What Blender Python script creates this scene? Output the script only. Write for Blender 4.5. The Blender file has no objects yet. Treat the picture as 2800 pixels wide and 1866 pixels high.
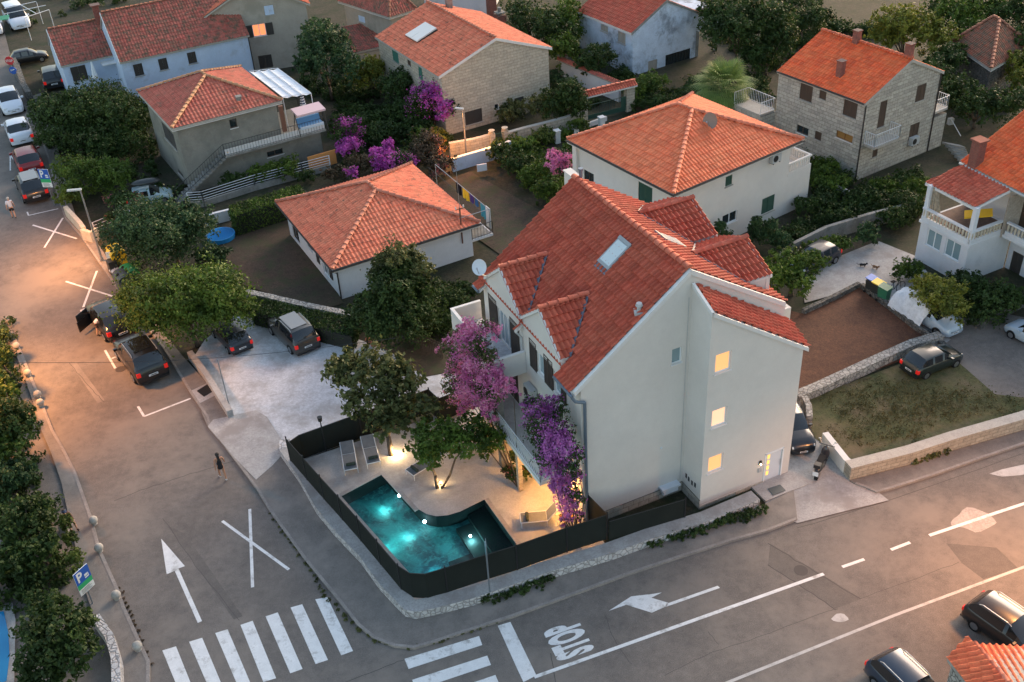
import bpy, bmesh, math, random
import numpy as np
from mathutils import Vector, Matrix
random.seed(7); RNG = np.random.default_rng(7)
SC = bpy.context.scene; COL = SC.collection
# ---------------------------------------------------------------- camera (37.3 mm drone lens, 35 m up, pitched down)
FOC = 2900.0; PITCH = math.radians(34.65); ROLL = math.radians(3.615); HCAM = 35.0; CX, CY = 1400.0, 933.0
_cp, _sp, _c, _s = math.cos(PITCH), math.sin(PITCH), math.cos(ROLL), math.sin(ROLL)
_X = np.array([1., 0, 0]); _F = np.array([0, _cp, -_sp]); _D = np.array([0, -_sp, -_cp])
RM = np.array([_c*_X + _s*_D, -_s*_X + _c*_D, _F]); CAM = np.array([0, 0, HCAM])
cd = bpy.data.cameras.new('camera'); cam = bpy.data.objects.new('camera', cd); COL.objects.link(cam)
cd.sensor_width = 36; cd.lens = FOC/2800*36; cd.clip_end = 3000; cd.clip_start = 0.5
m = Matrix(((RM[0][0], -RM[1][0], -RM[2][0], 0), (RM[0][1], -RM[1][1], -RM[2][1], 0), (RM[0][2], -RM[1][2], -RM[2][2], HCAM), (0, 0, 0, 1)))
cam.matrix_world = m; SC.camera = cam
# ---------------------------------------------------------------- dusk sky, low soft sun behind the houses
SUN_EL, SUN_AZ = math.radians(13), math.radians(38)
w = bpy.data.worlds.new('World'); SC.world = w; w.use_nodes = True
nt = w.node_tree; bg = nt.nodes['Background']
sky = nt.nodes.new('ShaderNodeTexSky'); sky.sky_type = 'NISHITA'; sky.sun_disc = False
sky.sun_elevation = SUN_EL; sky.sun_rotation = SUN_AZ; sky.air_density = 1.2; sky.dust_density = 2.0; sky.ozone_density = 2.0
tint = nt.nodes.new('ShaderNodeMix'); tint.data_type = 'RGBA'; tint.blend_type = 'MULTIPLY'; tint.inputs[0].default_value = 1; tint.inputs[7].default_value = (1.12, .96, .84, 1)
nt.links.new(sky.outputs[0], tint.inputs[6]); nt.links.new(tint.outputs[2], bg.inputs[0]); bg.inputs[1].default_value = 0.15
ld = bpy.data.lights.new('sun', 'SUN'); ld.energy = 0.75; ld.angle = math.radians(28); ld.color = (1.0, 0.80, 0.66)
lo = bpy.data.objects.new('sun', ld); COL.objects.link(lo)
sd = Vector((math.sin(SUN_AZ)*math.cos(math.radians(24)), math.cos(SUN_AZ)*math.cos(math.radians(24)), math.sin(math.radians(24))))
lo.rotation_euler = (-sd).to_track_quat('-Z', 'Y').to_euler()
SC.view_settings.view_transform = 'Standard'; SC.view_settings.look = 'None'
SC.view_settings.exposure = 1.72; SC.view_settings.gamma = 1.0

# ---------------------------------------------------------------- turning photo pixels (2800x1866) into places
def G(x, y, z=0.0):
    d = RM.T @ np.array([(x-CX)/FOC, (y-CY)/FOC, 1.0]); t = (z-HCAM)/d[2]
    return CAM + t*d
def Dg(x, y, z=0.0): return G(x*1.19, y*1.19, z)
def zp(ox, oy, a, b, k=.2978): return (ox+a*k, oy+b*k)
def proj(p):
    v = RM @ (np.array(p)-CAM); return np.array([CX+FOC*v[0]/v[2], CY+FOC*v[1]/v[2]])
def hgt(b, x, y):
    zs = np.arange(0, 16, .02); return min(zs, key=lambda q: abs(proj((b[0], b[1], q))[1]-y))
def unit(v): v = np.array(v, float); return v/np.linalg.norm(v)

# ---------------------------------------------------------------- materials
MATS = {}
def nodes(name):
    m = bpy.data.materials.new(name); m.use_nodes = True; n = m.node_tree
    return m, n, n.nodes['Principled BSDF']
def mix(n, a, b, f, typ='MIX'):
    x = n.nodes.new('ShaderNodeMix'); x.data_type = 'RGBA'; x.blend_type = typ
    for sock, v in ((x.inputs[0], f), (x.inputs[6], a), (x.inputs[7], b)):
        if hasattr(v, 'is_linked'): n.links.new(v, sock)
        else: sock.default_value = v if not isinstance(v, tuple) else (v+(1,))[:4]
    return x.outputs[2]
def noise(n, vec, scale, det=4, rough=.6, dist=0):
    t = n.nodes.new('ShaderNodeTexNoise'); t.inputs['Scale'].default_value = scale; t.inputs['Detail'].default_value = det
    t.inputs['Roughness'].default_value = rough; t.inputs['Distortion'].default_value = dist; n.links.new(vec, t.inputs['Vector']); return t.outputs['Fac']
def ramp(n, f, a, b, ca=(0, 0, 0), cb=(1, 1, 1)):
    r = n.nodes.new('ShaderNodeValToRGB'); n.links.new(f, r.inputs[0]); e = r.color_ramp.elements
    e[0].position = a; e[1].position = b; e[0].color = ca+(1,); e[1].color = cb+(1,); return r.outputs[0]
def geo(n): return n.nodes.new('ShaderNodeNewGeometry')
def bump(n, bs, h, st=.3, dist=.02):
    b = n.nodes.new('ShaderNodeBump'); b.inputs['Strength'].default_value = st; b.inputs['Distance'].default_value = dist
    n.links.new(h, b.inputs['Height']); n.links.new(b.outputs[0], bs.inputs['Normal'])
def surf(name, col, col2=None, sc=.6, amt=.6, fine=9, famt=.25, rough=.85, bmp=.3, stain=None, ssc=.25, metal=0, spec=.3, stains=.45):
    """mottled surface: two tones in large patches, fine grain, optional stains"""
    if name in MATS: return MATS[name]
    m, n, bs = nodes(name); P = geo(n).outputs['Position']
    col2 = col2 or tuple(c*.8 for c in col)
    f = ramp(n, noise(n, P, sc, 6, .68, .05), .35, .65)
    c = mix(n, col, col2, f); 
    fi = noise(n, P, fine, 6, .75)
    g = ramp(n, fi, .3, .7, (1-famt,)*3, (1+famt,)*3)
    c = mix(n, c, g, 1.0, 'MULTIPLY')
    g2 = ramp(n, noise(n, P, 2.7, 8, .8), .32, .68, (1-famt*.5,)*3, (1+famt*.4,)*3); c = mix(n, c, g2, 1.0, 'MULTIPLY')
    if stain:
        s = ramp(n, noise(n, P, ssc, 8, .72, .1), stains+.03, stains+.17)
        c = mix(n, c, stain, s)
    n.links.new(c, bs.inputs['Base Color']); bs.inputs['Roughness'].default_value = rough; bs.inputs['Metallic'].default_value = metal
    bs.inputs['Specular IOR Level'].default_value = spec
    if bmp: bump(n, bs, fi, bmp)
    MATS[name] = m; return m
def plain(name, col, rough=.5, metal=0, emit=None, es=1, spec=.5, coat=0, alpha=1):
    if name in MATS: return MATS[name]
    m, n, bs = nodes(name); bs.inputs['Base Color'].default_value = col+(1,); bs.inputs['Roughness'].default_value = rough
    bs.inputs['Metallic'].default_value = metal; bs.inputs['Specular IOR Level'].default_value = spec
    if coat: bs.inputs['Coat Weight'].default_value = coat; bs.inputs['Coat Roughness'].default_value = .05
    if emit: bs.inputs['Emission Color'].default_value = emit+(1,); bs.inputs['Emission Strength'].default_value = es
    MATS[name] = m; return m
def tilemat(name, c1, c2, c3, old=0.0):
    """roof tiles: every tile its own tone, lichen patches on old roofs; uv counts tiles"""
    if name in MATS: return MATS[name]
    m, n, bs = nodes(name); P = geo(n).outputs['Position']
    uv = n.nodes.new('ShaderNodeUVMap'); uv.uv_map = 'UVMap'
    fl = n.nodes.new('ShaderNodeVectorMath'); fl.operation = 'FLOOR'; n.links.new(uv.outputs[0], fl.inputs[0])
    wn = n.nodes.new('ShaderNodeTexWhiteNoise'); wn.noise_dimensions = '3D'; n.links.new(fl.outputs[0], wn.inputs['Vector'])
    c = mix(n, c1, c2, ramp(n, wn.outputs['Value'], 0, 1))
    c = mix(n, c, c3, ramp(n, noise(n, P, .9, 7, .7), .40, .68))
    w2 = n.nodes.new('ShaderNodeTexWhiteNoise'); sc_ = n.nodes.new('ShaderNodeVectorMath'); sc_.operation = 'MULTIPLY'; sc_.inputs[1].default_value = (1.7, 2.3, 1)
    n.links.new(fl.outputs[0], sc_.inputs[0]); n.links.new(sc_.outputs[0], w2.inputs['Vector'])
    dk = ramp(n, w2.outputs['Value'], .2, 1.0, (1.06, 1.06, 1.06), (.82, .80, .78)); c = mix(n, c, dk, 1.0, 'MULTIPLY')
    fi = noise(n, P, 14, 5, .7); g = ramp(n, fi, .3, .7, (.8,)*3, (1.15,)*3); c = mix(n, c, g, 1.0, 'MULTIPLY')
    if old:
        s = ramp(n, noise(n, P, 2.2, 6, .75), .60-old*.2, .72-old*.12); c = mix(n, c, (.11, .085, .055), s)
    n.links.new(c, bs.inputs['Base Color']); bs.inputs['Roughness'].default_value = .75; bump(n, bs, fi, .25)
    bs.inputs['Specular IOR Level'].default_value = .35
    MATS[name] = m; return m
def leafmat(name, a, b, c=None, trans=.25):
    if name in MATS: return MATS[name]
    m, n, bs = nodes(name); g = geo(n)
    col = mix(n, a, b, ramp(n, g.outputs['Random Per Island'], .1, .9))
    col = mix(n, col, c or tuple(x*.6 for x in a), ramp(n, noise(n, g.outputs['Position'], .8, 4, .6), .42, .66))
    n.links.new(col, bs.inputs['Base Color']); bs.inputs['Roughness'].default_value = .6; bs.inputs['Specular IOR Level'].default_value = .25
    tr = n.nodes.new('ShaderNodeBsdfTranslucent'); n.links.new(col, tr.inputs[0]); mx = n.nodes.new('ShaderNodeMixShader'); mx.inputs[0].default_value = trans
    n.links.new(bs.outputs[0], mx.inputs[1]); n.links.new(tr.outputs[0], mx.inputs[2]); n.links.new(mx.outputs[0], n.nodes['Material Output'].inputs[0])
    MATS[name] = m; return m
def stonemat(name, a, b, mortar, bw=.45, bh=.22, ang=0.0, ms=.012, bmp=.6, irr=0):
    """coursed stone; the wall's own direction (angle of its outward normal) sets the course direction"""
    if name in MATS: return MATS[name]
    m, n, bs = nodes(name); P = geo(n).outputs['Position']
    if irr:
        v = n.nodes.new('ShaderNodeTexVoronoi'); v.inputs['Scale'].default_value = irr; n.links.new(P, v.inputs['Vector'])
        v2 = n.nodes.new('ShaderNodeTexVoronoi'); v2.feature = 'DISTANCE_TO_EDGE'; v2.inputs['Scale'].default_value = irr; n.links.new(P, v2.inputs['Vector'])
        cs = n.nodes.new('ShaderNodeSeparateColor'); n.links.new(v.outputs['Color'], cs.inputs[0])
        c = mix(n, a, b, cs.outputs[0]); e = ramp(n, v2.outputs['Distance'], .02, .10); c = mix(n, mortar, c, e); h = e
    else:
        # u = along the wall: choose by the face normal
        nm = geo(n).outputs['Normal']; cr = n.nodes.new('ShaderNodeVectorMath'); cr.operation = 'CROSS_PRODUCT'; cr.inputs[0].default_value = (0, 0, 1); n.links.new(nm, cr.inputs[1])
        dt = n.nodes.new('ShaderNodeVectorMath'); dt.operation = 'DOT_PRODUCT'; n.links.new(cr.outputs[0], dt.inputs[0]); n.links.new(P, dt.inputs[1])
        sp = n.nodes.new('ShaderNodeSeparateXYZ'); n.links.new(P, sp.inputs[0]); cb = n.nodes.new('ShaderNodeCombineXYZ')
        n.links.new(dt.outputs['Value'], cb.inputs[0]); n.links.new(sp.outputs[2], cb.inputs[1])
        br = n.nodes.new('ShaderNodeTexBrick'); n.links.new(cb.outputs[0], br.inputs['Vector']); br.inputs['Scale'].default_value = 1
        br.inputs['Brick Width'].default_value = bw; br.inputs['Row Height'].default_value = bh; br.inputs['Mortar Size'].default_value = ms
        br.inputs['Color1'].default_value = a+(1,); br.inputs['Color2'].default_value = b+(1,); br.inputs['Mortar'].default_value = mortar+(1,); br.inputs['Bias'].default_value = 0
        c = br.outputs['Color']; inv = n.nodes.new('ShaderNodeMath'); inv.operation = 'SUBTRACT'; inv.inputs[0].default_value = 1; n.links.new(br.outputs['Fac'], inv.inputs[1]); h = inv.outputs[0]
    fi = noise(n, P, 5, 6, .7); c = mix(n, c, ramp(n, fi, .25, .75, (.7,)*3, (1.25,)*3), 1.0, 'MULTIPLY')
    n.links.new(c, bs.inputs['Base Color']); bs.inputs['Roughness'].default_value = .9
    ad = n.nodes.new('ShaderNodeMath'); ad.operation = 'ADD'; n.links.new(h, ad.inputs[0]); n.links.new(fi, ad.inputs[1]); bump(n, bs, ad.outputs[0], bmp, .03)
    MATS[name] = m; return m
def glassmat(name, col=(.02, .03, .035), rough=.04): return plain(name, col, rough, 0, spec=1.0)

# ---------------------------------------------------------------- mesh building
def tag(o, label=None, cat=None, group=None, kind=None):
    if label: o['label'] = label
    if cat: o['category'] = cat
    if group: o['group'] = group
    if kind: o['kind'] = kind
    return o
def empty(name, loc, label, cat, group=None, rz=0.0):
    o = bpy.data.objects.new(name, None); COL.objects.link(o); o.location = tuple(float(v) for v in loc); o.rotation_euler = (0, 0, rz); o.empty_display_size = .3
    return tag(o, label, cat, group)
def originof(p):
    v = np.zeros(3)
    while p is not None: v += np.array(p.location); p = p.parent
    return v
class MB:
    def __init__(s, M=None): s.v = []; s.f = []; s.mi = []; s.M = M; s.cur = 0; s.sm = []; s.smooth = False
    def mat(s, i): s.cur = i; return s
    def add(s, vs, fs):
        b = len(s.v)
        for p in vs:
            s.v.append(tuple(s.M @ Vector(p)) if s.M is not None else tuple(float(q) for q in p))
        for f in fs: s.f.append(tuple(b+i for i in f)); s.mi.append(s.cur); s.sm.append(s.smooth)
        return s
    def box(s, c, d, rz=0.0):
        x, y, z = d[0]/2, d[1]/2, d[2]/2; ca, sa = math.cos(rz), math.sin(rz); vs = []
        for k in (-z, z):
            for i, j in ((-x, -y), (x, -y), (x, y), (-x, y)): vs.append((c[0]+i*ca-j*sa, c[1]+i*sa+j*ca, c[2]+k))
        return s.add(vs, [(3, 2, 1, 0), (4, 5, 6, 7), (0, 1, 5, 4), (1, 2, 6, 5), (2, 3, 7, 6), (3, 0, 4, 7)])
    def obox(s, o, ax, ay, az):
        """box from a corner and three edge vectors"""
        o, ax, ay, az = [np.array(q, float) for q in (o, ax, ay, az)]
        if np.dot(np.cross(ax, ay), az) < 0: ax, ay = ay, ax
        vs = [o, o+ax, o+ax+ay, o+ay]; vs += [v+az for v in vs]
        return s.add(vs, [(3, 2, 1, 0), (4, 5, 6, 7), (0, 1, 5, 4), (1, 2, 6, 5), (2, 3, 7, 6), (3, 0, 4, 7)])
    def prism(s, poly, z0, z1):
        """footprint polygon extruded; z0/z1 numbers or lists"""
        n = len(poly); poly = [np.array(p[:2], float) for p in poly]
        ar = sum(poly[i][0]*poly[(i+1) % n][1]-poly[(i+1) % n][0]*poly[i][1] for i in range(n))
        Z0 = [z0]*n if np.isscalar(z0) else list(z0); Z1 = [z1]*n if np.isscalar(z1) else list(z1)
        if ar < 0: poly = poly[::-1]; Z0 = Z0[::-1]; Z1 = Z1[::-1]
        vs = [(p[0], p[1], a) for p, a in zip(poly, Z0)]+[(p[0], p[1], a) for p, a in zip(poly, Z1)]
        fs = [tuple(range(n))[::-1], tuple(range(n, 2*n))]+[(i, (i+1) % n, n+(i+1) % n, n+i) for i in range(n)]
        return s.add(vs, fs)
    def cyl(s, a, b, r0, r1=None, n=10, cap=True):
        a, b = np.array(a, float), np.array(b, float); r1 = r0 if r1 is None else r1; d = unit(b-a)
        u = unit(np.cross(d, (0, 0, 1) if abs(d[2]) < .9 else (1, 0, 0))); v = np.cross(d, u); vs = []
        for c, r in ((a, r0), (b, r1)):
            for i in range(n): t = 2*math.pi*i/n; vs.append(c+r*(math.cos(t)*u+math.sin(t)*v))
        fs = [(i, (i+1) % n, n+(i+1) % n, n+i) for i in range(n)]
        if cap: fs += [tuple(range(n))[::-1], tuple(range(n, 2*n))]
        return s.add(vs, fs)
    def tube(s, pts, r, n=6, r1=None):
        k = len(pts)-1
        for i in range(k):
            ra = r if r1 is None else r+(r1-r)*i/k; rb = r if r1 is None else r+(r1-r)*(i+1)/k
            s.cyl(pts[i], pts[i+1], ra, rb, n)
        return s
    def ball(s, c, r, n=12, m_=7, sq=(1, 1, 1)):
        vs = []; fs = []
        for j in range(m_+1):
            ph = math.pi*j/m_
            for i in range(n):
                t = 2*math.pi*i/n; vs.append((c[0]+r*sq[0]*math.sin(ph)*math.cos(t), c[1]+r*sq[1]*math.sin(ph)*math.sin(t), c[2]+r*sq[2]*math.cos(ph)))
        for j in range(m_):
            for i in range(n): a = j*n+i; b = j*n+(i+1) % n; fs.append((a, a+n, b+n, b))
        return s.add(vs, fs)
    def build(s, name, mats, parent=None, local=False, loc=None, smooth=None):
        me = bpy.data.meshes.new(name)
        V = np.array(s.v, float).reshape(-1, 3)
        o = bpy.data.objects.new(name, me)
        if parent is not None:
            o.parent = parent
            if not local: V = V-originof(parent)
        elif not local:
            if loc is None: loc = (float(V[:, 0].mean()), float(V[:, 1].mean()), float(V[:, 2].min()))
            V = V-np.array(loc); 
        if loc is not None: o.location = tuple(float(q) for q in loc)
        me.from_pydata(V.tolist(), [], s.f)
        for mm in (mats if isinstance(mats, (list, tuple)) else [mats]): me.materials.append(mm)
        me.polygons.foreach_set('material_index', s.mi)
        sm = [smooth]*len(s.f) if smooth is not None else s.sm
        me.polygons.foreach_set('use_smooth', sm); me.update(); COL.objects.link(o); return o
def sheet(name, poly, z, mat_, thick=0.0, kind='structure', label=None, cat=None, skirt=0.0):
    """flat ground sheet (polygon may be concave)"""
    bm = bmesh.new(); vs = [bm.verts.new((float(p[0]), float(p[1]), 0)) for p in poly]
    f = bm.faces.new(vs); f.normal_update()
    if f.normal.z < 0: f.normal_flip()
    if skirt:
        r = bmesh.ops.extrude_face_region(bm, geom=[f]); 
        for e in r['geom']:
            if isinstance(e, bmesh.types.BMVert): e.co.z -= skirt
        bmesh.ops.recalc_face_normals(bm, faces=bm.faces)
    bmesh.ops.triangulate(bm, faces=bm.faces)
    me = bpy.data.meshes.new(name); bm.to_mesh(me); bm.free(); me.materials.append(mat_)
    o = bpy.data.objects.new(name, me); o.location = (0, 0, z); COL.objects.link(o)
    return tag(o, label, cat, None, kind)
def flat(bmv, poly, z):  # append polygon to a triangulated flat bmesh
    f = bmv.faces.new([bmv.verts.new((float(p[0]), float(p[1]), z)) for p in poly]); f.normal_update()
    if f.normal.z < 0: f.normal_flip()
def from_bm(name, bm, mats, parent=None, loc=(0, 0, 0)):
    me = bpy.data.meshes.new(name); bm.to_mesh(me); bm.free()
    for mm in (mats if isinstance(mats, (list, tuple)) else [mats]): me.materials.append(mm)
    o = bpy.data.objects.new(name, me); o.location = tuple(float(q) for q in loc); o.parent = parent; COL.objects.link(o); return o
def textmesh(body, origin, ux, uy, off=0.0, shear=0.0):
    """lettering as flat mesh: returns MB of faces mapped so the text box fills ux (length) by uy (height)"""
    c = bpy.data.curves.new('t', 'FONT'); c.body = body; c.size = 1; c.offset = off; c.space_character = 1.05; c.resolution_u = 4
    o = bpy.data.objects.new('t', c); COL.objects.link(o); dg = bpy.context.evaluated_depsgraph_get(); dg.update()
    me = bpy.data.meshes.new_from_object(o.evaluated_get(dg)); V = np.array([v.co[:] for v in me.vertices]); F_ = [tuple(p.vertices) for p in me.polygons]
    bpy.data.objects.remove(o); bpy.data.curves.remove(c); bpy.data.meshes.remove(me)
    mn, mx = V.min(0), V.max(0); mb = MB(); origin, ux, uy = map(np.array, (origin, ux, uy))
    pts = [origin+ux*(v[0]-mn[0])/(mx[0]-mn[0])+uy*(v[1]-mn[1])/(mx[1]-mn[1]) for v in V]
    return mb.add(pts, F_)

# ---------------------------------------------------------------- roofs
def tiles(poly, eave, cp=.24, rp=.38, amp=.045, step=.03, ns=6, lift=.05):
    """barrel tiles over a convex planar polygon; eave = horizontal direction. Returns bmesh (world) with uv in tiles"""
    P = [np.array(p, float) for p in poly]; n = np.zeros(3)
    for i in range(len(P)): n += np.cross(P[i]-P[0], P[(i+1) % len(P)]-P[0])
    n = unit(n); n = n if n[2] > 0 else -n
    e = unit(np.cross((0, 0, 1), n)); e = e if e@np.array([eave[0], eave[1], 0]) > 0 else -e; sl = unit(np.cross(n, e))
    if sl[2] < 0: sl = -sl
    U = [(p-P[0])@e for p in P]; W = [(p-P[0])@sl for p in P]
    u0, u1, w0, w1 = min(U)-.02, max(U)+.02, min(W), max(W)
    nu = int(math.ceil((u1-u0)/cp)); nw = int(math.ceil((w1-w0)/rp))
    us = np.arange(nu*ns+1)/ns
    ph = us % 1.0; prof = np.where(ph < .62, np.sin(np.pi*ph/.62), -.35*np.sin(np.pi*(ph-.62)/.38))*amp
    ws = []; off = []; uvw = []
    for k in range(nw):
        ws += [w0+k*rp, w0+(k+1)*rp-.004]; off += [step, 0.0]; uvw += [k+.02, k+.98]
    ws = np.array(ws); off = np.array(off); UU, WW = np.meshgrid(u0+us*cp, ws)
    HH = prof[None, :]*np.where(np.arange(len(ws)) % 2 == 0, 1.08, .92)[:, None]+off[:, None]+lift
    X = P[0][None, None, :]+UU[..., None]*e+WW[..., None]*sl+HH[..., None]*n
    V = X.reshape(-1, 3); W_ = len(us); rows = len(ws)
    idx = np.arange((rows-1)*(W_-1)); r = idx//(W_-1); c = idx % (W_-1); a = r*W_+c
    F_ = np.stack([a, a+1, a+W_+1, a+W_], 1)
    me = bpy.data.meshes.new('tmp'); me.from_pydata(V.tolist(), [], F_.tolist())
    uvl = me.uv_layers.new(name='UVMap'); uc = (c+.5)/ns; 
    rowuv = np.where(r % 2 == 0, r//2+.5, (r+1)//2+.1)
    uvs = np.zeros((len(idx), 4, 2)); uvs[:, :, 0] = uc[:, None]; uvs[:, :, 1] = rowuv[:, None]
    uvl.data.foreach_set('uv', uvs.reshape(-1)); bm = bmesh.new(); bm.from_mesh(me); bpy.data.meshes.remove(me)
    cen = sum(P)/len(P)
    for i in range(len(P)):
        a_, b_ = P[i], P[(i+1) % len(P)]; ed = b_-a_
        if np.linalg.norm(ed) < 1e-4: continue
        pn = unit(np.cross(ed, n)); 
        if (cen-a_)@pn > 0: pn = -pn
        bmesh.ops.bisect_plane(bm, geom=bm.verts[:]+bm.edges[:]+bm.faces[:], plane_co=Vector(a_), plane_no=Vector(pn), clear_outer=True, dist=1e-5)
    for f in bm.faces: f.smooth = False
    return bm
def merge(dst, src):
    me = bpy.data.meshes.new('tmp'); src.to_mesh(me); src.free(); dst.from_mesh(me); bpy.data.meshes.remove(me)
def smooth_steps(me, ang=40):
    pass
def capline(bm, p, q, r=.10, seg=.42, mi=1):
    """row of overlapping half-round ridge tiles from p to q"""
    p, q = np.array(p, float), np.array(q, float); L = np.linalg.norm(q-p); d = (q-p)/L; n = max(1, int(L/seg)); s = unit(np.cross(d, (0, 0, 1))); u = np.cross(s, d)
    uvl = bm.loops.layers.uv.verify()
    for k in range(n):
        a = p+d*(k*L/n); b = p+d*((k+1)*L/n+.03); vs = []
        for c, rr, l in ((a, r*1.12, .05), (b, r*.95, .02)):
            for i in range(7): t = math.pi*i/6; vs.append(bm.verts.new(c+s*rr*math.cos(t)+u*(rr*math.sin(t)*.9+l)))
        for i in range(6):
            f = bm.faces.new((vs[i], vs[i+1], vs[8+i], vs[7+i])); f.smooth = True; f.material_index = mi
            for lp in f.loops: lp[uvl].uv = (k+.5, 100.5)
        f = bm.faces.new(vs[:7]); f.material_index = mi
    return bm
def roof(name, planes, mats, parent, caps=(), under=.14, cp=.24, rp=.38, amp=.045, ns=6, step=.03, label=None, capr=.10):
    """planes: list of (polygon3d, eave_dir). One mesh: tiles, caps and the deck under them"""
    bm = bmesh.new(); bm.loops.layers.uv.new('UVMap')
    for poly, ev in planes:
        merge(bm, tiles(poly, ev, cp, rp, amp, step, ns))
    for a, b in caps: capline(bm, a, b, capr)
    for poly, ev in planes:
        P = [np.array(p, float) for p in poly]; n = np.zeros(3)
        for i in range(len(P)): n += np.cross(P[i]-P[0], P[(i+1) % len(P)]-P[0])
        if n[2] < 0: P = P[::-1]
        a = [bm.verts.new(p+np.array([0, 0, .015])) for p in P]; b = [bm.verts.new(p-np.array([0, 0, under])) for p in P]
        fs = [bm.faces.new(a), bm.faces.new(b[::-1])]+[bm.faces.new((a[i], b[i], b[(i+1) % len(P)], a[(i+1) % len(P)])) for i in range(len(P))]
        for f in fs: f.material_index = 2
    o_ = originof(parent) if parent is not None else np.zeros(3)
    bmesh.ops.translate(bm, verts=bm.verts, vec=Vector(-o_))
    ob = from_bm(name, bm, mats, parent)
    if label: ob['label'] = label
    return ob

# ---------------------------------------------------------------- walls with real openings
class Wall:
    """vertical wall from P to Q (outside on the right when walking P->Q) """
    def __init__(s, P, Q, z0, z1, t=.25):
        s.P = np.array([P[0], P[1], 0.]); q = np.array([Q[0], Q[1], 0.]); s.L = np.linalg.norm(q-s.P); s.u = (q-s.P)/s.L
        s.n = np.array([s.u[1], -s.u[0], 0]); s.z0, s.z1 = z0, z1; s.holes = []; s.t = t
    def at(s, u, z, d=0.0): return s.P+s.u*u+s.n*d+np.array([0, 0, z])
    def pix(s, x, y, d=0.0):
        """photo pixel -> (u, z) on this wall"""
        r = RM.T @ np.array([(x-CX)/FOC, (y-CY)/FOC, 1.0]); t = ((s.P+s.n*d-CAM)@s.n)/(r@s.n); w_ = CAM+t*r; return (w_-s.P)@s.u, w_[2]
    def rect(s, pts):
        q = [s.pix(*p) for p in pts]; us = sorted(a[0] for a in q); zs = sorted(a[1] for a in q); k = len(q)//2
        return (sum(us[:k])/k, sum(zs[:k])/k, sum(us[k:])/(len(q)-k), sum(zs[k:])/(len(q)-k))
    def mesh(s, mb, clip=None, depth=.14):
        us = sorted({0, s.L}|{h[0] for h in s.holes}|{h[2] for h in s.holes}); zs = sorted({s.z0, s.z1}|{h[1] for h in s.holes}|{h[3] for h in s.holes})
        bm = bmesh.new()
        for i in range(len(us)-1):
            for j in range(len(zs)-1):
                cu, cz = (us[i]+us[i+1])/2, (zs[j]+zs[j+1])/2
                if any(h[0] < cu < h[2] and h[1] < cz < h[3] for h in s.holes): continue
                bm.faces.new([bm.verts.new(s.at(*q)) for q in ((us[i], zs[j]), (us[i+1], zs[j]), (us[i+1], zs[j+1]), (us[i], zs[j+1]))])
        for (u0, za, u1, zb) in s.holes:
            for q in (((u0, za), (u1, za)), ((u1, za), (u1, zb)), ((u1, zb), (u0, zb)), ((u0, zb), (u0, za))):
                bm.faces.new([bm.verts.new(s.at(*q[0])), bm.verts.new(s.at(*q[0], -depth)), bm.verts.new(s.at(*q[1], -depth)), bm.verts.new(s.at(*q[1]))])
        for co, no in (clip or []):
            bmesh.ops.bisect_plane(bm, geom=bm.verts[:]+bm.edges[:]+bm.faces[:], plane_co=Vector(co), plane_no=Vector(no), clear_outer=True)
        bm.verts.index_update(); mb.add([v.co[:] for v in bm.verts], [tuple(v.index for v in f.verts) for f in bm.faces]); bm.free()
def M_(k): return MATS[k]
def window(W, h, parent, style='glass', frame='white_frame', pane='dark_glass', sill=True, fw=.07, depth=.12, bars=1, name='window'):
    """fills opening h of wall W: frame mesh, pane sub-part, sill sub-part"""
    u0, z0, u1, z1 = h; u, n, z = W.u, W.n, np.array([0, 0, 1.])
    if style == 'shutter':
        mb = MB(); k = 2 if (u1-u0) > .75 else 1; wd = (u1-u0-.04)/k
        for i in range(k):
            a = u0+.02+i*wd; d = -.05
            mb.obox(W.at(a+.005, z0+.02, d), u*.06, n*.035, z*(z1-z0-.04)); mb.obox(W.at(a+wd-.065, z0+.02, d), u*.06, n*.035, z*(z1-z0-.04))
            mb.obox(W.at(a+.065, z0+.02, d), u*(wd-.13), n*.034, z*.07); mb.obox(W.at(a+.065, z1-.09, d), u*(wd-.13), n*.034, z*.07)
            mb.obox(W.at(a+.065, z0+.09, d-.005), u*(wd-.13), n*.01, z*(z1-z0-.18))
            q = z0+.10
            while q < z1-.12: mb.obox(W.at(a+.065, q, d), u*(wd-.13), n*.032-z*.015, z*.03); q += .075
        o = mb.build('shutter', M_(frame), parent)
        if sill: MB().obox(W.at(u0-.06, z0-.06, -.02), u*(u1-u0+.12), n*.10, z*.055).build('sill', M_('stone_trim'), o)
        return o
    mb = MB(); d = -depth
    mb.obox(W.at(u0, z0, d), u*fw, n*.06, z*(z1-z0)); mb.obox(W.at(u1-fw, z0, d), u*fw, n*.06, z*(z1-z0))
    mb.obox(W.at(u0+fw, z0, d), u*(u1-u0-2*fw), n*.058, z*fw); mb.obox(W.at(u0+fw, z1-fw, d), u*(u1-u0-2*fw), n*.058, z*fw)
    for i in range(bars): c = u0+(u1-u0)*(i+1)/(bars+1); mb.obox(W.at(c-.03, z0+fw, d), u*.06, n*.056, z*(z1-z0-2*fw))
    o = mb.build(name, M_(frame), parent)
    MB().obox(W.at(u0+fw*.5, z0+fw*.5, d+.01), u*(u1-u0-fw), n*.012, z*(z1-z0-fw)).build('pane', M_(pane), o)
    if sill: MB().obox(W.at(u0-.05, z0-.055, -.03), u*(u1-u0+.1), n*.09, z*.05).build('sill', M_('white_trim'), o)
    return o
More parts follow.
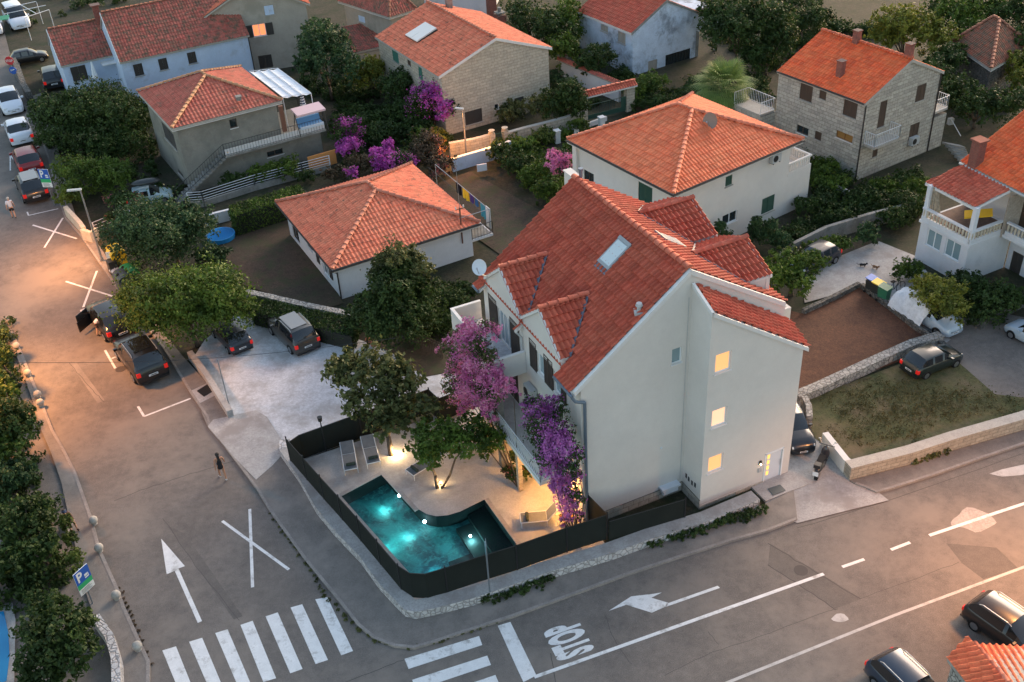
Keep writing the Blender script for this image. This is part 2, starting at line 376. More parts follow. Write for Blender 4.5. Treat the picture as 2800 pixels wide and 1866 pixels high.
def open_shutter(W, u0, z0, wd, ht, parent, mat_='brown_shutter', side=1, d=.02):
    u, n, z = W.u, W.n, np.array([0, 0, 1.]); mb = MB()
    mb.obox(W.at(u0, z0, d), u*.06, n*.04, z*ht); mb.obox(W.at(u0+wd-.06, z0, d), u*.06, n*.04, z*ht)
    mb.obox(W.at(u0+.06, z0, d), u*(wd-.12), n*.038, z*.07); mb.obox(W.at(u0+.06, z0+ht-.07, d), u*(wd-.12), n*.038, z*.07); mb.obox(W.at(u0+.06, z0+.07, d+.01), u*(wd-.12), n*.01, z*(ht-.14))
    q = z0+.09
    while q < z0+ht-.1: mb.obox(W.at(u0+.06, q, d+.005), u*(wd-.12), n*.035-z*.015, z*.03); q += .075
    return mb.build('shutter', M_(mat_), parent)
def railing(path, parent, m, h=.95, pitch=.14, r=.009, name='railing', z=None, bow=0, post=.02):
    """bars between two rails along a path of 3d points"""
    mb = MB(); up = np.array([0, 0, h])
    for i in range(len(path)-1):
        a, b = np.array(path[i], float), np.array(path[i+1], float); mb.cyl(a+up, b+up, post, n=6); mb.cyl(a+(0, 0, .08), b+(0, 0, .08), post*.8, n=6)
        L = np.linalg.norm((b-a)[:2]); k = max(2, int(L/pitch)); nn = unit(np.cross(b-a, (0, 0, 1)))
        for j in range(k+1):
            p = a+(b-a)*j/k; e = post*1.2 if j in (0, k) else r
            if bow and j not in (0, k): mb.tube([p+(0, 0, .08), p+(0, 0, .25)+nn*bow, p+(0, 0, .45)+nn*bow*.7, p+up*.9], e, 4)
            else: mb.cyl(p, p+up, e, n=5)
    return mb.build(name, m, parent)
# ================================================================ materials
surf('asphalt', (.178, .158, .143), (.132, .119, .110), .35, fine=26, famt=.42, stain=(.215, .188, .165), ssc=.14, bmp=.5)
surf('sidewalk', (.20, .180, .164), (.155, .142, .132), .7, fine=22, famt=.25, stain=(.24, .215, .195), ssc=.3)
surf('kerb', (.30, .27, .25), (.22, .20, .19), 1.2, fine=15)
surf('concrete', (.40, .39, .38), (.33, .32, .315), .6, fine=12, stain=(.27, .25, .24), ssc=.35)
surf('gravel', (.56, .57, .60), (.47, .48, .50), .5, fine=9, famt=.25, stain=(.36, .35, .35), ssc=.5, bmp=.6)
surf('terrace', (.50, .485, .47), (.41, .395, .38), .5, fine=14, famt=.2, stain=(.33, .31, .295), ssc=.45)
surf('earth', (.052, .044, .030), (.032, .034, .018), .45, fine=6, famt=.6, stain=(.018, .028, .010), ssc=.5, bmp=.8)
surf('soil', (.135, .058, .032), (.092, .042, .025), .5, fine=11, famt=.45, bmp=.9)
surf('garden_soil', (.085, .058, .040), (.055, .040, .028), .5, fine=9, famt=.45, stain=(.05, .055, .025), ssc=.6, bmp=.9)
surf('dry_grass', (.095, .088, .036), (.050, .066, .024), .6, fine=9, famt=.5, stain=(.13, .105, .06), ssc=.35, bmp=1)
surf('paint', (.74, .74, .74), (.66, .66, .66), 2.5, fine=20, famt=.12, stain=(.38, .365, .35), ssc=1.6, bmp=.1, stains=.50)
surf('old_paint', (.50, .49, .48), (.42, .41, .40), 2.5, fine=20, famt=.16, stain=(.30, .29, .28), ssc=1.6, bmp=.1, stains=.5)
surf('patch', (.42, .38, .35), (.34, .31, .29), 1.5)
surf('render_white', (.66, .63, .595), (.61, .58, .55), .5, fine=30, famt=.05, bmp=.12, rough=.9)
surf('wall_white', (.66, .67, .70), (.60, .61, .64), .6, fine=24, famt=.08, bmp=.2, rough=.9, stain=(.50, .51, .53), ssc=.5, stains=.55)
surf('wall_bluish', (.50, .60, .76), (.45, .55, .70), .6, fine=20, famt=.10, stain=(.34, .38, .45), ssc=.4, stains=.52)
surf('wall_grey', (.26, .25, .22), (.22, .215, .19), .7, fine=20, famt=.14, stain=(.18, .175, .155), ssc=.5)
surf('wall_beige', (.36, .33, .285), (.32, .295, .255), .8, fine=20, famt=.12, stain=(.27, .25, .21), ssc=.4)
surf('wall_patchy', (.60, .68, .80), (.46, .53, .64), .7, fine=16, famt=.15, stain=(.25, .28, .33), ssc=.55, stains=.47)
surf('bare_concrete', (.28, .275, .26), (.22, .215, .20), .9, fine=14, famt=.2, stain=(.16, .155, .14), ssc=.8)
surf('white_trim', (.70, .69, .68), (.64, .63, .62), 1.5, fine=20, famt=.05, bmp=.05)
surf('stone_trim', (.42, .40, .36), (.36, .34, .31), 2, fine=16)
surf('cream_trim', (.55, .48, .38), (.48, .42, .33), 2, fine=16)
stonemat('stone_block', (.47, .44, .38), (.34, .315, .275), (.17, .155, .135), .55, .26)
stonemat('stone_small', (.40, .35, .28), (.32, .28, .225), (.20, .175, .145), .50, .22)
stonemat('stone_ashlar', (.52, .46, .37), (.43, .38, .31), (.27, .235, .19), .60, .24)
stonemat('rubble', (.46, .43, .39), (.32, .30, .275), (.16, .15, .14), irr=4.2, bmp=1)
stonemat('rubble_dark', (.17, .16, .145), (.10, .097, .09), (.05, .048, .044), irr=4.0, bmp=1)
stonemat('rubble_white', (.58, .57, .58), (.46, .455, .46), (.28, .27, .27), irr=4.0, bmp=1)
TM = {}
TM['main'] = (tilemat('tile_main', (.55, .110, .064), (.42, .078, .046), (.48, .125, .072)), tilemat('cap_main', (.62, .17, .10), (.50, .11, .07), (.54, .16, .10)), M_('white_trim'))
TM['orange'] = (tilemat('tile_orange', (.84, .20, .085), (.70, .145, .065), (.78, .23, .105)), tilemat('cap_orange', (.80, .26, .15), (.62, .18, .10), (.7, .24, .14)), M_('stone_trim'))
TM['bright'] = (tilemat('tile_bright', (.84, .14, .042), (.66, .095, .032), (.74, .175, .06)), tilemat('cap_bright', (.60, .14, .07), (.48, .10, .05), (.5, .14, .08)), M_('stone_trim'))
TM['salmon'] = (tilemat('tile_salmon', (.78, .21, .115), (.64, .15, .082), (.72, .235, .13), .25), tilemat('cap_salmon', (.60, .22, .14), (.42, .14, .09), (.5, .2, .13)), M_('stone_trim'))
TM['old'] = (tilemat('tile_old', (.50, .12, .09), (.30, .08, .062), (.38, .13, .095), .75), tilemat('cap_old', (.36, .13, .085), (.24, .09, .06), (.3, .13, .08)), M_('stone_trim'))
TM['worn'] = (tilemat('tile_worn', (.52, .13, .09), (.42, .10, .07), (.46, .15, .10), .3), tilemat('cap_worn', (.58, .30, .16), (.42, .22, .12), (.5, .27, .15)), M_('stone_trim'))
TM['mossy'] = (tilemat('tile_mossy', (.36, .10, .055), (.20, .065, .04), (.26, .10, .06), .9), tilemat('cap_mossy', (.36, .14, .085), (.24, .09, .06), (.3, .13, .08)), M_('stone_trim'))
plain('white_frame', (.74, .76, .78), .4); plain('brown_frame', (.07, .045, .032), .6); plain('brown_shutter', (.050, .038, .032), .6, spec=.3)
plain('dark_shutter', (.045, .040, .036), .7); plain('green_shutter', (.025, .075, .055), .6); plain('teal_shutter', (.04, .15, .115), .6); plain('sand_shutter', (.34, .31, .27), .7)
plain('grey_frame', (.30, .32, .34), .5)
glassmat('dark_glass'); glassmat('sky_glass', (.30, .38, .42), .12); glassmat('curtain_glass', (.20, .30, .33), .25)
plain('roof_glass', (.55, .62, .64), .12, spec=1)
plain('lit_blind', (.7, .4, .2), .8, emit=(1.0, .42, .14), es=.30); plain('lit_pale', (.9, .65, .5), .8, emit=(1.0, .48, .24), es=.28); plain('lit_window', (.9, .4, .2), .8, emit=(1.0, .26, .08), es=.32)
plain('lit_door', (.9, .6, .2), .8, emit=(1.0, .46, .08), es=.4); plain('bulb', (1, .9, .7), .5, emit=(1, .62, .25), es=60); plain('bulb_cool', (1, 1, 1), .5, emit=(.8, .95, 1), es=14)
plain('sodium_lens', (1, .8, .6), .4, emit=(1, .75, .5), es=2.0)
plain('galvanised', (.30, .34, .38), .4, .7); plain('zinc', (.16, .21, .27), .5, .5); plain('lamp_pole', (.32, .33, .34), .45, .6); plain('iron', (.03, .03, .032), .5, .4); plain('white_metal', (.66, .68, .72), .4)
plain('black_metal', (.012, .012, .014), .5); plain('rust', (.16, .07, .045), .8); plain('alu', (.55, .56, .57), .35, .8)
plain('plastic_white', (.62, .66, .72), .5); plain('ac_grey', (.42, .44, .45), .5)
def meshmat():
    m, n, bs = nodes('fence_mesh'); P = geo(n).outputs['Position']
    c = mix(n, (.012, .015, .014), (.022, .027, .024), noise(n, P, 1.2, 4)); n.links.new(c, bs.inputs['Base Color']); bs.inputs['Roughness'].default_value = .8; bs.inputs['Specular IOR Level'].default_value = .15
    bump(n, bs, noise(n, P, 40, 3), .3); MATS['fence_mesh'] = m
meshmat()
leafmat('leaf_dark', (.036, .068, .015), (.060, .102, .025), (.022, .040, .011))
leafmat('leaf_mid', (.075, .132, .018), (.118, .18, .026), (.034, .060, .012))
leafmat('leaf_bright', (.085, .125, .022), (.12, .15, .034), (.04, .065, .014))
leafmat('leaf_teal', (.040, .085, .032), (.066, .12, .042), (.020, .046, .018))
leafmat('leaf_yellow', (.17, .19, .026), (.22, .215, .032), (.075, .10, .018))
leafmat('leaf_olive', (.095, .112, .036), (.15, .155, .055), (.045, .058, .020))
leafmat('leaf_brown', (.085, .060, .035), (.055, .055, .025), (.12, .075, .05))
leafmat('leaf_palm', (.15, .26, .06), (.24, .32, .10), (.09, .15, .045))
leafmat('flower_magenta', (.58, .07, .46), (.66, .20, .56), (.38, .05, .34), .3)
leafmat('flower_pink', (.72, .20, .42), (.80, .38, .54), (.50, .10, .32), .3)
leafmat('flower_purple', (.50, .13, .46), (.62, .26, .56), (.30, .07, .30), .3)
leafmat('flower_rose', (.45, .16, .16), (.35, .10, .12), (.2, .10, .06), .2)
surf('bark', (.13, .10, .075), (.085, .065, .05), 3, fine=18, famt=.3)
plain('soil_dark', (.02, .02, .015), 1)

# ================================================================ frame of the main house: a = away from the camera, b = to the left
class Frame:
    def __init__(s, O, deg):
        s.O = np.array([O[0], O[1], 0.]); t = math.radians(deg); s.A = np.array([-math.cos(t), -math.sin(t), 0]); s.B = np.array([math.sin(t), -math.cos(t), 0])
    def w(s, a, b, z=0.): return s.O+a*s.A+b*s.B+np.array([0, 0, z])
    def ray(s, x, y):
        d = RM.T @ np.array([(x-CX)/FOC, (y-CY)/FOC, 1.0]); o = CAM-s.O; return np.array([o@s.A, o@s.B, HCAM]), np.array([d@s.A, d@s.B, d[2]])
    def on(s, k, x, y, val): o, d = s.ray(x, y); return o+d*(val-o[k])/d[k]
MF = Frame(G(2153.5, 1294), -66.4); Mw = MF.w

# ================================================================ the ground and the roads (the setting)
def Z(x, y): return G(x, y)
sheet('ground', [(-900, -60), (900, -60), (900, 1500), (-900, 1500)], -.03, M_('earth'))
lk = [(24, 884), (56, 952), (80, 1011), (116, 1100), (146, 1175), (178, 1231), (208, 1291), (247, 1400), (274, 1498), (324, 1608), (342, 1659), (387, 1757), (410, 1807), (409, 1866), (395, 1990)]
rk0 = [(15, 100), (39, 190), (74, 268), (98, 342), (130, 430), (150, 520), (176, 595), (220, 646), (271, 720), (301, 762), (339, 818), (446, 952), (518, 1071), (565, 1142), (570, 1166), (613, 1220), (700, 1336), (739, 1400),
       (831, 1528), (926, 1644), (977, 1709), (1021, 1745), (1078, 1767), (1131, 1772), (1182, 1758), (1265, 1730), (1399, 1687), (1567, 1626), (1727, 1567), (1846, 1528), (1995, 1480), (2099, 1451), (2180, 1420)]
rk1 = [(2338, 1322), (2368, 1333), (2397, 1346), (2442, 1334), (2546, 1301), (2695, 1249), (2800, 1214), (3300, 1040), (4800, 520)]
road = [G(*p) for p in [(-900, 1990)]+[(-900, 100), (-300, 40), (10, 60)]]+[G(*p) for p in rk0+[(2260, 1370)]+rk1]+[G(5200, 1990)]
sheet('road', road, 0.0, M_('asphalt'))
def band(name, outer, inner, z, mat_, skirt=.14):
    return sheet(name, [G(*p, z) for p in outer]+[G(*p, z) for p in inner[::-1]], z, mat_, skirt=skirt)
wallbase = [(768, 1249), (815, 1315), (867, 1407), (914, 1465), (986, 1540), (1039, 1614), (1084, 1662), (1108, 1686), (1137, 1693), (1191, 1683), (1295, 1656), (1400, 1620), (1501, 1584), (1677, 1531), (1784, 1492), (1935, 1445), (2076, 1385), (2170, 1340)]
KZ = .11
kout = rk0[15:]
band('pavement', kout, [(700, 1245), (760, 1235)]+wallbase, KZ, M_('sidewalk'))
def ribbon(name, path, z, wd, mat_, h=.13, side=1, kind='structure', parent=None, label=None, cat=None, wz=0.0, zpix=None):
    """wall or kerb of width wd following pixel path (outer edge on the ground)"""
    P = [np.array(p, float) if len(p) == 3 else G(*p, z if zpix is None else zpix) for p in path]; n = len(P); off = []
    for i in range(n):
        a = P[max(i-1, 0)]; b = P[min(i+1, n-1)]; t = unit((b-a)[:2].tolist()+[0]); off.append(np.array([-t[1], t[0], 0])*wd*side)
    mb = MB(); b0 = z-h
    vs = []
    for p, o in zip(P, off): vs += [(p[0], p[1], b0), (p[0], p[1], z), (p[0]+o[0], p[1]+o[1], z), (p[0]+o[0], p[1]+o[1], b0)]
    fs = []
    for i in range(n-1):
        a, c = i*4, (i+1)*4
        for k in range(3):
            q = (a+k, c+k, c+k+1, a+k+1); fs.append(q if side < 0 else q[::-1])
    fs += [(0, 1, 2, 3), tuple(4*(n-1)+k for k in (3, 2, 1, 0))]
    mb.add(vs, fs); o = mb.build(name, mat_, parent)
    return tag(o, label, cat, None, kind)
ribbon('kerb', kout, KZ+.012, .13, M_('kerb'), h=.14)
band('pavement', [(p[0], p[1]) for p in lk], [(-30, 850), (0, 905), (36, 952), (60, 1011), (90, 1100), (112, 1175), (140, 1240), (168, 1320), (185, 1400), (205, 1490), (228, 1600), (258, 1690), (300, 1762), (312, 1866), (300, 1990)], KZ, M_('sidewalk'))
ribbon('kerb', lk, KZ+.012, .15, M_('kerb'), h=.14, side=-1)
rin = [(2323, 1314), (2487, 1272), (2606, 1233), (2800, 1177), (3300, 1000), (4800, 480)]
band('pavement', rk1, rin, KZ, M_('sidewalk')); ribbon('kerb', rk1, KZ+.012, .13, M_('kerb'), h=.14)
# pavement on the far part of the left street
band('pavement', rk0[2:15], [(112, 255), (135, 330), (165, 430), (185, 520), (207, 590), (250, 640), (300, 715), (345, 790), (380, 822), (500, 975), (560, 1040), (600, 1100)], KZ, M_('sidewalk'))
ribbon('kerb', rk0[2:16], KZ+.012, .13, M_('kerb'), h=.14)
sheet('pavement', [G(*p, .108) for p in [(546, 1103), (602, 1075), (643, 1141), (583, 1150), (568, 1166), (552, 1130)]], .108, M_('sidewalk'), skirt=.1)
# drive, forecourt, gravel lot, gardens
sheet('driveway', [G(*p, .125) for p in [(568, 1166), (583, 1148), (700, 1122), (730, 1140), (770, 1203), (771, 1245), (746, 1272), (700, 1312), (640, 1250)]], .125, M_('concrete'), skirt=.12)
sheet('paved_patch', [G(*p, .118) for p in [(518, 1071), (566, 1048), (602, 1075), (546, 1103)]], .118, M_('concrete'), skirt=.02)
sheet('gravel_lot', [G(*p, .06) for p in [(532, 973), (560, 930), (640, 865), (700, 870), (849, 896), (962, 923), (1010, 938), (1080, 970), (1161, 1032), (1244, 1016), (1262, 1090), (1180, 1110), (974, 1200), (828, 1255), (768, 1203), (700, 1124), (640, 1139)]], .06, M_('gravel'), skirt=.05)
sheet('courtyard', [G(*p) for p in [(983, 934), (1110, 930), (1250, 960), (1300, 1010), (1244, 1016), (1161, 1032), (1080, 970)]], .05, M_('garden_soil'))
sheet('garden_bed', [G(*p) for p in [(600, 640), (700, 630), (780, 560), (940, 830), (880, 850), (680, 785), (600, 760)]], .03, M_('garden_soil'))
sheet('garden_bed', [G(*p) for p in [(1190, 505), (1285, 470), (1500, 590), (1400, 720), (1300, 650)]], .03, M_('garden_soil'))
sheet('soil_plot', [G(*p) for p in [(2060, 820), (2190, 860), (2352, 786), (2572, 950), (2183, 1090), (2050, 1100)]], .05, M_('soil'))
sheet('dry_lawn', [G(*p) for p in [(2188, 1100), (2572, 955), (2640, 1010), (2720, 1080), (2800, 1090), (2880, 1120), (2800, 1160), (2345, 1290), (2228, 1200)]], .05, M_('dry_grass'))
sheet('yard', [G(*p) for p in [(2560, 960), (2600, 930), (2560, 890), (2640, 880), (2750, 860), (2950, 900), (2950, 1130), (2800, 1095), (2720, 1080), (2640, 1010)]], .045, M_('asphalt'))
sheet('yard', [G(*p) for p in [(2200, 830), (2190, 760), (2300, 700), (2400, 660), (2500, 700), (2570, 790), (2680, 900), (2620, 960), (2360, 785)]], .03, M_('concrete'))
sheet('forecourt', [G(*p) for p in [(2080, 1395), (2153, 1296), (2175, 1100), (2240, 1130), (2330, 1312), (2400, 1346), (2430, 1370), (2180, 1432)]], .035, M_('concrete'))
sheet('road_patch', [G(2662+math.cos(t)*58*(1+.18*math.sin(3*t)), 1422+math.sin(t)*30*(1+.2*math.cos(4*t+1))) for t in np.linspace(0, 6.2, 22)], .006, M_('patch'))
sheet('road_patch', [G(2297+math.cos(t)*22*(1+.2*math.sin(3*t)), 1690+math.sin(t)*12) for t in np.linspace(0, 6.2, 14)], .006, M_('old_paint'))
# pool terrace (leaving the pool open)
POOL = [(9.36, 17.23), (8.80, 19.69), (1.15, 18.30), (1.15, 13.62), (5.24, 13.70), (5.05, 15.04), (5.10, 15.65), (5.30, 16.15), (5.65, 16.50), (6.13, 16.71)]
TERR = [(12.35, 21.3), (.6, 19.0), (.25, 18.2), (-.5, 10.1), (1.5, 10.1), (1.5, 10.4), (11.9, 10.4), (11.9, 13.2), (12.3, 13.3), (12.35, 21.3)][:-1]
def poly_hole(name, outer, hole, z, mat_, kind='structure'):
    bm = bmesh.new(); es = []
    for ring in (outer, hole):
        vs = [bm.verts.new(tuple(Mw(a, b, z))) for a, b in ring]; es += [bm.edges.new((vs[i], vs[(i+1) % len(vs)])) for i in range(len(vs))]
    bmesh.ops.triangle_fill(bm, use_beauty=True, edges=es); bmesh.ops.recalc_face_normals(bm, faces=bm.faces)
    for f in bm.faces:
        if f.normal.z < 0: f.normal_flip()
    return tag(from_bm(name, bm, mat_), kind=kind)
poly_hole('terrace', TERR, POOL, .16, M_('terrace'))
# ground under the pool must be open too: pool sits in a raised basin 0.16 m; floor is cut into the ground by re-making it with holes
for nm in ('ground',):
    o = bpy.data.objects[nm]; bpy.data.objects.remove(o)
bm = bmesh.new(); es = []
for ring in ([(-900, -60), (900, -60), (900, 1500), (-900, 1500)], [tuple(Mw(a, b)[:2]) for a, b in POOL]):
    vs = [bm.verts.new((p[0], p[1], -.03)) for p in ring]; es += [bm.edges.new((vs[i], vs[(i+1) % len(vs)])) for i in range(len(vs))]
bmesh.ops.triangle_fill(bm, use_beauty=True, edges=es)
for f in bm.faces:
    f.normal_update()
    if f.normal.z < 0: f.normal_flip()
tag(from_bm('ground', bm, M_('earth')), kind='structure')

# ---------------------------------------------------------------- painted road markings
def marks(name, quads, z=.005, m='paint', kind='structure'):
    bm = bmesh.new()
    for q in quads: flat(bm, [G(*p) for p in q], z)
    bmesh.ops.triangulate(bm, faces=bm.faces)
    return tag(from_bm(name, bm, M_(m)), kind=kind)
def R1(a, b): return zp(0, 1400, a, b, .2975)
def R2(a, b): return zp(700, 1400, a, b, .2975)
def R3(a, b): return zp(1400, 1400, a, b, .2975)
def R4(a, b): return zp(2100, 1400, a, b, .2975)
def L1(a, b): return zp(0, 934, a, b, .2975)
def K1(a, b): return zp(0, 467, a, b)
marks('zebra_crossing', [[R2(545, 805), R2(655, 785), R2(892, 1280), R2(783, 1320)], [R2(318, 880), R2(425, 850), R2(662, 1362), R2(548, 1400)], [R2(88, 962), R2(200, 925), R2(428, 1445), R2(315, 1485)],
    [R1(2210, 1040), R1(2322, 1002), R2(185, 1530), R2(68, 1566)], [R1(1978, 1115), R1(2092, 1080), R1(2330, 1640), R1(2220, 1680)], [R1(1738, 1195), R1(1858, 1158), R1(2090, 1710), R1(1975, 1750)], [R1(1492, 1275), R1(1618, 1237), R1(1840, 1790), R1(1720, 1830)]])
marks('zebra_crossing', [[R2(1365, 1352), R2(2050, 1142), R2(2080, 1225), R2(1403, 1445)], [R2(1435, 1545), R2(2125, 1322), R2(2160, 1408), R2(1470, 1640)], [R2(1510, 1735), R2(2200, 1500), R2(2240, 1590), R2(1550, 1830)]])
marks('stop_line', [[R2(2222, 1048), R2(2338, 1012), R3(225, 1505), R3(105, 1566), R3(60, 1470)]])
def line(pts, wd, z=.005):
    P = [G(*p) for p in pts]; q = []
    for a, b in zip(P[:-1], P[1:]):
        t = unit(b-a); n = np.array([-t[1], t[0], 0])*wd/2; q.append([a-n, b-n, b+n, a+n])
    return q
def marksw(name, quads, z=.005, m='paint'):
    bm = bmesh.new()
    for q in quads: flat(bm, q, z)
    return tag(from_bm(name, bm, M_(m)), kind='structure')
marksw('lane_line', line([R3(205, 1520), R3(2353, 755)], .16)+line([R3(2350, 756), R4(512, 572)], .16)+line([R4(682, 508), R4(885, 437)], .15)+line([R4(1130, 350), R4(1305, 282)], .15)+line([R4(1482, 218), (2730, 1401), (3100, 1280), (4600, 770)], .16), .010)
marksw('edge_line', line([(1700, 1990), R3(1990, 1566), R4(0, 1420), R4(1180, 945), R4(2353, 508), (3100, 1430), (4800, 760)], .13), .005, 'old_paint')
XS = [[K1(300, 500), K1(705, 625)], [K1(578, 435), K1(408, 708)], [K1(605, 1018), K1(1070, 1165)], [K1(890, 922), K1(765, 1255)], [R1(2043, 85), (790, 1558)], [R1(2296, -25), R1(2322, 695)]]
mx = []
for i, s in enumerate(XS): mx += line(s, .14)
marksw('cross_mark', mx[0::2], .005); marksw('cross_mark', mx[1::2], .009)
marksw('bay_line', line([K1(250, 380), K1(262, 412), K1(535, 350)], .10)+line([K1(1110, 1180), K1(742, 1280), K1(785, 1345)], .12)+line([L1(965, 82), L1(1060, 248)], .13)+line([L1(1025, 158), L1(1130, 122)], .12)+line([L1(1268, 598), L1(1325, 690), L1(1752, 525)], .13)+line([K1(95, 0), (28, 425), (40, 440)], .1), .006)
marks('arrow_mark', [[R1(1482, 248), R1(1700, 500), R1(1637, 522), R1(1600, 545), R1(1532, 575)], [R1(1607, 545), R1(1640, 520), R1(1857, 1005), R1(1818, 1022)]])
marks('arrow_mark', [[R3(888, 912), R3(1095, 778), R3(1250, 760), R3(1280, 790), R3(1438, 838), R3(1420, 868), R3(1285, 928), R3(1050, 855)], [R3(1250, 762), R3(1378, 742), R3(1278, 792)], [R3(1420, 845), R3(1890, 680), R3(1912, 700), R3(1410, 876)]])
marks('arrow_mark', [[(2705, 1296), (2740, 1284), (2840, 1262), (2840, 1290), (2790, 1300), (2740, 1304)]], m='old_paint')
a0 = G(*R3(765, 1262)); a1 = G(*R3(608, 985)); a2 = G(*R3(425, 1385))
tm = textmesh('STOP', a0+np.array([0, 0, .007]), a1-a0, a2-a0, off=.055); tag(tm.build('road_lettering', M_('paint')), kind='structure')
def crack(pts, wd=.02):
    P = []
    for a, b in zip(pts[:-1], pts[1:]):
        for k in range(6): P.append((a[0]+(b[0]-a[0])*k/6+random.uniform(-2.2, 2.2), a[1]+(b[1]-a[1])*k/6+random.uniform(-1.5, 1.5)))
    return line(P+[pts[-1]], wd)
plain('tar', (.07, .062, .058), .8)
cr = crack([L1(1050, 1470), L1(1350, 1350), L1(1750, 1220), L1(2160, 1100)], .035)+crack([R3(1800, 1100), R3(1900, 1220)])+crack([R3(850, 950), R3(960, 1220), R3(1100, 1400)])+crack([R3(1400, 1500), R3(1850, 1290), R3(2353, 1120)])+crack([R4(0, 1120), R4(560, 910), R4(640, 890)])+crack([R4(850, 800), R4(1300, 640), R4(1760, 460)])+crack([R4(0, 290), R4(380, 520), R4(850, 800)], .045)+crack([R4(0, 490), R4(300, 680), R4(620, 900)], .045)
cr += crack([(2180, 1445), (2450, 1362), (2800, 1240)], .03)+crack([L1(640, 200), L1(850, 450), L1(960, 560)], .03)+crack([R3(360, 1300), R3(400, 1566)], .03)+crack([(300, 640), (330, 700), (420, 800)], .02)+crack([R2(820, 1566), R2(1270, 1390), R2(1360, 1360)], .03)
cr += crack([R1(1500, 60), R1(1800, 500), R1(2200, 1000)], .02)
marksw('tar_seam', cr, .003, 'tar')
surf('asphalt_new', (.148, .132, .120), (.118, .107, .099), .5, fine=26, famt=.3)
marks('road_patch', [[R4(20, 290), R4(520, 590), R4(860, 800), R4(620, 890), R4(0, 490)]], .0025, 'asphalt_new')
marks('road_patch', [[R4(1640, 290), R4(2100, 330), R4(2300, 520), R4(1980, 620), R4(1780, 470)]], .0025, 'asphalt_new')
marks('road_patch', [[R1(1540, 130), R1(1700, 200), R1(2230, 960), R1(2150, 990)]], .0025, 'asphalt_new')
marks('road_patch', [[L1(640, 200), L1(700, 190), L1(960, 540), L1(900, 570)]], .0025, 'sidewalk')
for x_, y_, r_ in ((2190, 1560, .3), (330, 1010, .3)):
    c_ = G(x_, y_); tag(MB().cyl((c_[0], c_[1], 0), (c_[0], c_[1], .008), r_, n=20).build('manhole_cover', M_('tar')), kind='structure')
for q in ([K1(740, 880), K1(850, 845), K1(880, 890), K1(770, 935)], [K1(90, 890), K1(170, 860), K1(200, 890), K1(120, 920)]): marks('road_patch', [q], .004, 'sidewalk')
# ================================================================ the main house
def pipe(path, r, parent, m='dark_pipe', name='downpipe'): return MB().tube(path, r, 8).build(name, M_(m), parent)
plain('dark_pipe', (.035, .028, .026), .5)
H = empty('house', Mw(4, 5), 'large white three storey house with red tiled gable roof beside the pool', 'house')
RA, RZ, SL, SR = 5.17, 12.14, .764, .633
def zl(b): return RZ-SL*(b-RA)
def zr(b): return RZ-SR*(RA-b)
def bumpz(b, a=0): return 7.43+.68*b+a*.42
wl = MB()
A0, A1 = 1.5, 11.4
Wf = Wall(Mw(A0, 10.4), Mw(A0, 5.05), -.1, 12.3); Wb = Wall(Mw(0, 5.05), Mw(0, 0), -.1, 11.2); Wr = Wall(Mw(A0, 0), Mw(A1, 0), -.1, 8.8); Wr0 = Wall(Mw(0, 0), Mw(A0, 0), -.1, 8.8)
Wc = Wall(Mw(A0, 5.05), Mw(0, 5.05), -.1, 11.5); Wl = Wall(Mw(A1, 10.4), Mw(A0, 10.4), -.1, 8.12); Wbk = Wall(Mw(A1, 0), Mw(A1, 10.4), -.1, 12.3)
Wg = Wall(Mw(A0, 5.05), Mw(A0, 0), 7.0, 12.3)
nL = unit(MF.B*SL+np.array([0, 0, 1])); nR = unit(-MF.B*SR+np.array([0, 0, 1])); nBp = unit(np.cross(Mw(0, 0, 7.43)-Mw(0, 5, 10.83), Mw(1, 0, 7.85)-Mw(0, 0, 7.43))); nBp = nBp if nBp[2] > 0 else -nBp
topL = (Mw(0, RA, RZ-.03), nL); topR = (Mw(0, RA, RZ-.03), nR)
def px(s, *p): return s.rect([zp(1400, 934, *q, .2975) for q in p])
lit = [px(Wb, (1870, 130), (2010, 85), (2015, 255), (1865, 300)), px(Wb, (1840, 640), (1970, 600), (1975, 752), (1830, 800)), px(Wb, (1805, 1075), (1935, 1025), (1945, 1165), (1800, 1215))]
Wb.holes = [h for h in lit]; door = (5.05-1.42, .06, 5.05-.48, 1.75); Wb.holes.append(door)
swn = px(Wf, (1470, 80), (1560, 45), (1560, 185), (1468, 215)); Wf.holes = [swn]
Wf.mesh(wl, [topL, topR]); Wb.mesh(wl, [(Mw(0, 0, 7.43-.03), nBp)]); Wr.mesh(wl, [topR]); Wr0.mesh(wl, [(Mw(0, 0, 7.43-.03), nBp)])
Wc.mesh(wl, [(Mw(0, 0, 7.43-.03), nBp)]); Wg.mesh(wl, [topR, topL]); Wbk.mesh(wl, [topL, topR])
# left wall openings
def fromz(s, *p): return s.rect([(1250+u*.28689, 680+v*.28689) for u, v in p])
AZ = 5.62
D1 = 2.0; 
doorL = (A1-9.75, AZ, A1-8.35, 7.72)           # u = A1-a
gl2 = (A1-6.95, AZ+.05, A1-6.55, 7.55)
w1 = (A1-5.55, 6.32, A1-4.85, 7.72); w2 = (A1-3.95, 6.32, A1-3.25, 7.72)
low1 = (A1-5.6, 2.75, A1-4.3, 4.9); low2 = (A1-9.0, 2.75, A1-7.9, 4.9); g1 = (A1-4.6, .16, A1-2.9, 2.3); g2 = (A1-8.6, .16, A1-6.6, 2.3)
Wl.holes = [doorL, w1, w2, low1, low2, g1, g2]; Wl.mesh(wl, [])
Wr.holes = []
body = wl.mat(0).build('wall', M_('render_white'), H)
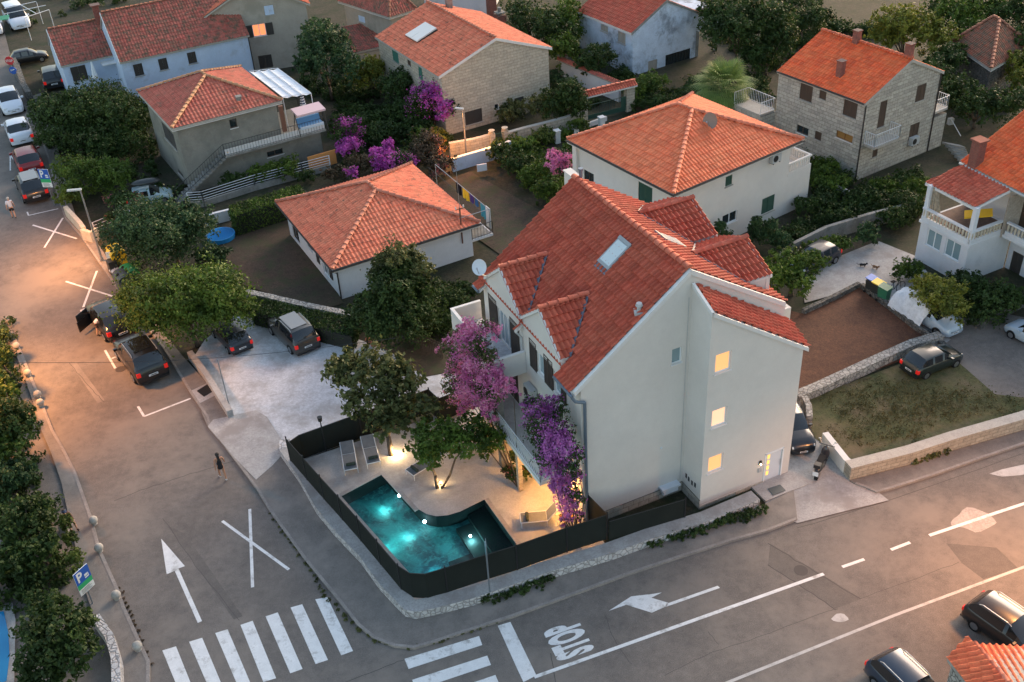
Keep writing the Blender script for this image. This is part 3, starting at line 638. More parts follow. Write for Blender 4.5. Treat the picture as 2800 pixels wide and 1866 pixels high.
# stone plinth and coping bands
pb = MB(); pb.obox(Mw(A0-.05, 10.42, -.1), MF.A*.05-MF.A*.0, -MF.B*5.35, (0, 0, .62)); pb.obox(Mw(0-.045, 5.07, -.1), MF.A*.045, -MF.B*3.6, (0, 0, .26)); pb.obox(Mw(-.03, 5.10, -.1), MF.A*1.5, -MF.B*.05, (0, 0, .62))
pb.build('plinth', M_('stone_block'), H)
tr = MB()
def bandL(a, b0, b1, f, up=.10, dn=.14, wd=.17):
    p, q = Mw(a, b0, f(b0)), Mw(a, b1, f(b1)); tr.obox(p-np.array([0, 0, dn]), q-p, MF.A*wd, (0, 0, up+dn))
bandL(A0-.07, RA, 10.72, zl); bandL(A0-.07, RA-.01, .05, zr)
tr.obox(Mw(-.08, 5.10, bumpz(5.1)-.12), Mw(0, -.25, bumpz(-.25))-Mw(0, 5.10, bumpz(5.1)), MF.A*.14, (0, 0, .20))
tr.obox(Mw(-.08, 5.12, bumpz(5.1)-.12), MF.A*1.5+np.array([0, 0, .63]), -MF.B*.12, (0, 0, .19))
tr.build('coping', M_('white_trim'), H)
# main roof: planes cut where the dormers come through
bE = 10.80
def PL(a, b, f): return Mw(a, b, f(b))
pl = [([PL(A0+.10, RA, zl), PL(A1+.15, RA, zl), PL(A1+.15, 10.42, zl), PL(A0+.10, 10.42, zl)], MF.A)]
for a_, b_ in ((A0+.10, 3.05), (6.93, 7.07), (10.93, A1+.15)): pl.append(([PL(a_, 10.42, zl), PL(b_, 10.42, zl), PL(b_, bE, zl), PL(a_, bE, zl)], MF.A))
pr = [([PL(A0+.10, RA, zr), PL(A1+.15, RA, zr), PL(A1+.15, -.12, zr), PL(A0+.10, -.12, zr)], MF.A)]
roof('roof', pl+pr, TM['main'], H, caps=[(Mw(A0+.05, RA, RZ+.09), Mw(A1+.2, RA, RZ+.09))], under=.10, cp=.26, rp=.42, amp=.09, step=.07, ns=6, capr=.16)
# stair wing roof
bp = [([Mw(.06, 4.98, bumpz(4.98, .06)), Mw(A0, 4.98, bumpz(4.98, A0)), Mw(A0, -.34, bumpz(-.34, A0)), Mw(.06, -.34, bumpz(-.34, .06))], MF.A)]
roof('roof', bp, TM['main'], H, caps=[], under=.10, cp=.25, rp=.40, amp=.08, step=.06, label='small sloping tiled roof over the stair wing')
# dormers
def dormer(ac, hw, zrg, ze, bf, side, solar=None):
    """side +1: left slope, -1: right slope"""
    f = zl if side > 0 else zr; S_ = SL if side > 0 else SR
    binr = RA+side*(RZ-zrg)/S_; bin_e = RA+side*(RZ-ze)/S_; bo = bf+side*.10; g = (zrg-ze)/hw
    r = empty('dormer', Mw(ac, bf, ze), None, None); r.parent = H; r.location = tuple(np.array(r.location)-originof(H))
    for k in r.keys(): del r[k]
    P = [([Mw(ac, bo, zrg), Mw(ac, binr, zrg), Mw(ac-hw, bin_e, ze), Mw(ac-hw, bo, ze)], MF.B), ([Mw(ac, bo, zrg), Mw(ac, binr, zrg), Mw(ac+hw, bin_e, ze), Mw(ac+hw, bo, ze)], MF.B)]
    P = [([q+np.array([0, 0, .09]) for q in p], e) for p, e in P]
    roof('roof', P, TM['main'], r, caps=[(Mw(ac, bo, zrg+.17), Mw(ac, binr, zrg+.17))], under=.08, cp=.25, rp=.38, amp=.08, step=.06, capr=.13)
    mb = MB(); zb = 7.55 if side > 0 else min(f(bf), 8.6)
    # front gable (a real wall, 0.2 thick) and cheeks
    poly = [(ac-hw, zb), (ac+hw, zb), (ac+hw, ze+.02), (ac, zrg+.02), (ac-hw, ze+.02)]
    fr = [Mw(a, bf, z) for a, z in poly]; bk = [Mw(a, bf-side*.2, z) for a, z in poly]
    mb.add(fr+bk, [(0, 1, 2, 3, 4), (9, 8, 7, 6, 5)]+[(i, 5+i, 5+(i+1) % 5, (i+1) % 5) for i in range(5)])
    for s in (-1, 1): 
        a = ac+s*hw*.985
        mb.add([Mw(a, bf, ze+.03), Mw(a, bin_e, ze+.03), Mw(a, bf, f(bf)-.2), Mw(a-s*.12, bf, ze+.03), Mw(a-s*.12, bin_e, ze+.03), Mw(a-s*.12, bf, f(bf)-.2)], [(0, 1, 2), (5, 4, 3), (0, 3, 4, 1), (1, 4, 5, 2), (2, 5, 3, 0)])
    mb.build('wall', M_('render_white'), r)
    cp_ = MB()
    for s in (-1, 1):
        p, q = Mw(ac, bf-side*.04, zrg+.05), Mw(ac+s*(hw+.05), bf-side*.04, ze+.02); cp_.obox(p, q-p, MF.B*side*.12, (0, 0, .13))
    cp_.build('coping', M_('white_trim'), r)
    fl = MB()
    for s in (-1, 1):
        p, q = Mw(ac+s*.05, binr, zrg), Mw(ac+s*hw, bin_e, ze); d = unit(q-p); n_ = nL if side > 0 else nR; sd_ = np.cross(d, n_)*.15
        p, q = p+n_*.15, q+n_*.15; fl.add([p-sd_, q-sd_, q+sd_, p+sd_, p-sd_+n_*.035, q-sd_+n_*.035, q+sd_+n_*.035, p+sd_+n_*.035], [(3, 2, 1, 0), (4, 5, 6, 7), (0, 1, 5, 4), (1, 2, 6, 5), (2, 3, 7, 6), (3, 0, 4, 7)])
    fl.build('flashing', M_('zinc'), r)
    return r
dormer(5.0, 1.90, 9.92, 8.44, 10.45, 1); dormer(9.0, 1.90, 9.92, 8.44, 10.45, 1)
dormer(4.25, 1.95, 10.85, 9.92, .35, -1); dormer(8.45, 2.1, 11.02, 10.02, .45, -1)
# skylights
def skylight(c, wa, wb, f, n_, s):
    r = MB(); u = MF.A*wa/2; d = unit(np.cross(MF.A, n_)); 
    if d[2] < 0: d = -d
    v = d*wb/2; p = np.array(c)+n_*.05
    r.obox(p-u-v, u*2, v*2, n_*.14); o = r.build('skylight', M_('grey_frame'), H)
    MB().obox(p-u*.82-v*.80+n_*.135, u*1.64, v*1.62, n_*.02).build('pane', M_('roof_glass'), o)
    MB().obox(p-u*1.05-v*1.35+n_*.0, u*2.1, v*.36, n_*.06).build('flashing', M_('zinc'), o)
    MB().obox(p-u*1.03+v*.88+n_*.11, u*2.06, v*.22, n_*.06).build('hood', M_('grey_frame'), o)
skylight(Mw(5.55, 6.36, zl(6.36)), .95, 1.45, zl, nL, 1); skylight(Mw(5.3, 3.75, zr(3.75)), .9, 1.3, zr, nR, -1)
MB().cyl(Mw(2.0, 7.31, zl(7.31)), Mw(2.0, 7.31, zl(7.31)+.42), .09, n=12).cyl(Mw(2.0, 7.31, zl(7.31)+.38), Mw(2.0, 7.31, zl(7.31)+.5), .16, .12, 12).box(Mw(2.0, 7.31, zl(7.31)+.06), (.42, .42, .12)).build('roof_vent', M_('ac_grey'), H)
MB().cyl(Mw(11.2, 5.0, 12.05), Mw(11.2, 5.0, 12.75), .09, n=12).cyl(Mw(11.2, 5.0, 12.7), Mw(11.2, 5.0, 12.8), .13, n=12).build('flue', M_('zinc'), H)
MB().obox(Mw(A1+.15, 5.25, 11.2), MF.A*.9, -MF.B*.35, (0, 0, 1.0)).obox(Mw(A1+.1, 5.3, 12.2), MF.A*1.0, -MF.B*.45, (0, 0, .06)).build('chimney', M_('render_white'), H)
# windows of the stair wing
for i, h in enumerate(lit): window(Wb, h, H, frame='white_frame', pane=('lit_blind', 'lit_pale', 'lit_blind')[i], bars=0, fw=.055)
for h in lit:
    for k in range(9): MB().obox(Wb.at(h[0]+.06, h[1]+.08+k*(h[3]-h[1]-.12)/9, -.106), Wb.u*(h[2]-h[0]-.12), Wb.n*.006, (0, 0, .018)).build('blind_slat', plain('blind', (.35, .17, .08), .8), H)
window(Wf, swn, H, pane='curtain_glass', bars=0, fw=.045)
u, n, z = Wb.u, Wb.n, np.array([0, 0, 1.])
dr = MB().obox(Wb.at(door[0], door[1], -.10), u*(door[2]-door[0]), n*.05, z*(door[3]-door[1])).build('door', M_('plastic_white'), H)
lt = MB()
for k in range(4): lt.obox(Wb.at(door[0]+.12, .38+k*.34, -.052), u*.14, n*.012, z*.24)
lt.build('pane', M_('lit_door'), dr)
MB().obox(Wb.at(door[0]-.07, .04, -.02), u*.07, n*.05, z*1.80).obox(Wb.at(door[2], .04, -.02), u*.07, n*.05, z*1.80).obox(Wb.at(door[0]-.07, door[3], -.02), u*1.08, n*.05, z*.07).build('door_frame', M_('white_frame'), dr)
MB().cyl(Wb.at(door[2]-.08, .8, 0), Wb.at(door[2]-.08, 1.15, 0), .015, n=6).build('handle', M_('alu'), dr)
MB().obox(Wb.at(door[0]-.42, .85, 0), u*.18, n*.06, z*.26).build('letterbox', M_('ac_grey'), H)
q = MB().obox(Wb.at(door[0]-.40, 1.32, 0), u*.12, n*.07, z*.22).build('wall_lamp', M_('iron'), H); MB().ball(Wb.at(door[0]-.34, 1.36, .09), .035, 8, 5).build('bulb', M_('bulb_warm') if 'bulb_warm' in MATS else plain('bulb_warm', (1, .9, .7), .5, emit=(1, .65, .35), es=12), q)
MB().obox(Wb.at(2.9, -.05, 0), u*2.45, n*1.15, z*.14).build('doorstep', M_('concrete'), H)
vt = MB()
for i, q in enumerate([(1602, 1235), (1625, 1265), (1655, 1300), (1683, 1320)]):
    uu, zz = Wc.pix(*zp(1400, 934, *q, .2975)); vt = MB().obox(Wc.at(uu-.06, zz-.13, 0), Wc.u*.12, Wc.n*.012, z*.26); vt.build('air_vent', M_('iron'), H)
MB().obox(Wf.at(5.05, .62, 0), -Wf.u*1.0, Wf.n*.35, z*.12).obox(Wf.at(4.95, .35, .05), -Wf.u*.8, Wf.n*.25, z*.27).build('meter_box', M_('plastic_white'), H)
# left facade
window(Wl, doorL, H, bars=2, fw=.07, sill=False, pane='sky_glass', name='balcony_door')
for w_ in (w1, w2): window(Wl, w_, H, bars=0, fw=.07, pane='sky_glass')
for w_ in (low1, low2): window(Wl, w_, H, style='shutter', frame='brown_shutter', sill=False)
window(Wl, g1, H, bars=1, fw=.06, pane='dark_glass', sill=False, name='terrace_door'); window(Wl, g2, H, bars=1, fw=.06, pane='dark_glass', sill=False, name='terrace_door')
for (a, wd, zz, ht) in ((9.80, .95, AZ, 2.15), (7.30, -.0, 0, 0), (8.33, .9, AZ, 2.15), (5.57, -.0, 0, 0)):
    if wd > 0: open_shutter(Wl, A1-a-(wd if a > 9 else 0), zz+.02, wd, ht, H)
for a in (6.28, 4.83, 4.40, 3.22): open_shutter(Wl, A1-a+(0 if a != 6.28 else 0), 6.22, .42 if a != 6.28 else .70, 1.6, H)
# gutter + downpipe at the front corner
MB().tube([Mw(A0-.1, bE+.06, zl(bE)-.02), Mw(3.05, bE+.06, zl(bE)-.02)], .075, 8).build('gutter', M_('zinc'), H)
MB().tube([Mw(10.95, bE+.06, zl(bE)-.02), Mw(A1+.2, bE+.06, zl(bE)-.02)], .075, 8).build('gutter', M_('zinc'), H)
pipe([Mw(A0-.03, bE+.03, zl(bE)-.1), Mw(A0-.10, bE-.1, zl(bE)-.32), Mw(A0-.12, 10.28, zl(bE)-.5), Mw(A0-.12, 10.25, .3)], .075, H, 'zinc')
pipe([Mw(7.0, 10.72, 7.7), Mw(7.0, 10.5, 7.4), Mw(7.0, 10.5, 5.7)], .05, H, 'ac_grey')
# upper left balcony
def balcony(parent, a0, a1, b0, b1, zf, ph, m='render_white', th=.12, floor='terrace', t=.18, name='balcony'):
    mb = MB(); mb.prism([Mw(a0, b0), Mw(a0, b1), Mw(a1, b1), Mw(a1, b0)], zf-t, zf)
    o = mb.build(name, M_(m), parent)
    MB().prism([Mw(a0+th, b0+.01), Mw(a0+th, b1-th), Mw(a1-th, b1-th), Mw(a1-th, b0+.01)], zf+.002, zf+.012).build('floor', M_(floor), o)
    if ph:
        q = MB(); q.prism([Mw(a0, b0+.01), Mw(a0, b1), Mw(a0+th, b1), Mw(a0+th, b0+.01)], zf, zf+ph); q.prism([Mw(a0+th, b1-th), Mw(a0+th, b1), Mw(a1-th, b1), Mw(a1-th, b1-th)], zf, zf+ph-.002); q.prism([Mw(a1-th, b0+.01), Mw(a1-th, b1), Mw(a1, b1), Mw(a1, b0+.01)], zf, zf+ph)
        q.build('parapet', M_(m), o); e = MB(); 
        e.prism([Mw(a0-.02, b0+.01), Mw(a0-.02, b1+.02), Mw(a0+th+.02, b1+.02), Mw(a0+th+.02, b0+.01)], zf+ph, zf+ph+.04); e.prism([Mw(a0+th+.02, b1-th-.02), Mw(a0+th+.02, b1+.02), Mw(a1-th-.02, b1+.02), Mw(a1-th-.02, b1-th-.02)], zf+ph, zf+ph+.04); e.prism([Mw(a1-th-.02, b0+.01), Mw(a1-th-.02, b1+.02), Mw(a1+.02, b1+.02), Mw(a1+.02, b0+.01)], zf+ph, zf+ph+.04); e.build('coping', M_('white_trim'), o)
    return o
balcony(H, 6.85, 12.0, 10.4, 12.0, AZ, 1.0, floor='gravel')
MB().box(Mw(7.0, 11.85, 2.75), (.32, .32, 5.5), math.radians(23.6)).build('pillar', M_('bare_concrete'), H)
MB().box(Mw(11.8, 11.85, 2.75), (.32, .32, 5.5), math.radians(23.6)).build('pillar', M_('bare_concrete'), H)
lb = balcony(H, 2.45, 11.0, 10.4, 12.05, 2.72, 0)
railing([Mw(2.5, 10.5, 2.72), Mw(2.5, 12.0, 2.72), Mw(8.6, 12.0, 2.72)], lb, M_('white_metal'), h=.95, pitch=.15, r=.014, bow=.07)
for a in (5.0, 8.2): MB().box(Mw(a, 11.9, 1.3), (.22, .22, 2.6), math.radians(23.6)).build('pillar', M_('stone_small'), lb)
# right roof terrace
MB().prism([Mw(4.4, 0), Mw(4.4, -2.8), Mw(11.4, -2.8), Mw(11.4, 0)], -.1, 5.1).build('wing', M_('render_white'), H)
balcony(H, 4.35, 11.45, -2.85, 0, 5.2, 0, t=.1)
tp = MB()
for q in ([(4.35, -.02), (4.35, -2.85), (4.5, -2.85), (4.5, -.02)], [(4.5, -2.7), (4.5, -2.85), (11.3, -2.85), (11.3, -2.7)], [(11.3, -.02), (11.3, -2.85), (11.45, -2.85), (11.45, -.02)]): tp.prism([Mw(*p) for p in q], 5.2, 6.15)
tp.build('parapet', M_('render_white'), H)
# air conditioners, dish, lounger frame on the balcony
def ac_unit(c, rz, parent, m='ac_grey'):
    mb = MB(Matrix.Translation(Vector(c)) @ Matrix.Rotation(rz, 4, 'Z')); mb.box((0, 0, .3), (.80, .32, .58)); o = mb.build('air_conditioner', M_(m), parent)
    g = MB(Matrix.Translation(Vector(c)) @ Matrix.Rotation(rz, 4, 'Z')); g.cyl((-.12, -.165, .3), (-.12, -.18, .3), .22, n=18); g.build('fan_grille', M_('iron'), o)
    b = MB(Matrix.Translation(Vector(c)) @ Matrix.Rotation(rz, 4, 'Z')); b.box((-.3, .05, -.03), (.04, .45, .05)); b.box((.3, .05, -.03), (.04, .45, .05)); b.build('bracket', M_('iron'), o); return o
RL = math.radians(-66.4)
ac_unit(Mw(6.1, 10.62, 4.6), RL, H); ac_unit(Mw(6.1, 10.62, 3.9), RL, H)
def dish(name, c, r, az, el, label, parent=None, col='plastic_white', arm=True, loc=None):
    M = Matrix.Translation(Vector(c)) @ Matrix.Rotation(az, 4, 'Z') @ Matrix.Rotation(el, 4, 'X')
    mb = MB(M); n = 28; k = 5; vs = [(0, 0, 0)]; fs = []
    for j in range(1, k+1):
        q = j/k
        for i in range(n): t = 2*math.pi*i/n; vs.append((r*q*math.cos(t), -.25*r*q*q, r*1.08*q*math.sin(t)))
    for i in range(n): fs.append((0, 1+i, 1+(i+1) % n))
    for j in range(1, k):
        for i in range(n): a = 1+(j-1)*n; fs.append((a+i, a+n+i, a+n+(i+1) % n, a+(i+1) % n))
    mb.smooth = True; mb.add(vs, fs); mb.add([(v[0], v[1]+.02, v[2]) for v in vs], [f[::-1] for f in fs])
    return mb, M
def make_dish(c, r, az, el, label, foot, col='plastic_white', group=None):
    t = empty('satellite_dish', foot, label, 'satellite dish', group)
    mb, M = dish('', c, r, az, el, label); mb.build('reflector', M_(col), t)
    f = lambda *p: tuple(M @ Vector(p)); MB().cyl(f(0, 0, -r), f(0, -r*1.1, -r*.1), .02, n=6).cyl(f(0, -r*1.1, -r*.1), f(0, -r*1.2, 0), .05, n=8).build('feed_arm', M_('alu'), t)
    MB().tube([foot, (c[0], c[1], foot[2]+.3), np.array(f(0, .05, 0))], .03, 8).build('mast', M_('alu'), t); return t
_d = MF.on(1, 1312, 731, 10.95); dc = tuple(MF.w(*_d))
make_dish(dc, .36, math.radians(-20), math.radians(-25), 'white oval satellite dish at the far left corner of the large white house', tuple(MF.w(_d[0]+.1, 10.55, _d[2]-.7)))

# weathering and small fittings on the gable: cable, patches of filler, lamp bracket
MB().tube([Wf.at(5.2, 10.9, .03), Wf.at(5.2, 5.6, .03), Wf.at(5.2, .7, .03)], .012, 5).build('cable', M_('ac_grey'), H)
MB().cyl(Wf.at(4.1, 3.1, 0), Wf.at(4.1, 3.1, .03), .06, n=12).build('vent_cap', M_('plastic_white'), H)
# ================================================================ pool, terrace, fences, walls
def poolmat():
    m, n, bs = nodes('pool_stone_caustics'); P = geo(n).outputs['Position']
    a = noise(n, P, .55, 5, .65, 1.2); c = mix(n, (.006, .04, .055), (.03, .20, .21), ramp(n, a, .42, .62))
    b = noise(n, P, 2.6, 5, .7, 1.8); c = mix(n, c, (.09, .30, .29), ramp(n, b, .50, .80))  # wavy pale veins over the teal stone: water caustics painted into the colour
    n.links.new(c, bs.inputs['Base Color']); bs.inputs['Roughness'].default_value = .7; MATS['pool_stone_caustics'] = m
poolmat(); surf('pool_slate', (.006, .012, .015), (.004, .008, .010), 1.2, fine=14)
P = empty('swimming_pool', Mw(4, 17, 0), 'L shaped swimming pool with lit turquoise water and dark shallow end', 'swimming pool')
mb = MB(); n_ = len(POOL)
for i in range(n_):
    a, b = POOL[i], POOL[(i+1) % n_]; mb.add([Mw(*a, .14), Mw(*b, .14), Mw(*b, -1.6), Mw(*a, -1.6)], [(0, 1, 2, 3)])
mb.build('pool_wall', M_('pool_slate'), P)
def mpoly(name, pts, z0, z1, m, parent):
    bm = bmesh.new(); vs = [bm.verts.new(tuple(Mw(a, b, z1)-originof(parent))) for a, b in pts]; f = bm.faces.new(vs); f.normal_update()
    if f.normal.z < 0: f.normal_flip()
    if z0 < z1:
        r = bmesh.ops.extrude_face_region(bm, geom=[f])
        for e in r['geom']:
            if isinstance(e, bmesh.types.BMVert): e.co.z -= (z1-z0)
        bmesh.ops.recalc_face_normals(bm, faces=bm.faces)
    bmesh.ops.triangulate(bm, faces=bm.faces); return from_bm(name, bm, m, parent)
mpoly('pool_floor', [(9.5, 17.0), (8.8, 19.9), (1.1, 18.4), (1.1, 13.5), (6.3, 13.5), (6.3, 16.7)], -.60, -.55, M_('pool_stone_caustics'), P)
mpoly('pool_bench', [(5.24, 13.72), (1.17, 13.64), (1.17, 14.7), (5.0, 14.7)], -.54, -.22, M_('pool_slate'), P)
mpoly('pool_step', [(4.6, 14.71), (1.17, 14.71), (1.17, 15.5), (4.6, 15.5)], -.54, -.34, M_('pool_slate'), P)
mpoly('pool_step', [(2.9, 15.51), (1.17, 15.51), (1.17, 16.6), (2.9, 16.6)], -.54, -.44, M_('pool_slate'), P)
def watermat():
    m, n, bs = nodes('water'); out = n.nodes['Material Output']; g = geo(n)
    t = n.nodes.new('ShaderNodeBsdfTransparent'); t.inputs[0].default_value = (.72, .93, .93, 1); gl = n.nodes.new('ShaderNodeBsdfGlossy'); gl.inputs['Roughness'].default_value = .06
    fr = n.nodes.new('ShaderNodeFresnel'); fr.inputs[0].default_value = 1.33; b = n.nodes.new('ShaderNodeBump'); b.inputs['Strength'].default_value = .25; b.inputs['Distance'].default_value = .03
    n.links.new(noise(n, g.outputs['Position'], 5, 3, .6, .6), b.inputs['Height']); n.links.new(b.outputs[0], gl.inputs['Normal']); n.links.new(b.outputs[0], fr.inputs['Normal'])
    mx = n.nodes.new('ShaderNodeMixShader'); n.links.new(fr.outputs[0], mx.inputs[0]); n.links.new(t.outputs[0], mx.inputs[1]); n.links.new(gl.outputs[0], mx.inputs[2]); n.links.new(mx.outputs[0], out.inputs[0]); MATS['water'] = m
watermat()
wt = mpoly('water', POOL, 0, 0, M_('water'), P); wt.location.z += .11
def light(name, typ, loc, energy, col, size=.05, aim=None, spot=None, blend=.5, parent=None):
    l = bpy.data.lights.new(name, typ); l.energy = energy; l.color = col
    if typ == 'AREA': l.size = size
    else: l.shadow_soft_size = size
    if spot: l.spot_size = math.radians(spot); l.spot_blend = blend
    o = bpy.data.objects.new(name, l); COL.objects.link(o); o.location = tuple(float(q) for q in loc)
    if aim is not None: o.rotation_euler = Vector(np.array(aim)-np.array(loc)).to_track_quat('-Z', 'Y').to_euler()
    return o
for (x, y, z_), (da, db), e in (((1091, 1356, -.2), (-.25, .85), 10), ((1161, 1427, -.2), (-.2, .9), 11), ((1286, 1466, -.1), (-.1, .0), 26)):
    pt = G(x, y, z_); q = MF.on(2, x, y, z_); da, db = da+q[0], db+q[1]
    lc = Mw(da, db, z_-.1); k = MB().ball(pt, .075 if e < 20 else .06, 10, 6).build('pool_lamp', M_('bulb_cool'), P)
    light('pool_light', 'POINT', lc+np.array([0, 0, .0]), e, (.40, .95, .92), .06)
light('pool_light', 'POINT', Mw(5.2, 18.6, -.15), 12, (.2, .9, .85), .3); light('pool_light', 'POINT', Mw(2.6, 17.4, -.15), 12, (.12, .72, .9), .3)
# edge stones
cop = MB()
for i in range(n_):
    a, b = np.array(POOL[i]), np.array(POOL[(i+1) % n_]); d = unit(b-a); o_ = np.array([d[1], -d[0]])
    c_ = np.mean(POOL, 0)
    if (a+b)@o_/2 < c_@o_: o_ = -o_
    if 4 <= i <= 8: continue
    cop.prism([Mw(*(a-d*.0)), Mw(*b), Mw(*(b+o_*.22)), Mw(*(a+o_*.22))], .14, .175)
cop.build('pool_coping', M_('concrete'), P)
# stone wall with the dark mesh fence on it
sw = ribbon('stone_wall', [(768, 1222)]+wallbase[:-1], .55, .66, M_('rubble_white'), h=.56, kind=None, label='low whitewashed rubble wall curving round the pool corner under the black fence', cat='wall', zpix=KZ)
sw2 = ribbon('wall_top', [G(*p, KZ)*np.array([1, 1, 0])+np.array([0, 0, .55]) for p in wallbase[:-1]], .555, .67, M_('concrete'), h=.004, kind=None, parent=None)
sw2.parent = sw; sw2.location = tuple(np.array(sw2.location)-np.array(sw.location))
def mesh_fence(label, path, z0, h, posts, pr=.03, m='fence_mesh', name='mesh_fence', group=None, postm='black_metal', posth=.12):
    P = [np.array(p, float) for p in path]; t = empty(name, P[len(P)//2]*np.array([1, 1, 0])+np.array([0, 0, z0]), label, 'fence', group)
    mb = MB()
    for a, b in zip(P[:-1], P[1:]):
        a2, b2 = a*np.array([1, 1, 0]), b*np.array([1, 1, 0]); d = unit(b2-a2); nn = np.array([-d[1], d[0], 0])*.018
        mb.obox(a2-nn/2+(0, 0, z0+.02), b2-a2, nn, (0, 0, h-.04))
    mb.build('mesh_panel', M_(m), t); r = MB()
    for a, b in zip(P[:-1], P[1:]): a2, b2 = a*np.array([1, 1, 0]), b*np.array([1, 1, 0]); r.cyl(a2+(0, 0, z0+h), b2+(0, 0, z0+h), .02, n=6)
    r.build('top_rail', M_(postm), t)
    for p in posts: p = np.array(p); MB().box((p[0], p[1], z0+(h+posth)/2), (.06, .06, h+posth), RL).build('post', M_(postm), t)
    return t
fp = [Mw(12.08, 21.2), Mw(10.3, 20.88), Mw(8.57, 20.56), Mw(6.82, 20.22), Mw(5.08, 19.9), Mw(3.3, 19.6), Mw(1.5, 19.3), Mw(.85, 19.0), Mw(.5, 18.45), Mw(.42, 17.6), Mw(.30, 16.0), Mw(.15, 14.4), Mw(.05, 12.0), Mw(-.1, 10.1)]
mesh_fence('long black mesh fence round the street side of the pool', fp, .5, 1.5, fp[0:7]+[fp[9], fp[11], fp[12]])
mesh_fence('short black mesh fence from the pool corner to the house gable', [Mw(-.1, 10.06), Mw(1.4, 10.2)], .5, 1.55, [Mw(-.1, 10.06), Mw(1.38, 10.2)])
mesh_fence('low black mesh fence in front of the house gable', [Mw(-.2, 10.0), Mw(-.62, 6.3)], .5, 1.15, [Mw(-.62, 6.3)])
mesh_fence('black mesh fence behind the two sun loungers', [Mw(12.14, 21.15), Mw(12.45, 20.5), Mw(12.6, 17.3), Mw(12.75, 13.4), Mw(11.75, 13.25), Mw(11.85, 12.2)], .1, 1.55, [Mw(12.5, 19.3), Mw(12.6, 17.3), Mw(12.75, 13.4), Mw(11.75, 13.25)])
t = empty('flood_lamp', Mw(12.5, 19.3, 1.6), 'small floodlight on top of the black fence behind the loungers', 'lamp'); MB().cyl(Mw(12.5, 19.3, 1.6), Mw(12.5, 19.3, 2.1), .03, n=6).build('arm', M_('iron'), t); MB().cyl(Mw(12.5, 19.3, 2.05), Mw(12.5, 19.3, 2.3), .10, .13, n=12).build('lamp_head', M_('iron'), t)
# sun loungers
def lounger(p0, p1, label, back=.55, zf=.17, towel=True):
    """p0 foot end, p1 head end"""
    p0, p1 = np.array(p0), np.array(p1); d = unit(p1-p0); ang = math.atan2(d[1], d[0]); L = 1.95; t = empty('sun_lounger', (p0[0], p0[1], zf), label, 'sun lounger', 'sun loungers on the pool terrace', rz=ang)
    W = .66; H_ = .34; f = MB()
    for s in (-1, 1): f.cyl((0, s*W/2, H_), (L*.62, s*W/2, H_), .022, n=6)
    f.cyl((0, -W/2, H_), (0, W/2, H_), .022, n=6); f.cyl((L*.62, -W/2, H_), (L*.62, W/2, H_), .02, n=6)
    e = (L*.62+L*.38*math.cos(back), 0, H_+L*.38*math.sin(back))
    for s in (-1, 1): f.cyl((L*.62, s*W/2, H_), (e[0], s*W/2, e[2]), .02, n=6)
    f.cyl((e[0], -W/2, e[2]), (e[0], W/2, e[2]), .02, n=6); f.build('frame', M_('alu_white') if 'alu_white' in MATS else plain('alu_white', (.72, .74, .76), .35), t, local=True)
    for x in (.03, L*.62, L*.85):
        for s in (-1, 1): MB().cyl((x, s*W/2, 0), (x, s*W/2, H_), .02, n=6).build('leg', M_('alu_white'), t, local=True)
    MB().box((L*.31, 0, H_+.012), (L*.62-.03, W-.05, .014)).build('seat', M_('sling') if 'sling' in MATS else surf('sling', (.17, .18, .19), (.14, .15, .16), 3, fine=60), t, local=True)
    MB().obox((L*.62+.01, -W/2+.025, H_+.015), (e[0]-L*.62, 0, e[2]-H_), (0, W-.05, 0), (-.014*math.sin(back), 0, .014*math.cos(back))).build('backrest', M_('sling'), t, local=True)
    if towel:
        M = Matrix.Translation((p0[0], p0[1], zf)) @ Matrix.Rotation(ang, 4, 'Z'); w2 = MB(M)
        for yy in (-.14, .08): w2.cyl((.30, yy-.13, H_+.10), (.30, yy+.12, H_+.10), .085, .08, n=14)
        w2.cyl((.30, -.03, H_+.1), (.30, .0, H_+.1), .09, n=14)
        tag(w2.build('towel', M_('towel') if 'towel' in MATS else surf('towel', (.07, .085, .06), (.03, .035, .03), 8, fine=30)), 'dark green rolled towel on the sun lounger '+(label.split(', ')[1] if ', ' in label else 'standing alone'), 'towel', 'rolled towels on the loungers')
    return t
R5 = lambda a, b: zp(750, 1000, a, b, 500/1960)
def mid(a, b): return ((a[0]+b[0])/2, (a[1]+b[1])/2)
zt = .17
lounger(G(*mid(R5(758, 1183), R5(905, 1155)), zt), G(*mid(R5(715, 905), R5(850, 860)), zt+.3), 'grey sun lounger with white frame, leftmost beside the back fence', back=.35)
lounger(G(*mid(R5(1005, 1113), R5(1143, 1082)), zt), G(*mid(R5(940, 850), R5(1080, 830)), zt+.3), 'grey sun lounger with white frame, next to the spotlit tree', back=.35)
lounger(G(*mid(R5(1403, 1160), R5(1508, 1250)), zt), G(*mid(R5(1560, 1010), R5(1650, 1110)), zt+.3), 'grey sun lounger with white frame, half under the small twin trunk tree', back=.35)
R6 = lambda a, b: zp(1200, 900, a, b, 500/1307)
lounger(G(*R6(586, 1390), zt), G(*R6(800, 1372), zt), 'grey sun lounger with white frame and raised back, alone in the orange light', back=.9)
# lantern spots on the terrace
for (x, y), r, e, lab in (((1083, 1240), .09, 15, 'bright round garden spotlight on the terrace by the larger pool tree'), ((1205, 1321), .045, 6, 'small garden spotlight at the foot of the twin trunk tree')):
    p = G(x, y, .3); t = empty('garden_spotlight', (p[0], p[1], .16), lab, 'garden light'); MB().cyl((p[0], p[1], .16), (p[0], p[1], .28), .03, n=8).build('stem', M_('iron'), t); MB().ball((p[0], p[1], .32), r, 12, 8).build('bulb', M_('bulb'), t)
    light('garden_light', 'POINT', (p[0], p[1]-.02, .55), e, (1, .66, .34), .06)
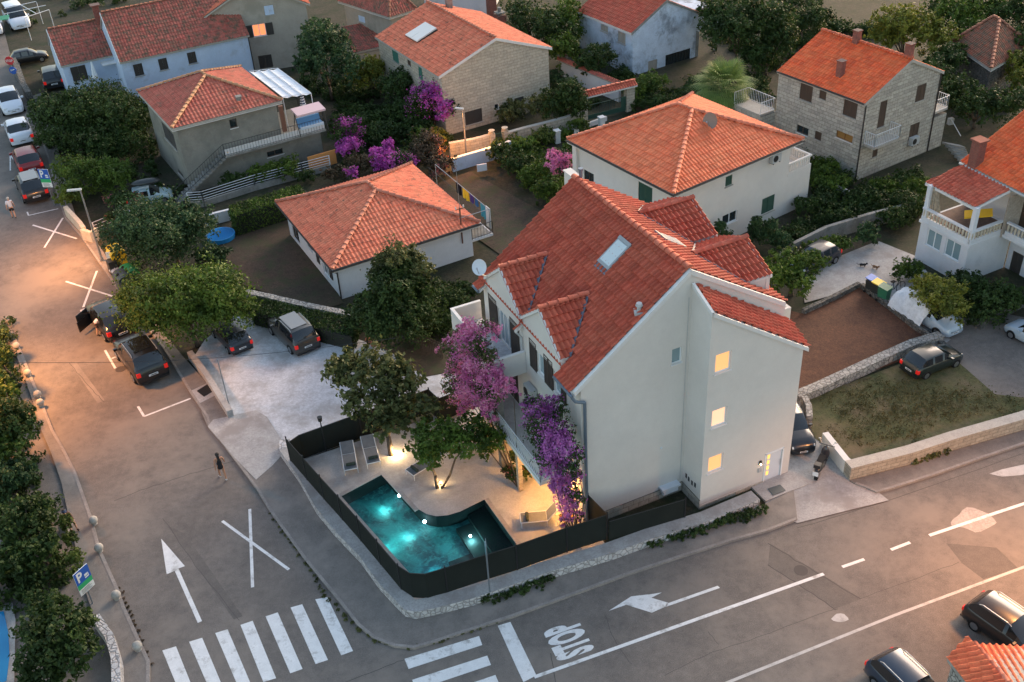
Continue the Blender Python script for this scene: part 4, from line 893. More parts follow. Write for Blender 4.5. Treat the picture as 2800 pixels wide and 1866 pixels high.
# wall lamps under the balcony
for a, b, e in ((2.9, 10.75, 110), (6.0, 10.8, 36), (9.2, 10.8, 15)):
    q = MB().cyl(Mw(a, 10.42, 2.25), Mw(a, 10.6, 2.25), .06, n=10).build('wall_lamp', M_('iron'), H); MB().ball(Mw(a, 10.66, 2.22), .06, 10, 6).build('bulb', M_('bulb_warm'), q)
    light('terrace_light', 'POINT', Mw(a-.1, b+.2, 2.15), e, (1, .45, .10), .08)
# wall lamp spilling on the yellow side table
tb = empty('side_table', Mw(1.9, 11.0, .16), 'small brown folding table beside the lounger in the orange light', 'table'); MB().box(Mw(1.9, 11.0, .62), (.6, .6, .03), RL).build('tabletop', M_('stained_wood') if 'stained_wood' in MATS else surf('stained_wood', (.28, .13, .05), (.2, .09, .035), 4), tb)
for i in (-1, 1):
    for j in (-1, 1): MB().cyl(Mw(1.9+i*.24, 11+j*.24, .16), Mw(1.9+i*.24, 11+j*.24, .61), .018, n=6).build('leg', M_('stained_wood'), tb)
# stone walls on the right
def wallrib(path, z, wd, mat_, label, h=None, side=1, name='stone_wall', zpix=0.0, cat='wall', top=None):
    o = ribbon(name, path, z, wd, M_(mat_), h=h or z+.1, side=side, kind=None, label=label, cat=cat, zpix=zpix)
    if top:
        P_ = [G(*p, zpix) if len(p) == 2 else np.array(p) for p in path]
        c = ribbon('wall_top', [p*np.array([1, 1, 0])+np.array([0, 0, z]) for p in P_], z+.03, wd+.01, M_(top), h=.03, side=side, kind=None); c.parent = o; c.location = tuple(np.array(c.location)-np.array(o.location))
    return o
wallrib([(2323, 1312), (2487, 1270), (2606, 1231), (2800, 1175), (3300, 998), (4800, 478)], .80, .55, 'stone_small', 'cream stone wall with wide top between the dry lawn and the road', zpix=KZ, top='stone_trim')
wallrib([(2244, 1218), (2300, 1290), (2326, 1312)], .78, .30, 'render_white', 'smooth white wall between the dry lawn and the driveway', zpix=.02, top='white_trim')
wallrib([(2183, 1108), (2240, 1085), (2400, 1010), (2500, 965), (2578, 942)], .55, .55, 'rubble', 'rough rubble wall along the lower edge of the brown soil plot')
wallrib([(2186, 1125), (2198, 1150), (2200, 1180)], 1.0, .3, 'rubble', 'short stone pillar wall at the corner of the dry lawn', side=1)
wallrib([(2350, 790), (2430, 850), (2500, 905), (2575, 955)], .35, .25, 'rubble_dark', 'low dark stone wall along the right edge of the brown soil plot')
wallrib([(2200, 862), (2280, 825), (2352, 788)], .35, .25, 'rubble_dark', 'low dark stone wall at the top edge of the brown soil plot')
wallrib([(2130, 716), (2250, 655), (2370, 618), (2480, 590)], 1.0, .25, 'bare_concrete', 'grey rendered garden wall behind the dark car, rising to the right', side=-1)
wallrib([(2590, 840), (2640, 880), (2680, 905), (2760, 860), (2900, 790)], .55, .35, 'rubble_dark', 'dark stone garden wall behind the silver hatchback')
# lot wall along the left, H2 yard wall, garden walls
wallrib([(530, 975), (575, 1035), (640, 1138)], .55, .32, 'concrete', 'low concrete wall between the pavement and the gravel lot', side=-1, zpix=.1)
wallrib([(650, 798), (720, 812), (830, 838), (900, 852), (975, 866)], 1.1, .45, 'rubble', 'grey stone wall with flat top below the white bungalow garden', side=1, zpix=1.1)
wallrib([(262, 1720), (300, 1775), (315, 1830), (318, 1900), (310, 1990)], .7, .35, 'rubble_white', 'pale curved stone wall end at the bottom left pavement', side=1)
wallrib([(560, 620), (640, 600)], .8, .25, 'wall_white', 'short white garden wall left of the clipped hedge', side=1)
# ================================================================ the other houses
def houseinfo(base, top):
    B = G(*base); return hgt(B, *top)
def quadpts(L, F_, R_, z):
    l, f, r = G(*L, z), G(*F_, z), G(*R_, z); return l, f, r, l+r-f
def addwins(W, specs, parent):
    """specs: (pixel quad or (u0,z0,u1,z1), style, frame, pane)"""
    hs = []
    for sp in specs:
        h = W.rect(sp[0]) if len(sp[0]) == 4 and isinstance(sp[0][0], tuple) else sp[0]
        u0, z0, u1, z1 = h; u0, u1 = max(.08, min(u0, u1)), min(W.L-.08, max(u0, u1)); z0, z1 = max(W.z0+.05, min(z0, z1)), min(W.z1-.08, max(z0, z1))
        if u1-u0 < .2 or z1-z0 < .2: continue
        h = (u0, z0, u1, z1)
        if any(not (h[2] < q[0] or h[0] > q[2] or h[3] < q[1] or h[1] > q[3]) for q in W.holes): continue
        W.holes.append(h); hs.append((h, sp))
    for h, sp in hs: window(W, h, parent, style=sp[1], frame=sp[2], pane=sp[3] if len(sp) > 3 else 'dark_glass', bars=sp[4] if len(sp) > 4 else 1, sill=(sp[1] != 'door'), fw=.05)
def hip(name, label, eave, z, wallm, tm, ov=.45, rise=None, P1px=None, ridge_dir='FL', ridge=.0, wl_=[], wr_=[], cp=.26, rp=.42, ns=5, apex_z=None, amp=.04, base=-.2, gut=True, gutm='dark_pipe'):
    l, f, r, bk = quadpts(*eave, z); C = (l+r)/2; t = empty(name, (f[0], f[1], 0), label, 'house')
    eL, eR = unit(l-f), unit(r-f); LL, LR = np.linalg.norm(l-f), np.linalg.norm(r-f)
    d = eL if ridge_dir == 'FL' else eR; rz = z+rise; p1 = C-d*ridge/2+np.array([0, 0, rise]); p2 = C+d*ridge/2+np.array([0, 0, rise])
    if ridge_dir == 'FL': planes = [([l, f, p1, p2], eL), ([f, r, p1], eR), ([r, bk, p2, p1], eL), ([bk, l, p2], eR)]; hips = [(f, p1), (r, p1), (l, p2), (bk, p2), (p1, p2)]
    else: planes = [([l, f, p1], eL), ([f, r, p2, p1], eR), ([r, bk, p2], eL), ([bk, l, p1, p2], eR)]; hips = [(f, p1), (l, p1), (r, p2), (bk, p2), (p1, p2)]
    up = np.array([0, 0, .10]); hips = [(a+up, b+up) for a, b in hips if np.linalg.norm(a-b) > .3]
    roof('roof', planes, tm, t, caps=hips, cp=cp, rp=rp, ns=ns, amp=amp, step=.03, under=.16, capr=.13)
    i = lambda p, s, q: p+eL*s*ov+eR*q*ov
    F_, L_, R_, B_ = i(f, 1, 1), i(l, -1, 1), i(r, 1, -1), i(bk, -1, -1)
    WL, WR = Wall(L_, F_, base, z-.02), Wall(F_, R_, base, z-.02); addwins(WL, wl_, t); addwins(WR, wr_, t); mb = MB(); WL.mesh(mb); WR.mesh(mb); Wall(R_, B_, base, z-.02).mesh(mb); Wall(B_, L_, base, z-.02).mesh(mb)
    mb.build('wall', M_(wallm), t)
    MB().prism([l+(eR-eL)*.0, f, r, bk], z-.20, z-.165).build('soffit', M_('white_trim'), t)
    if gut:
        g = MB(); dz = np.array([0, 0, -.02]); o_ = lambda p, a, b: p+eL*a*.05+eR*b*.05+dz
        g.tube([o_(l, 1, -1), o_(f, -1, -1), o_(r, -1, 1)], .06, 6); g.build('gutter', M_(gutm), t)
        MB().tube([o_(f, -.5, -.5)+(0, 0, -.05), F_-eL*.06-eR*.06+(0, 0, z-.5-F_[2]), F_-eL*.06-eR*.06+(0, 0, -F_[2]+.05)], .05, 6).build('downpipe', M_(gutm), t)
    return t, WL, WR, (F_, L_, R_, B_), (eL, eR, C)
def Q(ox, oy, k=.2978): return lambda a, b: (ox+a*k, oy+b*k)
r1, r2, r3, r4 = Q(0, 0), Q(700, 0), Q(1400, 0), Q(2100, 0); s1, s2, s3, s4 = Q(0, 467), Q(700, 467), Q(1400, 467), Q(2100, 467)
# --- H2: white bungalow with hip roof, middle
z2 = houseinfo((945.8, 829), (930.9, 741))+.1
t2, WL2, WR2, c2, e2 = hip('bungalow', 'white bungalow with red hipped roof between the gravel lot and the soil garden', ((755, 556), (908.5, 741), (1313, 612)), z2, 'wall_white', TM['salmon'], rise=1.9, ridge_dir='FL', ridge=1.4,
    wl_=[([s2(325, 480), s2(388, 560), s2(405, 685), s2(345, 600)], 'glass', 'brown_frame', 'dark_glass'), ([s2(465, 640), s2(515, 690), s2(520, 745), s2(470, 690)], 'glass', 'brown_frame', 'dark_glass', 0), ([s2(615, 850), s2(665, 905), s2(670, 985), s2(620, 930)], 'glass', 'white_frame', 'dark_glass')])
for a, b in ((555, 610), (672, 715)):
    u0, zz = WL2.pix(*s2(a, 760+(a-555)*1.1)); u1, _ = WL2.pix(*s2(b, 760)); open_shutter(WL2, min(max(u0, .1), WL2.L-.6), max(.75, z2-1.75), .5, 1.35, t2)
# terrace of the bungalow with laundry frame
eL, eR, C2 = e2; R_ = c2[2]; B_ = c2[3]
tz = 1.15; wT = float((G(*s2(2335, 705), tz)-R_)@eR)
T = [R_+(0, 0, -R_[2]), R_+eR*wT+(0, 0, -R_[2]), B_+eR*wT+(0, 0, -B_[2]), B_+(0, 0, -B_[2])]
ter = MB(); ter.prism(T, tz-.16, tz); to = ter.build('side_terrace', M_('wall_white'), t2); MB().prism([T[0]+eL*.1+eR*.03, T[1]+eL*.1-eR*.1, T[2]-eL*.1-eR*.1, T[3]-eL*.1+eR*.03], tz+.002, tz+.02).build('floor', M_('bare_concrete'), to)
railing([T[0]+(0, 0, tz), T[1]+(0, 0, tz), T[2]+(0, 0, tz)], to, M_('iron'), h=.9, pitch=.2, r=.01)
lf = empty('laundry_frame', tuple(T[1]+(0, 0, tz)), 'metal clothes frame with washing on the bungalow terrace', 'clothes line')
fm = MB(); a, b = T[1]-eR*.1+eL*.15, T[2]-eR*.1-eL*1.5; zt_ = tz+1.75
fm.tube([a+(0, 0, tz), a+(0, 0, zt_), b+(0, 0, zt_), b+(0, 0, tz)], .025, 6); fm.tube([a+(0, 0, zt_), a-eR*2.2+(0, 0, zt_)], .025, 6); fm.build('frame', M_('lamp_pole'), lf)
D_ = b-a; Ld = np.linalg.norm(D_); D_ = D_/Ld
for x, w_, h_, c in ((.35, .9, 1.0, 'cloth_teal'), (1.6, .45, .55, 'cloth_blue'), (2.25, .5, .6, 'cloth_purple'), (2.95, .95, .75, 'cloth_yellow'), (4.1, .8, .8, 'cloth_black')):
    cc = {'cloth_teal': (.07, .30, .38), 'cloth_blue': (.05, .14, .30), 'cloth_purple': (.10, .06, .22), 'cloth_yellow': (.75, .50, .04), 'cloth_black': (.015, .015, .02)}[c]; plain(c, cc, .9, spec=.1)
    g = MB(); k = 8; P0 = [a+D_*(x+w_*i/k)+(0, 0, zt_)+eR*.03*math.sin(i*1.9) for i in range(k+1)]; P1 = [p-np.array([0, 0, h_])+eR*.05*math.sin(i*1.4+1) for i, p in enumerate(P0)]
    g.add(P0+P1+[p+eR*.012 for p in P0+P1], [(i, i+1, k+2+i, k+1+i) for i in range(k)]+[(2*k+2+k+1+i, 2*k+2+k+2+i, 2*k+3+i, 2*k+2+i) for i in range(k)]); g.smooth = True
    tag(g.build('hanging_cloth', M_(c)), {'cloth_teal': 'blue green towel', 'cloth_blue': 'dark blue cloth', 'cloth_purple': 'dark purple cloth', 'cloth_yellow': 'yellow cloth', 'cloth_black': 'black cloth'}[c]+' hanging on the bungalow clothes frame', 'laundry', 'washing on the clothes frame')
cu = MB(); p = a+(0, 0, zt_); 
for i in range(7): q = p+D_*.08*i; cu.obox(q+(0, 0, -1.45), D_*.075, eR*(.05 if i % 2 else .09), (0, 0, 1.45))
tag(cu.build('curtain', M_('white_trim')), 'white curtain tied at the corner of the bungalow clothes frame', 'curtain')
# antenna pole on the bungalow
u_, zz = WR2.pix(*s2(1890, 660)); bp_ = WR2.at(u_, 0, .12)
an = empty('antenna_mast', tuple(bp_+(0, 0, max(.5, zz))), 'rusty cable mast fixed to the front wall of the bungalow', 'mast'); z0 = zz; zt2 = hgt(bp_, *s2(1885, 340))
MB().cyl(bp_+(0, 0, z0), bp_+(0, 0, zt2), .05, n=8).build('pole', M_('rust'), an); MB().cyl(bp_+(0, 0, zt2), bp_+(0, 0, zt2+3.2), .018, n=6).build('whip', M_('lamp_pole'), an); MB().obox(bp_+WR2.u*-.3+(0, 0, zt2-.1), WR2.u*.6, WR2.n*.05, (0, 0, .05)).build('crossarm', M_('rust'), an)
for dx in (-.28, .28): MB().cyl(bp_+WR2.u*dx+(0, 0, zt2-.05), bp_+WR2.u*dx+(0, 0, zt2+.12), .04, n=8).build('insulator', M_('white_trim'), an)
# --- H3: orange hip roof, two storeys
z3 = 5.45
t3, WL3, WR3, c3, e3 = hip('house', 'white two storey house with bright orange hipped roof behind the main house', ((1550.4, 384.3), (1841, 534), (2197, 384.3)), z3, 'render_white', TM['orange'], rise=2.25, ridge_dir='FL', ridge=1.3, ov=.55, cp=.27, rp=.46,
    wl_=[([s3(1160, 100), s3(1290, 160), s3(1285, 335), s3(1158, 270)], 'shutter', 'green_shutter'), ([s3(660, 0), s3(750, 20), s3(752, 135), s3(660, 95)], 'glass', 'brown_frame', 'dark_glass')],
    wr_=[([s3(1960, 60), s3(2025, 35), s3(2020, 125), s3(1960, 150)], 'shutter', 'green_shutter'), ([s3(1930, 415), s3(2068, 365), s3(2065, 455), s3(1932, 510)], 'glass', 'white_frame', 'dark_glass'), ([s3(2295, 260), s4(60, 220), s4(55, 345), s3(2290, 415)], 'shutter', 'green_shutter')])
# corner loggia pillar + balustrade seen at left, right balcony
Lc = c3[1]; eL, eR, C3 = e3
MB().box(tuple(Lc+eL*.15-eR*.05+(0, 0, -Lc[2]+z3/2)), (.42, .42, z3), math.atan2(eL[1], eL[0])).build('pillar', M_('render_white'), t3)
bq = empty('balcony', (0, 0, 0), None, None); bq.parent = t3; bq.location = (0, 0, 0)
for k in list(bq.keys()): del bq[k]
bal = MB(); ub, zb3 = WL3.pix(*s3(770, 215)); ue, _ = WL3.pix(*s3(990, 255)); p0 = WL3.at(ub, 0); Lb = abs(ue-ub); zb3 = 2.35
bal.obox(p0+(0, 0, zb3), -eL*Lb, -eR*.9, (0, 0, .14))
for i in range(int(Lb/.2)): q = p0-eL*(.1+.2*i)-eR*.82; bal.cyl(q+(0, 0, zb3+.14), q+(0, 0, zb3+.8), .05, n=6)
bal.obox(p0+(0, 0, zb3+.8)-eR*.75, -eL*Lb, -eR*.18, (0, 0, .1)); bal.build('balustrade', M_('white_trim'), bq)
Rc = c3[2]; wR = float((G(2222, 565)-Rc)@eR); wt = hgt(G(2222, 565), 2234, 429); w3 = [Rc-(0, 0, Rc[2]), Rc+eR*wR-(0, 0, Rc[2]), Rc+eR*wR+eL*5.0-(0, 0, Rc[2]), Rc+eL*5.0-(0, 0, Rc[2])]; wf = wt-.92
MB().prism(w3, -.2, wf).build('wing', M_('render_white'), t3)
pr_ = MB(); th = .14
pr_.prism([w3[0]+eR*.02, w3[1], w3[1]+eL*th, w3[0]+eL*th+eR*.02], wf, wf+.25); pr_.prism([w3[1]+eL*th, w3[1]-eR*th+eL*th, w3[2]-eR*th, w3[2]], wf, wf+.25)
pr_.prism([w3[0]+eR*.02, w3[1], w3[1]+eL*th, w3[0]+eL*th+eR*.02], wf+.8, wf+.92); pr_.prism([w3[1]+eL*th, w3[1]-eR*th+eL*th, w3[2]-eR*th, w3[2]], wf+.8, wf+.92)
for i in range(int(wR/.2)): q = w3[0]+eR*(.1+.2*i)+eL*.07; pr_.box((q[0], q[1], wf+.52), (.10, .10, .56), math.atan2(eR[1], eR[0]))
for i in range(23): q = w3[1]-eR*.07+eL*(.25+.2*i); pr_.box((q[0], q[1], wf+.52), (.10, .10, .56), math.atan2(eR[1], eR[0]))
pr_.build('balustrade', M_('render_white'), t3)
uu, zz = WR3.pix(*s4(40, -60)); ac_unit(tuple(WR3.at(min(uu, WR3.L-.6), 4.5, .2)), math.atan2(WR3.u[1], WR3.u[0]), t3)
_r = r_3 = quadpts((1550.4, 384.3), (1841, 534), (2197, 384.3), z3); _c3 = (_r[0]+_r[2])/2+np.array([0, 0, 2.25]); _n3 = unit(np.cross(_r[2]-_r[1], _c3-_r[1])); _n3 = _n3 if _n3[2] > 0 else -_n3
_rr = RM.T @ np.array([(1942-CX)/FOC, (352-CY)/FOC, 1.0]); dz0 = CAM+_rr*((_r[1]-CAM)@_n3)/(_rr@_n3); dz = dz0+np.array([0, -.05, .55])
make_dish(tuple(dz), .5, math.radians(-38), math.radians(-14), 'rusty grey satellite dish on the bright orange hipped roof', tuple(dz0), col='dish_old' if 'dish_old' in MATS else (plain('dish_old', (.24, .20, .17), .7), 'dish_old')[1])
# --- H8: grey house with worn hip roof, left
z8 = 5.3
t8, WL8, WR8, c8, e8 = hip('house', 'grey rendered house with worn red hipped roof and long outside stair', ((376.7, 253), (470.5, 354.4), (771.5, 277)), z8, 'wall_grey', TM['worn'], rise=1.75, ridge_dir='FL', ridge=1.0, ov=.4, cp=.28, rp=.42,
    wl_=[([r1(1490, 1150), r1(1590, 1210), r1(1610, 1325), r1(1530, 1315)], 'shutter', 'dark_shutter'), ([s1(1615, -10), s1(1660, 0), s1(1700, 75), s1(1665, 40)], 'shutter', 'dark_shutter')],
    wr_=[([r1(2100, 1105), r1(2170, 1085), r1(2180, 1165), r1(2120, 1185)], 'glass', 'brown_frame', 'dark_glass', 0), ([r2(325, 1360), r2(430, 1330), r2(440, 1560), r2(335, 1600)], 'glass', 'dark_shutter', 'dark_glass', 3), ([r2(100, 1400), r2(245, 1360), r2(250, 1410), r2(105, 1450)], 'glass', 'brown_frame', 'dark_glass')], gut=False)
eL, eR, C8 = e8; F8, L8, R8, B8 = c8
# terrace on the right end with balcony band, stair
ZT = 2.55; z0_ = lambda p: p*np.array([1, 1, 0])
Rr8 = z0_(R8); bo = z0_(F8)+eR*(np.linalg.norm(R8-F8)*.36)
MB().prism([Rr8, Rr8+eR*3.1, Rr8+eR*3.1+eL*4.5, Rr8+eL*4.5], -.2, ZT).build('wing', M_('wall_grey'), t8)
slab = MB(); s0 = bo-eL*1.15; slab.prism([bo+eL*.02, s0, s0+eR*(np.linalg.norm(Rr8-bo)+3.2), bo+eR*(np.linalg.norm(Rr8-bo)+3.2)], ZT-.16, ZT); so = slab.build('balcony', M_('bare_concrete'), t8)
e_ = bo-eL*1.1; E_ = e_+eR*(np.linalg.norm(Rr8-bo)+3.15)
MB().obox(e_+(0, 0, ZT-.02), E_-e_, eL*.03, (0, 0, .52)).build('balcony_panel', M_('white_trim'), so)
railing([e_+(0, 0, ZT)-eL*.04, E_+(0, 0, ZT)-eL*.04, E_+eL*5.4+(0, 0, ZT)], so, M_('iron'), h=.95, pitch=.22, r=.012)
# stair descending to the left
st = MB(); n_s = 14; bs_ = bo-eL*1.1; 
for i in range(n_s): q = bs_-eR*(.30*(i+1)); st.obox(q+(0, 0, ZT-(i+1)*ZT/n_s-.16), eR*.31, eL*.95, (0, 0, .16))
so2 = st.build('stair', M_('bare_concrete'), t8); railing([bs_-eR*.30*n_s+(0, 0, .1), bs_+(0, 0, ZT)], so2, M_('iron'), h=.95, pitch=.2, r=.012)
bd = G(*r2(590, 1500), .7); tag(MB().obox(bd+(-.9, 0, -.6), eR*2.3, eL*.05, (0, 0, 1.15)).build('plywood_board', plain('plywood', (.55, .24, .07), .8)), 'orange brown board leaning under the grey house balcony', 'board')
# white awning over the terrace
def quadsheet(pts, th=.03): 
    mb = MB(); P_ = [np.array(p) for p in pts]; mb.add(P_+[p-np.array([0, 0, th]) for p in P_], [(0, 1, 2, 3), (7, 6, 5, 4), (0, 4, 5, 1), (1, 5, 6, 2), (2, 6, 7, 3), (3, 7, 4, 0)]); return mb
za = 4.9
aw = [G(*r1(2290, 660), za), G(*r2(200, 630), za), G(*r2(505, 858), za), G(*r2(245, 895), za)]
ta = empty('awning', (aw[3][0], aw[3][1], ZT), 'white fabric awning on a frame over the grey house terrace', 'awning'); k = 6; cm = MB(); cm.smooth = True
gr = lambda u, v: (aw[0]*(1-u)+aw[1]*u)*(1-v)+(aw[3]*(1-u)+aw[2]*u)*v
vs = [gr(i/k, j/8)+np.array([0, 0, -.10*math.sin(math.pi*((i/k*3) % 1))]) for j in range(9) for i in range(k+1)]
fs = [(j*(k+1)+i, j*(k+1)+i+1, (j+1)*(k+1)+i+1, (j+1)*(k+1)+i) for j in range(8) for i in range(k)]
cm.add(vs, fs); cm.add([v-np.array([0, 0, .02]) for v in vs], [f[::-1] for f in fs]); cm.build('canopy', plain('awning_cloth', (.80, .83, .86), .8), ta)
fr_ = MB()
for i in range(4): fr_.cyl(gr(i/3, 0)+(0, 0, .03), gr(i/3, 1)+(0, 0, .03), .025, n=6)
for v in (0, .33, .66, 1): fr_.cyl(gr(0, v)+(0, 0, .03), gr(1, v)+(0, 0, .03), .022, n=6)
fr_.build('frame', M_('white_metal'), ta)
for u in (0, 1): q = gr(u, 1); MB().cyl((q[0], q[1], ZT), q, .035, n=6).build('post', M_('white_metal'), ta)
# swing seat and closed parasol on that terrace
def swing(c, label):
    t = empty('swing_seat', c, label, 'swing seat', None, rz=math.atan2(eR[1], eR[0]))
    cb = MB(); cb.add([(-1.15, -.65, 1.75), (1.15, -.65, 1.75), (1.15, .65, 1.9), (-1.15, .65, 1.9), (-1.15, -.65, 1.6), (1.15, -.65, 1.6), (1.15, .65, 1.75), (-1.15, .65, 1.75)], [(0, 1, 2, 3), (7, 6, 5, 4), (0, 4, 5, 1), (1, 5, 6, 2), (2, 6, 7, 3), (3, 7, 4, 0)]); cb.build('canopy', plain('pink_canvas', (.62, .45, .48), .85), t, local=True)
    f = MB()
    for s in (-1, 1): f.tube([(s*1.15, -.6, 0), (s*1.15, 0, 1.75), (s*1.15, .6, 0)], .03, 6)
    f.cyl((-1.15, 0, 1.72), (1.15, 0, 1.72), .025, n=6); f.build('frame', M_('iron'), t, local=True); MB().box((0, .05, .5), (1.9, .6, .16)).build('seat', plain('blue_cushion', (.12, .28, .50), .9), t, local=True)
    MB().obox((-.95, .34, .55), (1.9, 0, 0), (0, .14, .0), (0, .15, .5)).build('backrest', M_('blue_cushion'), t, local=True)
    MB().obox((-.95, -.36, .42), (1.9, 0, 0), (0, .06, .0), (0, .0, .2)).build('valance', plain('cushion_white', (.55, .62, .7), .9), t, local=True)
sc_ = G(*r2(505, 1160), ZT+.4); swing((sc_[0], sc_[1], ZT), 'garden swing seat with pink canopy and blue cushions on the terrace')
def parasol(c, h, label, cols, name='closed_parasol'):
    t = empty(name, c, label, 'parasol'); MB().cyl((0, 0, 0), (0, 0, h), .025, n=8).build('pole', M_('lamp_pole'), t, local=True)
    mb = MB(); n = 12; k = len(cols[1])
    for j in range(k):
        mb.mat(cols[1][j]); z0, z1 = h*.35+(h*.6)*j/k, h*.35+(h*.6)*(j+1)/k; f = lambda z: .05+.20*(1-(z-h*.35)/(h*.6))
        vs = []
        for z in (z0, z1):
            for i in range(n): tt = 2*math.pi*i/n; rr = f(z)*(1.15 if i % 2 else .8); vs.append((rr*math.cos(tt), rr*math.sin(tt), z))
        mb.add(vs, [(i, (i+1) % n, n+(i+1) % n, n+i) for i in range(n)])
    mb.build('canopy', [M_(q) for q in cols[0]], t, local=True); MB().cyl((0, 0, 0), (0, 0, .06), .22, n=14).build('base', M_('bare_concrete'), t, local=True)
plain('navy', (.03, .05, .14), .8); pc = G(*r2(445, 1040), ZT+.3); parasol((pc[0], pc[1], ZT), 2.3, 'closed blue and white striped parasol beside the swing seat', (('awning_cloth', 'navy'), [0, 1]*7))
vq = G(*r1(2190, 900), 6.1); vt_ = MB().box((vq[0], vq[1], vq[2]-.05), (.35, .35, .25), RL).box((vq[0], vq[1], vq[2]+.12), (.45, .45, .06), RL); o = vt_.build('roof_vent', M_('bare_concrete'), t8)
ch = G(*r2(225, 985), 5.5); MB().box((ch[0], ch[1], ch[2]-.9), (.3, .3, 2.0), RL).build('chimney', M_('rust'), t8)

# --- gabled houses
def gable(name, label, F_, L_, R_, z, wallm, tm, apex_px, ov=.0, wl_=[], wr_=[], base=-.2, gr_px=None, ridge_back=None, cp=.26, rp=.40, ns=5, amp=.04, zr_=None, over=.35, gm=None, cap=True, verge='white_trim', cut=None):
    """gable wall from F to R facing us; eave from L to F"""
    l, f = G(*L_, z), G(*F_, z); eL = unit(l-f); eR = np.array([-eL[1], eL[0], 0]); 
    r_ = G(*R_, z)
    if (r_-f)@eR < 0: eR = -eR
    Wg_ = Wall(f, f+eR*5, base, 20); ua, za = Wg_.pix(*apex_px); ur, zr2 = Wg_.pix(*R_)
    if zr_ is None: zr_ = zr2
    else: ur = (G(*R_, zr_)-f)@eR
    t = empty(name, (f[0], f[1], 0), label, 'house'); Ll = np.linalg.norm(l-f)
    A = f+eR*ua; A = np.array([A[0], A[1], za]); A2 = A+eL*Ll; r = f+eR*ur; r = np.array([r[0], r[1], zr_]); r2_ = r+eL*Ll; o = -eL*over*.4
    sL = (A-f)/np.linalg.norm(A-f); sR = (r-A)/np.linalg.norm(r-A); f_o = f-sL*over; l_o = l-sL*over; r_o = r+sR*over; r2o = r2_+sR*over
    planes = [([l_o, f_o+o, A+o, A2], eL), ([A+o, r_o+o, r2o, A2], eL)]
    roof('roof', planes, tm, t, caps=[(A+o+(0, 0, .1), A2+(0, 0, .1))] if cap else [], cp=cp, rp=rp, ns=ns, amp=amp, under=.14, capr=.12)
    z0 = lambda p: p*np.array([1, 1, 0])
    WL, WR = Wall(l, f, base, z-.05), Wall(f, r, base, za+.3); addwins(WL, wl_, t); addwins(WR, wr_, t)
    nl = unit(np.cross(eL, A-f)); nl = nl if nl[2] > 0 else -nl; nr = unit(np.cross(eL, r-A)); nr = nr if nr[2] > 0 else -nr
    clip = [(tuple(A-np.array([0, 0, .05])), tuple(nl)), (tuple(A-np.array([0, 0, .05])), tuple(nr))]
    mb = MB(); WL.mesh(mb); WR.mesh(mb, clip); Wall(r, r2_, base, zr_-.05).mesh(mb); Wall(r2_, l, base, za+.3).mesh(mb, clip); mb.build('wall', M_(wallm), t)
    v = MB(); v.obox(f_o+o*1.25+(0, 0, -.14), A-f_o, -o*.5, (0, 0, .22)); v.obox(A+o*1.25+(0, 0, -.14), r_o-A, -o*.5, (0, 0, .22)); v.build('verge', M_(verge), t)
    return t, WL, WR, (f, l, r, r2_, A, A2), (eL, eR)
z5 = hgt(G(1237.5, 381), 1224.3, 214.5)
t5, WL5, WR5, c5, e5 = gable('house', 'pale stone block house with red gable roof and two white solar panels', r2(1700, 690), r2(1115, 325), r3(350, 445), z5, 'stone_ashlar', TM['salmon'], r2(2195, 355), zr_=z5,
    wl_=[([r2(1250, 445), r2(1305, 480), r2(1310, 570), r2(1255, 570)], 'shutter', 'teal_shutter'), ([r2(1390, 540), r2(1420, 560), r2(1422, 610), r2(1392, 595)], 'shutter', 'brown_frame'), ([r2(1490, 605), r2(1525, 625), r2(1530, 740), r2(1495, 715)], 'shutter', 'teal_shutter')],
    wr_=[([r2(1918, 1035), r2(2075, 990), r2(2080, 1110), r2(1925, 1160)], 'shutter', 'dark_shutter'), ([r2(2190, 960), r2(2232, 950), r2(2232, 1000), r2(2190, 1010)], 'glass', 'white_frame', 'dark_glass', 0), ([r3(20, 905), r3(110, 885), r3(110, 960), r3(30, 985)], 'shutter', 'dark_shutter')], over=.3)
f, l, r, rb, A, A2 = c5; eL, eR = e5; sl = unit(A-f); nn = unit(np.cross(eL, sl)); nn = nn if nn[2] > 0 else -nn
def onplane(px_, p, n_): d = RM.T @ np.array([(px_[0]-CX)/FOC, (px_[1]-CY)/FOC, 1.0]); return CAM+d*((p-CAM)@n_)/(d@n_)
cs = [onplane(r2(*q), f+nn*.2, nn) for q in ((1370, 325), (1478, 388), (1655, 262), (1555, 208))]
tp_ = empty('solar_panel', tuple((cs[0]+cs[2])/2-nn*.1), 'pair of white solar water panels on the stone house roof', 'solar panel')
for k in range(2):
    a_, b_ = cs[0]*(1-k*.5)+cs[1]*k*.5, cs[0]*(.5-k*.5)+cs[1]*(.5+k*.5); c_, d_ = cs[3]*(.5-k*.5)+cs[2]*(.5+k*.5), cs[3]*(1-k*.5)+cs[2]*k*.5
    g = (b_-a_)*.03; MB().obox(a_+g-nn*.02, (b_-a_)*.94, d_-a_, nn*.10).build('panel', plain('panel_white', (.74, .70, .66), .35), tp_)
MB().obox(cs[0]-nn*.12, cs[1]-cs[0], cs[3]-cs[0], nn*.09).build('mounting_frame', M_('iron'), tp_)
q = onplane(r2(1775, 80), A, unit(np.cross(eL, r-A))*(1 if np.cross(eL, r-A)[2] > 0 else -1)); MB().box((q[0], q[1], q[2]+.2), (.5, .5, 1.2), RL).box((q[0], q[1], q[2]+.85), (.65, .65, .08), RL).build('chimney', M_('bare_concrete'), t5)
z6 = hgt(G(1729, 208), 1730.6, 86.4)
